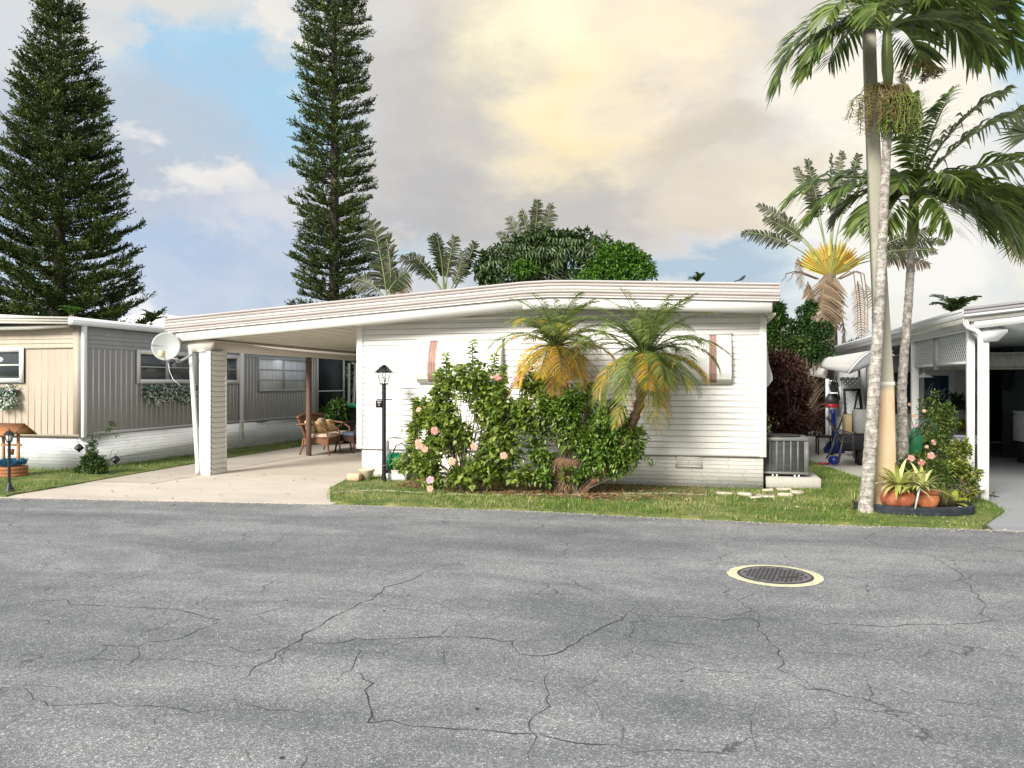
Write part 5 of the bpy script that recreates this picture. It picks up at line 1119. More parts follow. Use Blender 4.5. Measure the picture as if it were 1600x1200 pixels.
tb = MB(); c = P(1331, 690, 18.0); tb.box((c.x-.15, 17.9, .30), (c.x+.35, 18.3, .95), bev=.02); o = tb.build('storage_box', paint('tan_plastic', (.26, .20, .10), .6, .1, 3), None, origin=(c.x, 18, .02)); tag(o, 'tan storage box behind the black folding frame', 'box')
c = G(1303, 727, .03); g = MB(); g.sphere((c.x, c.y, .13), .11, 8, 0, (1, 1, .85)); o = g.build('ball', M['blue'], None, smooth='all', origin=(c.x, c.y, .03)); tag(o, 'shiny blue ball lying on the grass by the patio', 'ball')
c = G(1288, 726, .03); g = MB(); g.box((c.x-.12, c.y-.05, .035), (c.x+.10, c.y+.05, .07), bev=.02); o = g.build('toy_shovel', M['red'], None, origin=(c.x, c.y, .03)); tag(o, 'small red plastic toy on the grass left of the blue ball', 'toy')
# pendant lamp under the porch roof
c = P(1444, 588, 16.0); pl = thing('pendant_lamp', 'small white cone pendant lamp under the porch ceiling', 'lamp', c); g = MB(); g.lathe([(.02, .07), (.035, .045), (.15, -.01), (.155, -.02), (.03, .0)], 18, tuple(c)); g.build('shade', M['trim'], pl, smooth=True); g = MB(); g.tube([c+Vector((0, 0, .06)), (c.x, c.y, 2.41)], .006, 4); g.build('cord', M['trim'], pl)
# plant stand by the door
st = thing('plant_stand', 'dark metal plant stand with trailing plants beside the porch post', 'stand', (P(1502, 700, 16.5).x, 16.5, .02)); g = MB()
for z in (.72, 1.12): g.box((st.location.x-.22, 16.35, z), (st.location.x+.25, 16.65, z+.02))
for sx in (-.21, .24):
    for sy in (16.36, 16.64): g.tube([(st.location.x+sx, sy, .03), (st.location.x+sx, sy, 1.35)], .012, 5)
g.build('rack', M['black'], st)
for k, (dx, z, L, mt) in enumerate(((-.08, 1.16, .34, 'strapdk'), (.14, 1.16, .30, 'leaf_dk'), (.05, .76, .24, 'dp_olive'))):
    r = np.random.default_rng(90+k); g = MB(); c = np.array([st.location.x+dx, 16.5, z+.04]); n = 130; leaves(g, c+r.normal(0, .05, (n, 3)), rdir(r, n)+[0, 0, .5 if k < 2 else -.1], rdir(r, n), L*.55, .03, 0, .1, .6); o = g.build('plant', M[mt], st)
wd = thing('side_table', 'white wooden side table under the plant stand', 'table', (P(1512, 700, 16.0).x, 16.0, .02)); c = wd.location; g = MB(); g.box((c.x-.24, 15.85, .62), (c.x+.2, 16.2, .66)); g.box((c.x-.22, 15.87, .50), (c.x+.18, 16.18, .619)); g.build('top', M['nb_white'], wd)
for sx in (-.21, .17): g = MB(); g.box((c.x+sx-.02, 15.88, .03), (c.x+sx+.02, 15.92, .50)); g.build('leg', M['nb_white'], wd)
sb = MB(); a = P(1584, 580, 18.6); sb.prism([(a.x-.10, 2.3), (a.x+.10, 2.3), (a.x+.10, 1.65), (a.x+.03, 1.45), (a.x-.03, 1.45), (a.x-.10, 1.65)], 'y', 18.90, 18.98); o = sb.build('surfboard', M['cloth_blk'], None, origin=(a.x, 18.94, 1.4)); tag(o, 'black rounded board hanging on the back wall of the neighbour\'s carport', 'board')
a = P(1603, 690, 17.5); g = MB(); g.box((a.x-.06, 17.4, .45), (a.x+.6, 18.0, 1.0), bev=.02); fz = thing('chest_freezer', 'white chest appliance in the dark carport at the right edge', 'appliance', (a.x, 17.4, .01)); g.build('body', M['nb_white'], fz); g = MB(); g.box((a.x, 17.45, .02), (a.x+.55, 17.95, .449)); g.build('base', M['plastic_dk'], fz); g = MB(); g.box((a.x-.07, 17.39, 1.003), (a.x+.61, 18.0, 1.06), bev=.01); g.build('lid', M['nb_white'], fz)

# ---------------------------------------------------------------- concrete utility pole and the two tall palms
def pole_mat():
    m, t, b, o = new_mat('weathered_concrete'); tc = N(t, 'ShaderNodeTexCoord'); sp = N(t, 'ShaderNodeSeparateXYZ'); t.links.new(tc.outputs['Object'], sp.inputs[0])
    hz = mramp(t, sp.outputs[2], [(.0, 0.0), (1.0, 1.0)]); w = N(t, 'ShaderNodeMath', operation='MULTIPLY'); w.inputs[1].default_value = .5; t.links.new(sp.outputs[2], w.inputs[0])
    low = mramp(t, w.outputs[0], [(.0, (.46, .36, .22)), (.75, (.56, .42, .27)), (.79, (.33, .32, .25)), (.99, (.30, .29, .23))])
    orange = mmix(t, (0, 0, 0), mramp(t, w.outputs[0], [(.70, 1.0), (.78, .0)]), mramp(t, mnoise(t, 3.5, 6, .7, mscale=(1.5, 1.5, .45)), [(.48, .0), (.62, .6)])); c = mmix(t, low, (.50, .22, .08), orange); c = mmix(t, c, (.55, .50, .40), mramp(t, mnoise(t, 3.4, 6, .7, mscale=(1, 1, .7)), [(.55, .0), (.7, .5)]))
    t.links.new(c, b.inputs['Base Color']); b.inputs['Roughness'].default_value = .85; mbump(t, b, mnoise(t, 26, 5, .7), .4, .006); return m
Yp = 10.75
up = thing('utility_pole', 'square concrete utility pole, tan at the foot, between the palm trunks', 'pole', (P(1381, 780, Yp).x, Yp, 0)); g = MB()
pts = [(1382, 790, 15.5), (1381, 700, 14.8), (1380, 600, 13.5), (1376, 480, 10.5), (1368, 320, 9.4), (1360, 120, 8.6), (1357, 20, 8.4)]
kk = depth_at(1380, Yp)/FPX; cs = [P(a, b, Yp) for a, b, w in pts]; cs[0].z = 0.0; ws = [w*kk for _, _, w in pts]
R4 = []
for c, w in zip(cs, ws):
    ch_ = w*.15; R4 += [(c.x-w, c.y-w+ch_, c.z), (c.x-w+ch_, c.y-w, c.z), (c.x+w-ch_, c.y-w, c.z), (c.x+w, c.y-w+ch_, c.z), (c.x+w, c.y+w, c.z), (c.x-w, c.y+w, c.z)]
g.add(R4, [[i*6+j, i*6+(j+1) % 6, (i+1)*6+(j+1) % 6, (i+1)*6+j] for i in range(len(pts)-1) for j in range(6)]); g.NG.append(([36+k for k in range(6)], 0)); g.build('shaft', pole_mat(), up)
g = MB(); c = P(1380, 600, Yp); w = 14.2*kk; g.box((c.x-w, Yp-w, c.z-.03), (c.x+w, Yp+w, c.z+.03), bev=.01); g.build('band', paint('pale_band', (.55, .53, .46), .8, .1, 5), up)
def palm_bark():
    m, t, b, o = new_mat('palm_bark'); tc = N(t, 'ShaderNodeTexCoord'); n = mnoise(t, 14, 6, .7, mscale=(1, 1, .8)); f = mnoise(t, 38, 5, .7)
    c = mramp(t, n, [(.34, (.13, .11, .09)), (.46, (.27, .25, .22)), (.62, (.50, .48, .44))]); c = mmix(t, c, (.14, .12, .10), mramp(t, f, [(.56, .0), (.64, .8)]))
    w = N(t, 'ShaderNodeTexWave', wave_type='BANDS', bands_direction='Z'); w.inputs['Scale'].default_value = 3.6; w.inputs['Distortion'].default_value = 7; w.inputs['Detail'].default_value = 3; t.links.new(tc.outputs['Object'], w.inputs[0])
    c = mmix(t, c, (.10, .075, .055), mramp(t, w.outputs[0], [(.93, .0), (.995, .5)]))
    t.links.new(c, b.inputs['Base Color']); b.inputs['Roughness'].default_value = .9; mbump(t, b, mmix(t, n, w.outputs[0], .4), .7, .01); return m
M['pbark'] = palm_bark()
M['shaft'] = paint('crownshaft', (.20, .26, .09), .35, .2, 3, (.30, .20, .10), .3, mscale=(3, 3, .4))
M['ad'] = leafmat('palm_leaflet', [(.04, .07, .014), (.075, .12, .024), (.12, .18, .038), (.20, .26, .075)], .3, .32, spec=.5)
M['ad2'] = leafmat('young_leaflet', [(.10, .17, .035), (.16, .24, .05), (.22, .28, .07)], .4, .35)
M['fruit'] = paint('green_fruit', (.13, .21, .03), .35, .4, 30); M['fruit2'] = paint('brown_fruit_stalk', (.20, .16, .06), .7, .4, 20)
def tall_palm(label, Y, trunk, shaft, crown, fronds, seed):
    r = np.random.default_rng(seed); k = depth_at(1390, Y)/FPX; b = P(trunk[0][0], trunk[0][1], Y); root = thing('palm_tree', label, 'palm', (b.x, Y, 0), 'two slim ringed palms in the planter')
    pts = [P(a, c, Y) for a, c, w in trunk]; pts[0].z = 0; ws = [w*k*.5 for _, _, w in trunk]
    zz = [p.z for p in pts]; n = 150; zs = np.linspace(0, zz[-1], n); xs = np.interp(zs, zz, [p.x for p in pts]); wr = np.interp(zs, zz, ws); ring = 1+.035*np.sin(zs*2*math.pi/.105)+r.normal(0, .012, n)
    t = MB(); t.tube([(x, Y, z) for x, z in zip(xs, zs)], wr*ring, 16); t.build('trunk', M['pbark'], root, smooth='all')
    s = MB(); sp = [P(a, c, Y) for a, c, w in shaft]; s.tube(sp, [w*k*.5 for _, _, w in shaft], 12); s.build('crownshaft', M['shaft'], root, smooth='all')
    c = P(crown[0], crown[1], Y); g = MB()
    for az, el, L, dr, ll, mt in fronds:
        a = math.radians(az); frond(g, c+Vector((math.cos(a)*.04, math.sin(a)*.04, r.uniform(-.08, .04))), a, el, L, dr, 38, ll, .046, r, (lambda ti, rr, p=mt: (rr.random(len(ti)) < p).astype(int)), .16, .34, .62, .55, .022, 2, r.normal(0, .12), jit=.10)
    g.build('crown', [M['ad'], M['ad2'], M['shaft']], root)
    return root, c
Ya = 10.35
rootA, cA = tall_palm('front slim palm with green fruit cluster, its pale mottled trunk leaning right', Ya, [(1352, 800, 26), (1354, 780, 21), (1360, 700, 20), (1366, 600, 18), (1374, 480, 16), (1381, 320, 14), (1387, 200, 13), (1388, 130, 12)],
    [(1388, 135, 12), (1387, 110, 18), (1386, 80, 17), (1386, 40, 11), (1386, 20, 7)], (1386, 38),
    [(180, .42, 1.55, 1.9, .62, .1), (166, .7, 1.35, 1.8, .56, .1), (205, .1, 1.15, 1.3, .50, .1), (0, .5, 1.70, 1.85, .64, .1), (-15, .75, 1.45, 1.85, .6, .3), (190, .0, 1.2, 1.3, .5, .1), (-8, .1, 1.4, 1.4, .55, .1), (20, .35, 1.4, 1.5, .50, .1), (-70, .7, 1.1, 2.0, .45, .8), (-40, .55, 1.2, 1.7, .48, .6), (-110, .5, 1.0, 1.7, .45, .2), (-140, .6, 1.15, 1.7, .5, .1), (60, .6, 1.2, 1.6, .5, .1), (120, .6, 1.2, 1.5, .5, .1), (75, 1.3, .7, .6, .35, .1)], 101)
def fruit(root, top, n, spread, length, m, r, bead=.011, beads=True, name='fruit_cluster'):
    g = MB(); st_ = MB()
    for i in range(n):
        a = r.uniform(0, 6.28); R = spread*math.sqrt(r.random()); L = length*r.uniform(.7, 1.05); e = np.array([math.cos(a)*R, math.sin(a)*R*.8, 0]); tp = np.array(tuple(top))
        ts = np.linspace(0, 1, 26); path = tp+np.outer(np.minimum(1, ts*2.6)**.8, e)*1.0+np.outer(np.where(ts < .25, .10*np.sin(ts*12.5), .10*math.sin(3.1)), [0, 0, 1])-np.outer(ts**1.15, [0, 0, L]); path[:, :2] += r.normal(0, .006, (26, 2)).cumsum(0)
        st_.tube(path[::3], .005, 3, 0, cap=False)
        if beads:
            for p in path[6:]:
                s = bead*r.uniform(.7, 1.15); p = p+r.normal(0, .008, 3); V = p+np.array([[s, 0, 0], [0, s, 0], [-s, 0, 0], [0, -s, 0], [0, 0, s*1.3], [0, 0, -s*1.3]]); g.add(V, [[0, 1, 4], [1, 2, 4], [2, 3, 4], [3, 0, 4], [1, 0, 5], [2, 1, 5], [3, 2, 5], [0, 3, 5]], 0)
        else:
            for p in path[4::2]:
                for q in range(3): d = rdir(r, 1)[0]; d[2] = -abs(d[2])*.8; g.tube([p, p+d*.07], [.0035, .002], 3, 0, cap=False)
    o = (g if beads else g).build(name, m, root, smooth='all' if beads else False); st_.build('stalk', M['fruit2'], o)
r = np.random.default_rng(110)
ft = P(1390, 145, Ya-.05)
fruit(rootA, ft+Vector((.10, -.05, 0)), 130, .24, .56, M['fruit'], r); fruit(rootA, P(1372, 140, Ya-.05), 44, .32, .50, M['fruit2'], r, beads=False, name='flower_stalks')
fruit(rootA, P(1398, 100, Ya)+Vector((.3, .1, -.05)), 16, .34, .10, M['fruit2'], r, beads=False, name='flower_stalks')
Yb = 11.5
rootB, cB = tall_palm('rear slim palm, shorter, with grey ringed trunk and wide green fronds to the right', Yb, [(1412, 775, 19), (1412, 740, 17), (1411, 680, 15), (1409, 610, 14), (1413, 550, 13), (1419, 480, 12.5), (1424, 400, 12), (1425, 380, 12)],
    [(1425, 385, 13), (1426, 365, 18), (1427, 335, 17), (1428, 300, 11), (1429, 280, 7)], (1428, 296),
    [(182, .62, 1.75, 1.45, .62, .15), (170, .2, 1.1, 1.3, .45, .1), (0, .98, 2.0, 1.0, .60, .15), (10, 1.2, 1.8, .8, .55, .1), (-10, .55, 1.8, 1.1, .62, .5), (-22, .2, 1.5, 1.1, .55, .3), (8, .0, 1.3, 1.0, .5, .15), (-35, -.3, 1.1, .9, .5, .3), (-62, .4, 1.0, 1.5, .5, .3), (-110, .6, .9, 1.6, .45, .2), (-150, .0, 1.0, 1.2, .45, .1), (50, .8, 1.3, 1.2, .5, .1), (110, .9, 1.3, 1.2, .5, .1), (75, 1.4, 1.6, .3, .42, 0), (28, 1.32, 1.6, .4, .45, .1), (188, .3, 1.5, 1.35, .6, .1), (-6, .15, 1.7, 1.25, .66, .3), (-18, -.15, 1.45, 1.1, .62, .2), (-75, -.3, 1.1, .9, .55, .2), (-125, -.25, 1.1, .9, .5, .1), (-48, .1, 1.3, 1.2, .6, .4)], 102)
# fan palm reaching in from the right edge
def fan_palm():
    Y = 13.5; c = P(1640, 350, Y); root = thing('fan_palm', 'grey-green fan palm leaning in at the right edge of the frame', 'palm', (c.x, Y, 0)); g = MB(); r = np.random.default_rng(120)
    for px, py, R, tilt, mt in ((1592, 342, .62, .3, 0), (1600, 372, .50, .9, 1), (1615, 320, .60, 0, 0), (1668, 340, .6, .5, 0), (1640, 300, .55, .2, 0), (1650, 390, .5, 1, 0), (1625, 385, .45, 1.2, 1), (1610, 210, .6, .1, 0)):
        b = P(px, py, Y+r.uniform(-.2, .2)); g.tube([c, (c+b)/2+Vector((0, 0, .08)), b], [.02, .016, .012], 5, 1); n = 34; base_a = math.atan2((b-c).z, (b-c).x)
        for i in range(n):
            a = base_a + (i/(n-1)-.5)*3.9; d = Vector((math.cos(a), -.35+r.uniform(-.1, .1), math.sin(a)-.15*tilt)).normalized(); L = R*r.uniform(.85, 1.05); s_ = Vector((-math.sin(a), .25*(-1)**i, math.cos(a)))*.020
            p1 = b+d*L*.55; p2 = b+d*L+Vector((0, 0, -.08*L)); g.quad(b-s_*.2, b+s_*.2, p1+s_, p1-s_, mt); g.quad(p1-s_, p1+s_, p2+s_*.1, p2-s_*.1, mt)
    g.build('crown', [leafmat('fan_leaf', [(.04, .055, .03), (.075, .09, .05), (.12, .135, .075)], .25, .5), leafmat('fan_leaf_old', [(.15, .15, .07), (.22, .21, .11), (.11, .12, .06)], .25, .6)], root)
    t = MB(); t.tube([(c.x+.4, Y, 0), (c.x+.2, Y, 2), c], [.18, .16, .13], 12); t.build('trunk', M['pbark'], root)
fan_palm()

# ---------------------------------------------------------------- planter ring under the palms
PC = Vector((PCX, PCY, 0))
def ringpt(a, rx=.72, ry=.50): return (PC.x+rx*math.cos(a), PC.y+ry*math.sin(a)-.0)
g = MB(); n = 64
for i in range(n):
    a, b = i/n*6.2832, (i+1)/n*6.2832
    for (ra, za), (rb, zb_) in (((0, .02), (0, .125)), ((0, .125), (-.03, .135)), ((-.03, .135), (-.03, .02))):
        A_ = [ringpt(a, .70+ra, .46+ra), ringpt(b, .70+ra, .46+ra), ringpt(b, .70+rb, .46+rb), ringpt(a, .70+rb, .46+rb)]
        g.quad((*A_[0], za), (*A_[1], za), (*A_[2], zb_), (*A_[3], zb_))
    for k_, z in enumerate((.045, .085)):
        A_ = [ringpt(a, .706, .466), ringpt(b, .706, .466)]; g.quad((*A_[0], z), (*A_[1], z), (*A_[1], z+.008), (*A_[0], z+.008))
o = g.build('planter_ring', paint('blue_black_plastic', (.022, .028, .038), .45, .3, 5, (.12, .12, .12), .3), None, origin=(PC.x, PC.y, 0)); tag(o, 'low dark blue-black plastic edging ring around the palm bed', 'edging')
g = MB(); g.poly([(*ringpt(i/40*6.2832, .665, .425), .075) for i in range(40)]); o = g.build('bed_soil', paint('bed_soil', (.09, .065, .045), .95, .4, 14, bump=.8)); tag(o, kind='structure')
M['pebble'] = paint('white_pebble', (.66, .64, .58), .7, .15, 9); r = np.random.default_rng(130); g = MB()
for i in range(90):
    a = r.uniform(3.3, 6.1); q = ringpt(a, .62*r.uniform(.82, 1), .40*r.uniform(.8, 1)); s = r.uniform(.012, .034); g.sphere((q[0], q[1], .085+s*.3), s, 4, 0, (1, r.uniform(.7, 1), .65))
o = g.build('pebbles', M['pebble'], smooth='all'); tag(o, 'small white pebbles inside the edging ring', 'pebbles', kind='stuff')
M['terra'] = paint('terracotta', (.34, .09, .038), .65, .25, 5, (.60, .36, .22), .5, bump=.4); M['terra2'] = paint('pale_terracotta', (.46, .15, .06), .6, .2, 5, (.68, .42, .26), .4, bump=.3)
c = P(1403, 775, 10.45); pot = thing('terracotta_pot', 'fat round terracotta pot lying tilted with a small round hole', 'pot', (c.x, 10.45, .08)); g = MB(); g.sphere((c.x, 10.45, .20), .175, 12, 0, (1.15, .9, .78)); g.build('body', M['terra'], pot, smooth='all')
g = MB(); h = Vector((c.x+.0, 10.45-.120, .288)); f_ = Vector((-.0, -.8, .55)).normalized(); u_ = Vector((1, 0, 0)); v_ = f_.cross(u_); tor = [h+f_*.012+u_*.032*math.cos(t)+v_*.028*math.sin(t) for t in np.linspace(0, 6.28, 16)]; g.tube(tor, .011, 6, cap=False); rm = g.build('rim', M['terra'], pot, smooth='all')
g = MB(); g.poly([h+f_*.014+u_*.029*math.cos(t)+v_*.025*math.sin(t) for t in np.linspace(0, 6.1, 14)]); g.build('hole_shade_disc', M['cloth_blk'], pot)  # flat black disc on the solid body, painted for the shade inside the hole
c = P(1449, 776, 10.5); pot2 = thing('terracotta_pot', 'smaller orange terracotta pot with flared rim on the right', 'pot', (c.x, 10.5, .08)); g = MB(); g.lathe([(.06, .08), (.11, .12), (.135, .19), (.125, .24), (.105, .262), (.125, .285), (.128, .295), (.095, .295), (.09, .2)], 20, (c.x, 10.5, 0)); g.build('body', M['terra2'], pot2, smooth=True)
g = MB(); g.lathe([(.1325, .268), (.142, .285), (.142, .30), (.13, .302)], 20, (c.x, 10.5, 0)); g.build('rim', M['terra2'], pot2, smooth=True)
M['brom'] = leafmat('striped_bromeliad', [(.40, .46, .12), (.58, .58, .22), (.72, .70, .36), (.28, .36, .10)], .35, .4)
def brom(label, px, py, Y, n, L, seed, W=.05):
    c = P(px, py, Y); strap('bromeliad', label, 0, 0, n, L, W, M['brom'], seed, up=(.15, 1.35), group='pale striped bromeliads in the planter', curl=.95, loc=(c.x, Y, c.z))
brom('pale yellow-green striped bromeliad over the fat round pot', 1404, 758, 10.46, 44, .42, 131); brom('striped bromeliad between the two terracotta pots', 1440, 764, 10.40, 46, .38, 132)
g = MB(); ptube(g, [(1430, 795), (1434, 775), (1437, 762)], 10.2, .012); o = g.build('stake', M['nb_white'], None, origin=P(1430, 795, 10.2)); tag(o, 'thin white stake leaning between the two terracotta pots', 'stake')
def E2(px, py, rx, rz_, y): return EL(px, py, rx, rz_, y, rx*.006)
M['fine'] = leafmat('fine_leaf', [(.07, .13, .025), (.12, .19, .04), (.18, .26, .06), (.26, .33, .10)], .4, .4, (2.0, (.07, .12, .025), .5))
rt = bush_tree('flowering_shrub', 'airy light green shrub with pale blossoms behind the rear palm trunk', 'shrub', P(1440, 740, 12.6), [E2(1480, 660, 16, 30, 12.6), E2(1400, 620, 12, 30, 12.7), E2(1440, 640, 34, 40, 12.6), E2(1462, 620, 26, 26, 12.6), E2(1450, 680, 44, 34, 12.6), E2(1405, 660, 16, 60, 12.7), E2(1470, 700, 26, 40, 12.5), E2(1425, 720, 34, 26, 12.4)], 2500, 5, .055, .024, M['fine'], 141, 60, .06, gap=(4.2, .5), srad=.008)
for k_, (px, py) in enumerate(((1438, 690), (1448, 698), (1460, 693), (1458, 689), (1444, 642), (1428, 650), (1432, 665), (1421, 632))): flower(rt, P(px, py, 12.2), .026, 'pebble' if False else 'magenta' if k_ % 3 == 0 else 'salmon', r)
rt = bush_tree('flowering_bush', 'low green bush with pink flowers in front of the airy shrub', 'bush', P(1450, 760, 11.4), [E2(1440, 730, 30, 22, 11.4), E2(1465, 745, 26, 20, 11.3), E2(1420, 745, 20, 18, 11.3)], 1000, 6, .05, .018, M['fine'], 142, 30, .04, gap=(3.6, .4), srad=.007)
for px, py in ((1440, 723), (1455, 712), (1424, 716)): flower(rt, P(px, py, 11.05), .045, 'pink', r)
bush_tree('croton_bush', 'yellow-green leafy bush against the white porch post', 'bush', P(1508, 770, 11.3), [E2(1505, 715, 20, 24, 11.4), E2(1512, 750, 16, 26, 11.4), E2(1500, 765, 24, 14, 11.3), E2(1490, 740, 14, 18, 11.3), E2(1522, 742, 8, 10, 11.2)], 620, 6, .065, .032, leafmat('croton_leaf', [(.08, .13, .02), (.16, .22, .04), (.28, .32, .07), (.36, .36, .10)], .3, .35), 143, 26, .045, gap=(5, .55), srad=.008)
strap('agave', 'broad-leaved yellow-green agave in front of the croton bush', 1488, 775, 9, .42, .10, leafmat('broad_leaf', [(.40, .46, .06), (.58, .55, .08), (.30, .40, .08)], .35, .35), 144, up=(.2, .9), curl=.5, loc=(P(1488, 770, 10.9).x, 10.9, .10))
strap('ornamental_grass', 'spiky grassy clump right of the terracotta pots', 1478, 775, 150, .30, .008, leafmat('wiry_grass', [(.16, .17, .08), (.26, .24, .14), (.10, .13, .05)], .25, .6), 145, up=(.3, 1.5), curl=.5, loc=(P(1476, 785, 10.75).x, 10.75, .08))
strap('ornamental_grass', 'tuft of dry grass at the left foot of the front palm', 1335, 795, 110, .30, .007, M['blade_dry'], 146, up=(.4, 1.5), curl=.7, loc=(P(1334, 790, 10.6).x, 10.6, .03))
strap('ornamental_grass', 'grassy green tuft between the utility pole and the flowering bush', 1400, 765, 90, .34, .010, M['fine'], 147, up=(.5, 1.5), curl=.6, loc=(P(1462, 765, 11.0).x, 11.0, .08))
g = MB(); ptube(g, [(1414, 702), (1425, 680), (1440, 660), (1452, 654), (1460, 664), (1463, 680)], 12.0, .012, 6); o = g.build('garden_hoop', paint('green_metal', (.01, .06, .035), .4, .1, 4), None, origin=P(1414, 702, 12.0)); tag(o, 'dark green metal hoop arching among the shrubs', 'plant support')
c = P(1430, 692, 12.15); g = MB(); g.lathe([(.05, -.30), (.09, -.05), (.11, .08), (.06, .14), (.03, .22)], 10, tuple(c), rot=.3, sy=.5); o = g.build('garden_screen', paint('green_plastic', (.01, .11, .04), .4, .2, 4), None, origin=c, smooth=True); tag(o, 'bright green plastic garden ornament behind the rear palm trunk', 'ornament')
c = G(1551, 775, .02); g = MB(); r = np.random.default_rng(150); leaves(g, np.tile([c.x, c.y, .03], (7, 1)), rdir(r, 7)+[0, 0, .5], rdir(r, 7), .09, .05, 0, .2, .3); o = g.build('dead_leaf', M['dead'], None, origin=c); tag(o, 'curled brown dead leaf on the neighbour\'s drive', 'leaf')
strap('yellow_leaf', 'long yellow fallen leaf on the lawn right of the planter ring', 0, 0, 2, .45, .07, leafmat('fallen_leaf', [(.62, .58, .16), (.5, .5, .1)], .3, .5), 151, up=(.0, .15), curl=.2, loc=(G(1512, 782).x, G(1512, 782).y, .07), cat='leaf')
# ---------------------------------------------------------------- street lamp post with hanging sign
c = G(600, 752, .03); Yl = c.y
lp = thing('lamp_post', 'tall black lamp post with four-sided lantern in front of the siding', 'street lamp', (c.x, Yl, .03))
def zpx(py, px=600, Y=None): return P(px, py, Y or Yl).z
g = MB(); g.tube([(c.x, Yl, .03), (c.x, Yl, zpx(601))], .034, 14); g.tube([(c.x, Yl, .03), (c.x, Yl, .10)], .042, 14); g.build('post', M['black'], lp, smooth=True)
g = MB(); ang = [math.radians(a) for a in (35, 125, 215, 305)]; z0, z1 = zpx(600), zpx(582.5); r0_, r1_ = .058, .105
def sqp(rr, z, k): return Vector((c.x+rr*math.cos(ang[k]), Yl+rr*math.sin(ang[k]), z))
for k in range(4): g.tube([sqp(r0_, z0, k), sqp(r1_, z1, k)], .007, 4)
g.lathe([(.066, z0-.012), (.070, z0), (.060, z0+.008)], 4, (c.x, Yl, 0), rot=ang[0]); g.lathe([(.158, z1), (.156, z1+.008), (.075, z1+.085), (.06, z1+.09)], 4, (c.x, Yl, 0), rot=ang[0]); g.lathe([(.035, z1+.09), (.035, z1+.10), (.068, z1+.103), (.03, z1+.125), (.006, z1+.13), (.004, z1+.155)], 12, (c.x, Yl, 0)); ln = g.build('lantern', M['black'], lp)
m, t, b, o_ = new_mat('clear_glass'); b.inputs['Base Color'].default_value = (.9, .92, .9, 1); b.inputs['Roughness'].default_value = .08; b.inputs['Transmission Weight'].default_value = 1; b.inputs['IOR'].default_value = 1.02; M['glass'] = m
g = MB()
for k in range(4): a, b_ = k, (k+1) % 4; g.quad(sqp(r0_-.003, z0, a), sqp(r0_-.003, z0, b_), sqp(r1_-.003, z1, b_), sqp(r1_-.003, z1, a))
g.build('glass', M['glass'], ln); g = MB(); g.lathe([(.02, z0), (.03, z0+.04), (.03, z0+.09), (.01, z0+.12)], 10, (c.x, Yl, 0)); g.build('bulb', paint('frosted_bulb', (.8, .8, .76), .4, .02, 3), ln, smooth=True)
g = MB(); zb_ = zpx(624.5); g.tube([(c.x-.12, Yl, zb_), (c.x+.135, Yl, zb_)], .007, 6); g.build('crossbar', M['black'], lp)
g = MB(); cx = c.x-.10; pts = [(c.x-.02, zpx(610)), (c.x-.05, zpx(616)), (c.x-.09, zpx(620)), (c.x-.115, zpx(620)), (c.x-.12, zpx(616)), (c.x-.105, zpx(614.5))]; g.tube([(a, Yl-.01, z) for a, z in pts], .004, 5); g.build('scroll_bracket', M['grey_metal'], lp)
sg = thing('hanging_sign', 'small black sign with pale number lettering hanging from the lamp post', 'sign', (c.x-.08, Yl-.01, zb_)); g = MB(); zt_, zb2_ = zpx(625.5), zpx(637); xs0, xs1 = c.x-.125, c.x-.015
pts = [(xs0, zt_), (xs1, zt_), (xs1, zb2_), (xs0+.01, zb2_)] + [(xs0+.008-.010*(k % 2), zb2_+(zt_-zb2_)*k/8) for k in range(1, 8)]; g.prism(pts[::-1], 'y', Yl-.055, Yl-.045); g.build('plate', M['black'], sg)
def text(s_, size, loc, parent, mat, name='lettering'):
    cu = bpy.data.curves.new('t', 'FONT'); cu.body = s_; cu.size = size; cu.extrude = .0008; cu.align_x = 'CENTER'; to = bpy.data.objects.new('t', cu); C.objects.link(to); dg = bpy.context.evaluated_depsgraph_get(); me = bpy.data.meshes.new_from_object(to.evaluated_get(dg)); bpy.data.objects.remove(to)
    o = bpy.data.objects.new(name, me); me.materials.clear(); me.materials.append(mat); C.objects.link(o); o.parent = parent; off = Vector((0, 0, 0)); q = parent
    while q: off += q.location; q = q.parent
    o.location = Vector(loc)-off; o.rotation_euler = (math.pi/2, 0, 0); return o
text('MLR', .036, (c.x-.062, Yl-.057, zt_-.045), sg, M['trim']); text('15', .032, (c.x-.062, Yl-.057, zt_-.088), sg, M['trim'])
g = MB(); g.tube([(c.x+.06*math.cos(t)*.8, Yl+.05*math.sin(t), .30+.012*math.sin(t)) for t in np.linspace(0, 6.28, 14)], .005, 4); g.build('wire_loop', M['grey_metal'], lp)

# ---------------------------------------------------------------- hose reel
q = P(622, 745, 12.1); hx = q.x; hy = 12.1
hr = thing('hose_reel', 'grey hose reel cart wound with green hose behind the lamp post', 'hose reel', (hx, hy, .03)); M['rg'] = paint('reel_grey', (.33, .33, .32), .5, .1, 4)
g = MB()
for sx in (-.20, .13): g.prism([(hy-.16, .04), (hy+.16, .04), (hy+.03, .66), (hy-.03, .66)], 'x', hx+sx, hx+sx+.025)
g.build('side_frame', M['rg'], hr); g = MB(); g.tube([(hx-.19, hy-.02, .62), (hx-.17, hy-.02, .70), (hx-.05, hy-.02, .715), (hx+.10, hy-.02, .70), (hx+.14, hy-.02, .62)], .012, 6); g.build('handle', M['rg'], hr)
for sx in (-.165, .105):
    g = MB(); g.tube([(hx+sx, hy, .33), (hx+sx+.018, hy, .33)], .17, 22); g.build('reel_disc', M['rg'], hr)
g = MB(); M['hose'] = paint('green_hose', (.01, .22, .10), .35, .15, 6)
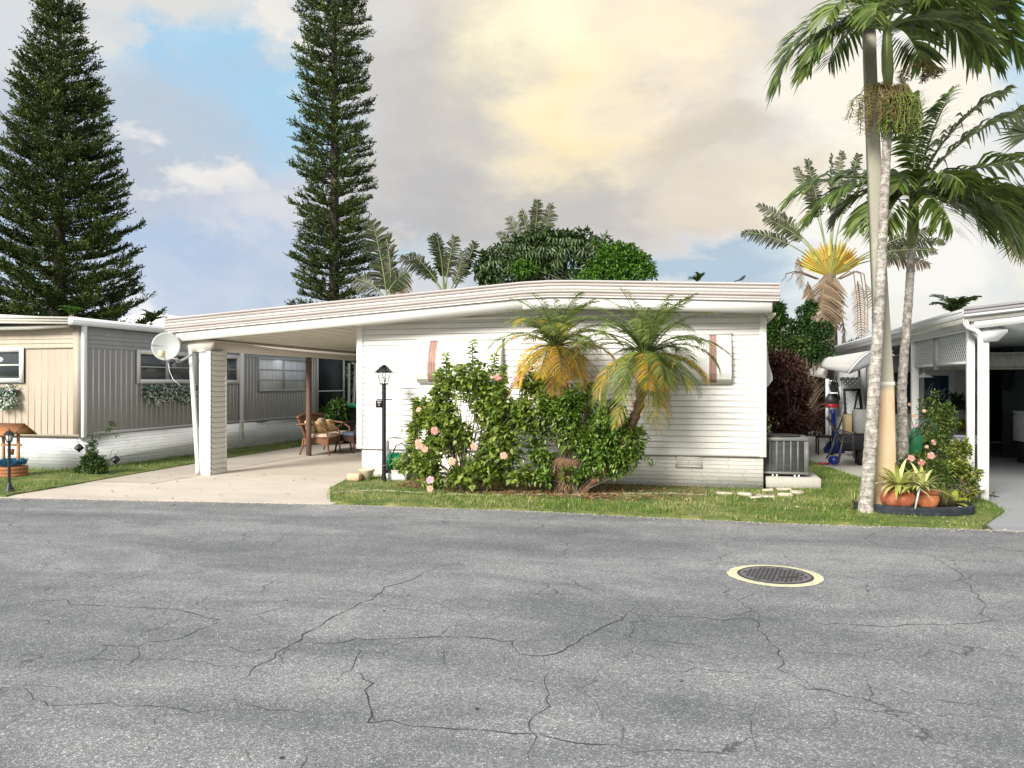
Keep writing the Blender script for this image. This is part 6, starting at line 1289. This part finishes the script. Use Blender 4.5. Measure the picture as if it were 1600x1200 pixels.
for k in range(10):
    x = hx-.135+k*.025; rr = .125+.008*((k*7) % 3); g.tube([(x, hy+rr*math.cos(t), .33+rr*math.sin(t)) for t in np.linspace(0, 6.28, 22)], .0125, 6, cap=False)
g.build('hose', M['hose'], hr, smooth='all'); g = MB(); g.tube([(hx+.0, hy-.2, .50), (hx+.05, hy-.21, .60), (hx+.14, hy-.2, .64), (hx+.23, hy-.18, .58), (hx+.28, hy-.16, .44)], .012, 6); g.build('loose_hose', M['black'], hr, smooth='all')
g = MB(); g.box((hx-.21, hy-.18, .03), (hx+.20, hy-.10, .14), bev=.012); g.build('foot_box', M['nb_white'], hr)
# tan planter blocks at the house corner
M['block'] = paint('sandstone_block', (.60, .44, .30), .9, .2, 7, (.66, .34, .20), .5, bump=.5); M['block2'] = paint('cream_planter', (.66, .56, .40), .8, .12, 5, bump=.3)
a = G(554, 751, .03); g = MB(); g.box((a.x-.11, a.y-.08, .03), (a.x+.11, a.y+.08, .15), bev=.018); o = g.build('stone_block', M['block'], None, origin=(a.x, a.y, .03)); tag(o, 'rough orange-tan stone block at the drive corner', 'block')
a = G(571, 750, .03); g = MB(); g.lathe([(.075, .03), (.115, .17), (.13, .185), (.13, .205), (.11, .205), (.095, .12)], 8, (a.x, a.y+.06, 0), rot=.39); o = g.build('cream_planter', M['block2'], None, origin=(a.x, a.y, .03)); tag(o, 'empty cream eight-sided planter beside the orange stone block', 'planter')
# ---------------------------------------------------------------- edging stones and kerb
M['stone'] = paint('edging_stone', (.50, .46, .37), .9, .22, 6, (.28, .26, .2), .5, bump=.6); M['kerb'] = paint('old_kerb', (.30, .28, .20), .95, .3, 6, (.12, .14, .05), .7, bump=.6)
def stone(px, py, w, d, h, rot, label, seed):
    r = np.random.default_rng(seed); c = G(px, py, .03); g = MB(); g.box((-w/2, -d/2, 0), (w/2, d/2, h), bev=min(h*.4, .02)); V = g.V[0]; V += r.normal(0, .006, V.shape); ca, sa = math.cos(rot), math.sin(rot); x, y = V[:, 0].copy(), V[:, 1].copy(); V[:, 0] = c.x+x*ca-y*sa; V[:, 1] = c.y+x*sa+y*ca; V[:, 2] += .025
    o = g.build('edging_stone', M['stone'], None, origin=(c.x, c.y, .03)); tag(o, label, 'stone', 'flat edging stones by the right corner of the white house')
for i, (px, py, w, d, h, ro, lab) in enumerate(((1132, 773, .24, .10, .045, .0, 'leftmost flat pale edging stone on the lawn'), (1164, 775, .20, .12, .055, -.2, 'second flat edging stone from the left'), (1196, 777, .26, .13, .04, -.05, 'low long edging stone left of the corner group'),
        (1226, 776, .20, .14, .06, .1, 'thick edging stone in the corner group nearest the road'), (1246, 772, .18, .13, .05, .7, 'rightmost edging stone, turned at an angle'), (1226, 766, .22, .10, .035, -.15, 'thin back edging stone nearest the cooling unit'), (1200, 768, .18, .08, .04, .1, 'small back edging stone close to the house skirt'), (1180, 779, .16, .08, .04, .3, 'small broken edging stone nearest the road'))): stone(px, py, w, d, h, ro, lab, 160+i)
g = MB(); pts = [G(a, b, .03) for a, b in ((520, 771), (545, 768), (590, 766), (640, 769), (690, 772), (760, 774), (830, 773), (900, 773), (980, 771), (1050, 771), (1105, 774))]
dense = [Vector(np.array([np.interp(s, range(len(pts)), [p[i] for p in pts]) for i in range(3)])) for s in np.linspace(0, len(pts)-1, 80)]
g.tube([p+Vector((0, 0, -.006+.008*math.sin(i*1.7))) for i, p in enumerate(dense)], [.016+.006*((i*7) % 4)/3 for i in range(80)], 6); o = g.build('garden_kerb', M['kerb'], None, origin=(-2, 10.6, .03)); tag(o, 'thin half-buried stone kerb curving round the mulch bed', 'kerb')
# ---------------------------------------------------------------- air conditioner on its slab
a = P(1262, 745, 12.62); YA = 12.62; x1 = P(1264, 700, YA).x; x0 = x1-.82; ztop = P(1264, 684, YA).z; zbot = P(1264, 742, YA).z
g = MB(); g.box((XR+.02, YA-.12, .02), (P(1283, 750, YA-.1).x, YA+1.0, zbot-.04), bev=.01); o = g.build('equipment_slab', M['slab'], None, origin=(x1, YA, 0)); tag(o, 'pale concrete slab under the air conditioner', 'slab')
ac = thing('air_conditioner', 'grey louvred air conditioner unit beside the right corner of the white house', 'air conditioner', (x1-.4, YA+.4, zbot-.04)); M['acg'] = paint('unit_grey', (.15, .158, .15), .45, .08, 3, (.2, .19, .16), .2); M['acd'] = paint('unit_coil', (.035, .038, .034), .6, .25, 4)
g = MB(); g.box((x0+.03, YA+.03, zbot), (x1-.03, YA+.79, ztop-.05)); g.build('coil', M['acd'], ac)
g = MB()
for i in range(8): x = x0+.055+i*(x1-x0-.11)/7; g.box((x-.012, YA+.008, zbot+.03), (x+.012, YA+.03, ztop-.06))
for i in range(8): y = YA+.055+i*.098; g.box((x1-.03, y-.012, zbot+.03), (x1-.008, y+.012, ztop-.06))
for i in range(26): z = zbot+.04+i*(ztop-zbot-.12)/25; g.box((x0+.03, YA+.016, z), (x1-.03, YA+.03, z+.006)); g.box((x1-.03, YA+.03, z), (x1-.016, YA+.79, z+.006))
g.build('louvre_grille', M['acg'], ac); g = MB(); g.box((x0, YA, ztop-.06), (x1, YA+.82, ztop-.005), bev=.01); g.box((x0, YA, zbot), (x1, YA+.82, zbot+.035), bev=.006); g.box((x1-.05, YA+.001, zbot+.035), (x1-.002, YA+.04, ztop-.06)); g.box((x0+.002, YA+.001, zbot+.035), (x0+.05, YA+.04, ztop-.06)); g.build('case', M['acg'], ac)
g = MB(); g.lathe([(.33, ztop-.004), (.34, ztop+.012), (.30, ztop+.02)], 28, (x1-.41, YA+.41, 0)); 
for k in range(6): rr = .05+k*.045; g.tube([(x1-.41+rr*math.cos(t), YA+.41+rr*math.sin(t), ztop+.018) for t in np.linspace(0, 6.28, 24)], .003, 3, cap=False)
g.build('fan_guard', M['black'], ac)
for xx in (x0+.30, x0+.36, x0+.62, x0+.68): g = MB(); g.box((xx-.012, YA+.02, zbot-.04), (xx+.012, YA+.07, zbot)); g.build('foot', M['trim'], ac)
# ---------------------------------------------------------------- manhole
c = G(1211, 899.5); mh = thing('manhole', 'round iron manhole cover with pale yellow painted ring', 'manhole cover', (c.x, c.y, 0)); R0, R1 = .380, .306
g = MB(); n = 60; r = np.random.default_rng(170)
ro = [R0*(1+r.normal(0, .008)+(.03 if abs(i-31) < 3 else 0)) for i in range(n)]
for i in range(n):
    a, b = i/n*6.2832, (i+1)/n*6.2832; j = (i+1) % n; g.quad((c.x+R1*math.cos(a), c.y+R1*math.sin(a), .006), (c.x+ro[i]*math.cos(a), c.y+ro[i]*math.sin(a), .004), (c.x+ro[j]*math.cos(b), c.y+ro[j]*math.sin(b), .004), (c.x+R1*math.cos(b), c.y+R1*math.sin(b), .006))
g.build('painted_ring', paint('yellow_paint', (.64, .61, .40), .85, .14, 9, (.34, .33, .30), .9), mh)
M['iron'] = paint('cast_iron', (.16, .15, .155), .7, .2, 12, bump=.3); g = MB(); g.lathe([(.300, .004), (.296, .012), (.284, .012), (.281, .004)], 60, (c.x, c.y, 0), cap=False); g.build('iron_rim', M['crack'], mh)
g = MB(); g.poly([(c.x+.283*math.cos(i/48*6.2832), c.y+.283*math.sin(i/48*6.2832), .009) for i in range(48)]); pl_ = g.build('cover', M['iron'], mh)
g = MB(); a0 = .35
for i in range(-8, 9):
    for j in range(-8, 9):
        u, v = i*.040+(.02 if j % 2 else 0), j*.034
        if math.hypot(u, v) < .245 and not (abs(v+.10) < .03 and abs(u-.07) < .11):
            x = c.x+u*math.cos(a0)-v*math.sin(a0); y = c.y+u*math.sin(a0)+v*math.cos(a0); ux, uy = math.cos(a0)*.014, math.sin(a0)*.014; vx, vy = -math.sin(a0)*.011, math.cos(a0)*.011
            g.quad((x-ux-vx, y-uy-vy, .0115), (x+ux-vx, y+uy-vy, .0115), (x+ux+vx, y+uy+vy, .0115), (x-ux+vx, y-uy+vy, .0115))
u, v = .07, -.10; x = c.x+u*math.cos(a0)-v*math.sin(a0); y = c.y+u*math.sin(a0)+v*math.cos(a0); g.quad(*[(x+math.cos(a0)*p*.09-math.sin(a0)*q_*.018, y+math.sin(a0)*p*.09+math.cos(a0)*q_*.018, .0115) for p, q_ in ((-1, -1), (1, -1), (1, 1), (-1, 1))])
g.build('tread_pattern', M['crack'], pl_)
# ---------------------------------------------------------------- wicker seats, bin and plants under the carport
M['wicker'] = paint('wicker', (.22, .105, .055), .6, .25, 30, bump=.8, mscale=(1, 1, 3)); M['wick_dk'] = paint('dark_wicker', (.09, .045, .03), .6, .25, 30, bump=.8)
M['cush'] = paint('tan_cushion', (.66, .52, .40), .9, .1, 6, bump=.2); M['pil_a'] = paint('floral_pillow', (.66, .55, .40), .9, .35, 22); M['pil_b'] = paint('gold_pillow', (.70, .50, .24), .85, .1, 8); M['bluecush'] = paint('blue_cushion', (.16, .20, .28), .9, .1, 8)
def pillow(c, w, h, t_, rotz, tilt, mat, parent, name='pillow'):
    n = 9; A = []; B = []
    for i in range(n):
        ra, rb = [], []
        for j in range(n):
            u, v = i/(n-1)*2-1, j/(n-1)*2-1; th = t_*.5*max(0, (1-u**4)*(1-v**4))**.45; pin = 1-.09*(u*u*v*v)+.0; x, z = u*w/2*(1-.06*(1-v*v)*-1)*pin, v*h/2*pin
            for s_, L_ in ((1, ra), (-1, rb)):
                p = Vector((x, s_*th, z)); p = Vector((p.x, p.y*math.cos(tilt)-p.z*math.sin(tilt), p.y*math.sin(tilt)+p.z*math.cos(tilt))); p = Vector((p.x*math.cos(rotz)-p.y*math.sin(rotz), p.x*math.sin(rotz)+p.y*math.cos(rotz), p.z)); L_.append(tuple(Vector(c)+p))
        A.append(ra); B.append(rb[::1])
    g = MB(); g.grid(np.array(A)); g.grid(np.array(B)[:, ::-1]); return g.build(name, mat, parent, smooth='all')
def seat(name, label, cat, loc, rot, width, dark=False):
    """curved wicker seat facing local -Y; built about its own centre then turned"""
    t = thing(name, label, cat, (0, 0, 0)); W = width; mt = M['wick_dk'] if dark else M['wicker']
    g = MB()
    for s_ in (-1, 1): pass
    A = []                                                    # skirt below the seat
    path = [(-W/2, .30), (-W/2, -.28), (W/2, -.28), (W/2, .30)]
    for k in range(3):
        a, b = path[k], path[k+1]
        for i in range(8):
            u0, u1 = i/8, (i+1)/8; p0 = (a[0]+(b[0]-a[0])*u0, a[1]+(b[1]-a[1])*u0); p1 = (a[0]+(b[0]-a[0])*u1, a[1]+(b[1]-a[1])*u1)
            z0a = .20+.07*math.sin(math.pi*u0); z0b = .20+.07*math.sin(math.pi*u1); g.quad((*p0, z0a), (*p1, z0b), (*p1, .36), (*p0, .36))
    g.box((-W/2+.004, -.276, .35), (W/2-.004, .30, .375)); g.build('seat_base', mt, t, solid=0)
    g = MB(); n = 12; rows = []                               # flared woven back
    for i in range(n+1):
        u = i/n*2-1; row = []
        for j in range(6):
            v = j/5; row.append((u*W/2*(1+.10*v), .27+.16*v-.05*u*u, .36+(.48+.05*(1-u*u))*v))
        rows.append(row)
    g.grid(np.array(rows)); g.tube([r_[-1] for r_ in rows], .022, 6); g.build('backrest', mt, t, solid=.025)
    for s_ in (-1, 1):
        g = MB(); x = s_*W/2; g.tube([(x*1.08, .42, .68), (x*1.06, .20, .70), (x*1.05, -.12, .66), (x*1.04, -.28, .55), (x*1.01, -.30, .38), (x, -.30, .2), (x*1.03, -.34, .0)], .021, 7); g.build('arm', mt, t, smooth='all')
        g = MB(); g.tube([(x, .28, .36), (x, .30, .18), (x*1.02, .36, .0)], .022, 7); g.build('leg', mt, t, smooth='all')
    if W > 1: 
        g = MB(); g.tube([(0, .20, .68), (0, -.12, .65), (0, -.29, .54), (0, -.30, .38), (0, -.30, .2), (0, -.33, .0)], .018, 6); g.build('arm', mt, t, smooth='all')
        for s_ in (-1, 1): g = MB(); g.box((s_*W/4-W/4+.02, -.30, .378), (s_*W/4+W/4-.02, .24, .47), bev=.035); g.build('seat_cushion', M['cush'], t, smooth=True)
        pillow((-W/4-.16, .20, .62), .40, .38, .14, .1, -.25, M['pil_a'], t); pillow((-W/4+.14, .08, .60), .34, .30, .13, -.2, -.35, M['pil_b'], t); pillow((W/4-.14, .20, .62), .40, .36, .14, .05, -.25, M['pil_a'], t); pillow((W/4+.14, .12, .60), .38, .32, .14, -.1, -.35, M['pil_b'], t)
    else:
        g = MB(); g.box((-W/2+.03, -.28, .378), (W/2-.03, .24, .46), bev=.03); g.build('seat_cushion', M['bluecush'] if dark else M['cush'], t, smooth=True)
        pillow((0, .22, .62), .44, .44, .13, 0, -.25, M['bluecush'] if dark else M['pil_a'], t)
    t.location = loc; t.rotation_euler = (0, 0, rot); return t
fa, fb = G(515, 712, .01), G(548, 703, .01); fm = (fa+fb)/2
seat('wicker_loveseat', 'brown wicker loveseat with tan cushions and gold pillows under the carport', 'loveseat', (fm.x-.33, fm.y-.03, .01), math.radians(96), 1.42)
c2 = P(552, 690, 17.0); seat('wicker_chair', 'dark wicker chair with blue cushion against the house wall', 'chair', (c2.x+.05, 17.0, .01), math.radians(-25), .62, True)
M['bin_g'] = paint('bin_green', (.01, .16, .07), .4, .1, 3); M['bin_b'] = paint('bin_grey', (.045, .055, .07), .5, .1, 3)
c = P(548, 690, 19.6); bn = thing('wheelie_bin', 'wheeled bin with bright green lid behind the dark wicker chair', 'bin', (c.x, 19.6, .01)); g = MB(); g.prism([(c.x-.30, .05), (c.x+.30, .05), (c.x+.36, .95), (c.x-.36, .95)], 'y', 19.3, 19.9); g.build('body', M['bin_b'], bn)
g = MB(); g.prism([(c.x-.39, .96), (c.x+.39, .96), (c.x+.35, 1.04), (c.x-.2, 1.08), (c.x-.36, 1.04)], 'y', 19.24, 19.94); g.build('lid', M['bin_g'], bn)
for s_ in (-.28, .28): g = MB(); g.tube([(c.x+s_-.03, 19.85, .10), (c.x+s_+.03, 19.85, .10)], .10, 14); g.build('wheel', M['black'], bn)
c = P(522, 668, 18.9); pp_ = thing('potted_plant', 'bushy dark potted plant between the loveseat and the green bin', 'plant', (c.x, 18.9, .01)); g = MB(); g.lathe([(.12, .01), (.17, .28), (.185, .30), (.18, .33), (.15, .33)], 14, (c.x, 18.9, 0)); g.build('pot', M['plastic_dk'], pp_, smooth=True)
g = MB(); r = np.random.default_rng(180); cc, dd = cloud(r, [((c.x, 18.9, .72), (.36, .3, .34)), ((c.x+.1, 18.9, .98), (.22, .2, .18))], 260, .4); clumps(g, r, cc, dd, 6, .05, .12, .05, 0, .2); g.build('foliage', M['leaf_mid'], pp_)
g = MB(); 
for px, dx in ((545, 0), (550.5, .12)):
    a = P(px, 690, 24.6); g.tube([(a.x, 24.6, .01), (a.x+dx, 24.6, 2.3)], .045, 4, rot=.78)
o = g.build('post_pair', M['trim'], None, origin=(P(547, 600, 24.6).x, 24.6, 0)); tag(o, 'pair of thin white posts at the far end of the carport', 'post')
# ---------------------------------------------------------------- satellite dish
Yd = 11.75; c = P(259, 541, Yd); sd = thing('satellite_dish', 'grey satellite dish on an arm below the carport roof corner', 'satellite dish', P(300, 553, Yd+.3)); g = MB(); kk = depth_at(259, Yd)/FPX; f_ = unit(np.array([.42, -.9, .16])); u_ = unit(np.cross(f_, [0, 0, 1.0])); v_ = np.cross(u_, f_); rows = []
for i in range(9):
    rr = i/8; rows.append([tuple(np.array(tuple(c)) + (u_*math.cos(t)*21.5 + v_*math.sin(t)*22.5)*kk*rr - f_*.055*(1-rr*rr)) for t in np.linspace(0, 6.2832, 33)])
g.grid(np.array(rows)); g.build('reflector', paint('dish_grey', (.36, .385, .385), .5, .06, 3, (.6, .55, .4), .2), sd, smooth='all', solid=.008)
g = MB(); ptube(g, [(302, 552), (290, 560), (278, 566)], Yd+.12, .022, 8); g.build('mast', M['grey_metal'], sd, smooth=True); g = MB(); ptube(g, [(282, 563), (270, 560), (255, 562)], Yd+.02, .012, 6); ptube(g, [(278, 566), (274, 558)], Yd+.08, .03, 6); g.build('mount', M['grey_metal'], sd)
g = MB(); ptube(g, [(258, 562), (256, 554), (252, 548)], Yd-.25, .011, 6); c3 = P(254, 552, Yd-.27); g.box((c3.x-.055, Yd-.34, c3.z-.07), (c3.x+.045, Yd-.24, c3.z+.05), bev=.02); g.build('receiver', M['block2'], sd); g = MB(); ptube(g, [(262, 563), (265, 580), (270, 592), (280, 601)], Yd+.05, .006, 4); g.build('cable', M['trim'], sd)
# ---------------------------------------------------------------- left yard things
M['wood'] = paint('cedar', (.36, .15, .06), .7, .25, 6, mscale=(1, 1, 5), bump=.3); M['wood_lt'] = paint('light_cedar', (.46, .24, .12), .7, .2, 6, bump=.3)
ww = thing('wishing_well', 'wooden wishing-well planter with shingled roof at the left edge', 'planter', (G(5, 745, .03).x, G(5, 745, .03).y+.15, .03)); wx, wy = ww.location.x, ww.location.y
Yw = wy; k = depth_at(10, Yw)/FPX
g = MB(); zt_ = P(10, 728, Yw).z; ang8 = [i/8*6.2832+.39 for i in range(8)]
for q in range(3):
    z0 = .03+q*(zt_-.03)/3; g.lathe([(.27, z0), (.275, z0+.01), (.275, z0+(zt_-.03)/3-.008), (.265, z0+(zt_-.03)/3-.002)], 8, (wx, wy, 0), rot=.39, cap=(q == 2))
g.build('tub', M['wood'], ww)
for s_ in (-1, 1): g = MB(); g.box((wx+s_*.155-.022, wy-.02, zt_-.05), (wx+s_*.155+.022, wy+.02, P(10, 672, Yw).z), bev=.004); g.build('post', M['wood_lt'], ww)
zr_ = P(10, 661, Yw).z; ze = P(10, 678, Yw).z
for s_ in (-1, 1):
    g = MB(); g.prism([(wy, zr_), (wy+s_*.25, ze), (wy+s_*.25, ze-.02), (wy, zr_-.02)], 'x', wx-.29, wx+.29); g.build('roof_panel', M['wood'], ww)
for s_ in (-1, 1): g = MB(); g.prism([(wy, zr_-.022), (wy+.20, ze+.015), (wy-.20, ze+.015)], 'x', wx+s_*.25-.01, wx+s_*.25+.01); g.build('gable', M['wood_lt'], ww)
g = MB(); g.tube([(wx-.20, wy, P(10, 695, Yw).z), (wx+.22, wy, P(10, 695, Yw).z)], .018, 8); g.build('crank', M['wood_lt'], ww); g = MB(); zb_ = P(10, 705, Yw).z; g.lathe([(.045, zb_-.06), (.055, zb_+.04)], 10, (wx, wy-.0, 0)); g.build('bucket', M['wood'], ww)
ww.rotation_euler = (0, 0, 0)
M['bluef'] = leafmat('blue_flower', [(.02, .16, .38), (.03, .22, .48), (.02, .25, .35), (.05, .10, .06)], .3, .6); g = MB(); r = np.random.default_rng(190); n = 900; a = r.uniform(0, 6.28, n); rr = .24*np.sqrt(r.random(n)); pb = np.stack([wx+rr*np.cos(a), wy+rr*np.sin(a), zt_+r.uniform(0, .06, n)], 1); leaves(g, pb, rdir(r, n)*.7+[0, 0, 1.3], rdir(r, n), .09, .012, 0); g.build('flowers', M['bluef'], ww)
c = G(14.5, 768, .03); yl = c.y; l2 = thing('garden_lamp', 'short black garden lamp with white-glazed lantern before the wishing well', 'garden lamp', (c.x, yl, .03)); g = MB(); g.tube([(c.x, yl, .03), (c.x, yl, P(14.5, 690, yl).z)], .020, 10); g.lathe([(.075, .03), (.07, .05), (.045, .09), (.03, .13), (.02, .16)], 12, (c.x, yl, 0)); g.build('post', M['black'], l2, smooth=True)
z0, z1 = P(14.5, 690, yl).z, P(14.5, 679, yl).z; g = MB()
for k_ in range(6): a = k_/6*6.2832; g.tube([(c.x+.035*math.cos(a), yl+.035*math.sin(a), z0), (c.x+.06*math.cos(a), yl+.06*math.sin(a), z1)], .006, 4)
g.lathe([(.078, z1), (.072, z1+.012), (.035, z1+.05), (.008, z1+.06), (.006, z1+.09)], 6, (c.x, yl, 0)); g.lathe([(.02, z0-.02), (.042, z0), (.038, z0+.006)], 6, (c.x, yl, 0)); ln2 = g.build('lantern', M['black'], l2); g = MB(); g.lathe([(.030, z0+.006), (.053, z1)], 6, (c.x, yl, 0)); g.build('glass', paint('milk_glass', (.72, .70, .66), .2, .05, 3), ln2)
def hook(label, pts, lan, Y):
    c = P(pts[0][0], pts[0][1], Y); t = thing('hook_lantern', label, 'garden light', (c.x, Y, .03), 'small black lanterns on curled hooks'); g = MB(); P_ = [P(a, b, Y) for a, b in pts]; P_[0].z = .03; g.tube(P_, .007, 6); g.build('hook', M['grey_metal'], t, smooth='all')
    l = P(lan[0], lan[1], Y-.01); g = MB(); g.lathe([(.01, .075), (.03, .06), (.075, .015), (.078, -.005), (.045, -.035), (.02, -.055), (.012, -.075)], 12, tuple(l)); g.tube([l+Vector((0, 0, .07)), l+Vector((0, 0, .12))], .003, 3); g.build('lantern', M['black'], t, smooth=True)
hook('black lantern on a curled hook left of the corner downspout', [(136, 732), (134, 700), (128, 688), (122, 683), (120, 688), (122.5, 692)], (123.5, 700), 11.55); hook('black lantern on a curled hook right of the corner shrub', [(168, 730), (172, 712), (175, 703), (181, 701), (184, 706), (181, 710), (178, 707)], (180.5, 718.5), 11.75)
r_ = bush_tree('corner_shrub', 'straggly green shrub reaching right from the tan home\'s corner', 'shrub', (P(145, 738, 11.6).x, 11.6, .03), [E2(146, 722, 20, 14, 11.6), E2(143, 705, 8, 16, 11.6), E2(148, 690, 7, 12, 11.6), E2(157, 680, 9, 6, 11.6), E2(168, 672, 8, 5, 11.6), E2(176, 664, 5, 4, 11.6), E2(178, 680, 5, 3, 11.6), E2(163, 716, 10, 7, 11.6), E2(126, 733, 10, 4, 11.6), E2(150, 733, 20, 6, 11.6)], 620, 6, .045, .030, M['leaf_mid'], 192, 24, .035, gap=(3, .3), srad=.009)
def flower_box(label, x0, x1, y0, y1, plane, seed):
    r = np.random.default_rng(seed); g = MB(); n = 900
    if plane == 'x':
        Y0_, Y1_ = PX(x0, 600, LX+.06).y, PX(x1, 600, LX+.06).y; yy_ = r.uniform(Y0_, Y1_, n); zt_ = 1.56; X_ = LX+.06+r.random(n)*.16; x_ = X_; y_ = yy_; u = (yy_-Y0_)/(Y1_-Y0_); cen = ((Y0_+Y1_)/2); lo = (LX+.02, Y0_, zt_-.10); hi = (LX+.16, Y1_, zt_-.02); org = (LX+.1, cen, zt_)
    else:
        X0_, X1_ = P(x0, 600, LY-.05).x, P(x1, 600, LY-.05).x; x_ = r.uniform(X0_, X1_, n); y_ = LY-.05-r.random(n)*.16; u = (x_-X0_)/(X1_-X0_); zt_ = P(10, 605, LY).z; lo = (X0_, LY-.16, zt_-.10); hi = (X1_, LY-.03, zt_-.02); org = ((X0_+X1_)/2, LY-.1, zt_)
    t = thing('flower_box', label, 'flower box', org, 'window boxes of trailing white flowers'); b = MB(); b.box(lo, (hi[0], hi[1], hi[2]-.03), bev=.01); b.build('box', M['bin_b'], t)
    dep = .42*(.55+.45*np.abs(np.sin(u*5+.6)))*(1-.25*(u < .06)); z_ = zt_+.03-dep*r.random(n)**.8; pos = np.stack([x_, y_, z_], 1); g.n = 0
    leaves(g, pos, rdir(r, n)+[0.3 if plane == 'x' else 0, -.3, -.3], rdir(r, n), .06, .035, 0, .1, .3); g.build('foliage', M['fbl'], t)
    g = MB(); k_ = r.random(n) < (.35+.8*(zt_-z_)/.4); p2 = pos[k_]+np.array([.02 if plane == 'x' else 0, -.02, 0]); m_ = len(p2)
    for q in range(2): leaves(g, p2+r.normal(0, .012, (m_, 3)), rdir(r, m_), rdir(r, m_), .042, .036, 0, .1, .1)
    g.build('flowers', M['fbw'], t)
M['fbl'] = leafmat('box_leaf', [(.015, .09, .05), (.03, .14, .08), (.06, .22, .14)], .25, .4); M['fbw'] = leafmat('white_blossom', [(.72, .75, .66), (.82, .82, .76), (.62, .70, .60)], .3, .6)
flower_box('trailing white flower box under the tan home\'s side window', 224, 303, 600, 646, 'x', 195); flower_box('trailing white flower box at the left edge under the tan front window', -60, 30, 605, 648, 'y', 196)
# distant white roof and bird
a = P(215, 500, 45); g = MB(); x0, x1, xm = P(168, 500, 45).x, P(262, 500, 45).x, P(225, 500, 45).x; bd = thing('neighbour_house', 'plain white gabled roof far behind the tan home', 'house', (xm, 46, 0)); g.prism([(x0-2, 3.9), (x0, P(200, 503, 45).z), (xm, P(225, 487, 45).z), (x1+1, P(225, 505, 45).z-.3), (x1+1, P(225, 505, 45).z-.6), (x0-2, 3.6)], 'y', 45, 52); g.build('roof', M['trim'], bd)
g = MB(); g.box((x0-1.5, 45.5, 0), (x1, 51.5, 4.6)); g.build('wall', M['nb_wall'], bd)
b = P(1159, 438, 11.96); bd = thing('bird', 'small dark grey bird perched on the white roof edge near the right end', 'bird', (b.x, 11.96, rz(b.x))); z = rz(b.x); g = MB()
g.tube([(b.x-.065, 11.96, z+.032), (b.x-.03, 11.96, z+.042), (b.x, 11.96, z+.058), (b.x+.022, 11.96, z+.078), (b.x+.034, 11.96, z+.094), (b.x+.046, 11.96, z+.097), (b.x+.060, 11.96, z+.094)], [.003, .014, .023, .021, .014, .012, .001], 9); g.tube([(b.x-.04, 11.96, z+.040), (b.x-.105, 11.96, z+.022)], [.010, .008], 5); g.build('body', paint('bird_grey', (.03, .034, .045), .6, .2, 30), bd, smooth='all')
for s_ in (-.006, .006): g = MB(); g.tube([(b.x+.002, 11.96+s_, z+.045), (b.x+.004, 11.96+s_, z+.001)], .0015, 4); g.build('leg', M['black'], bd)
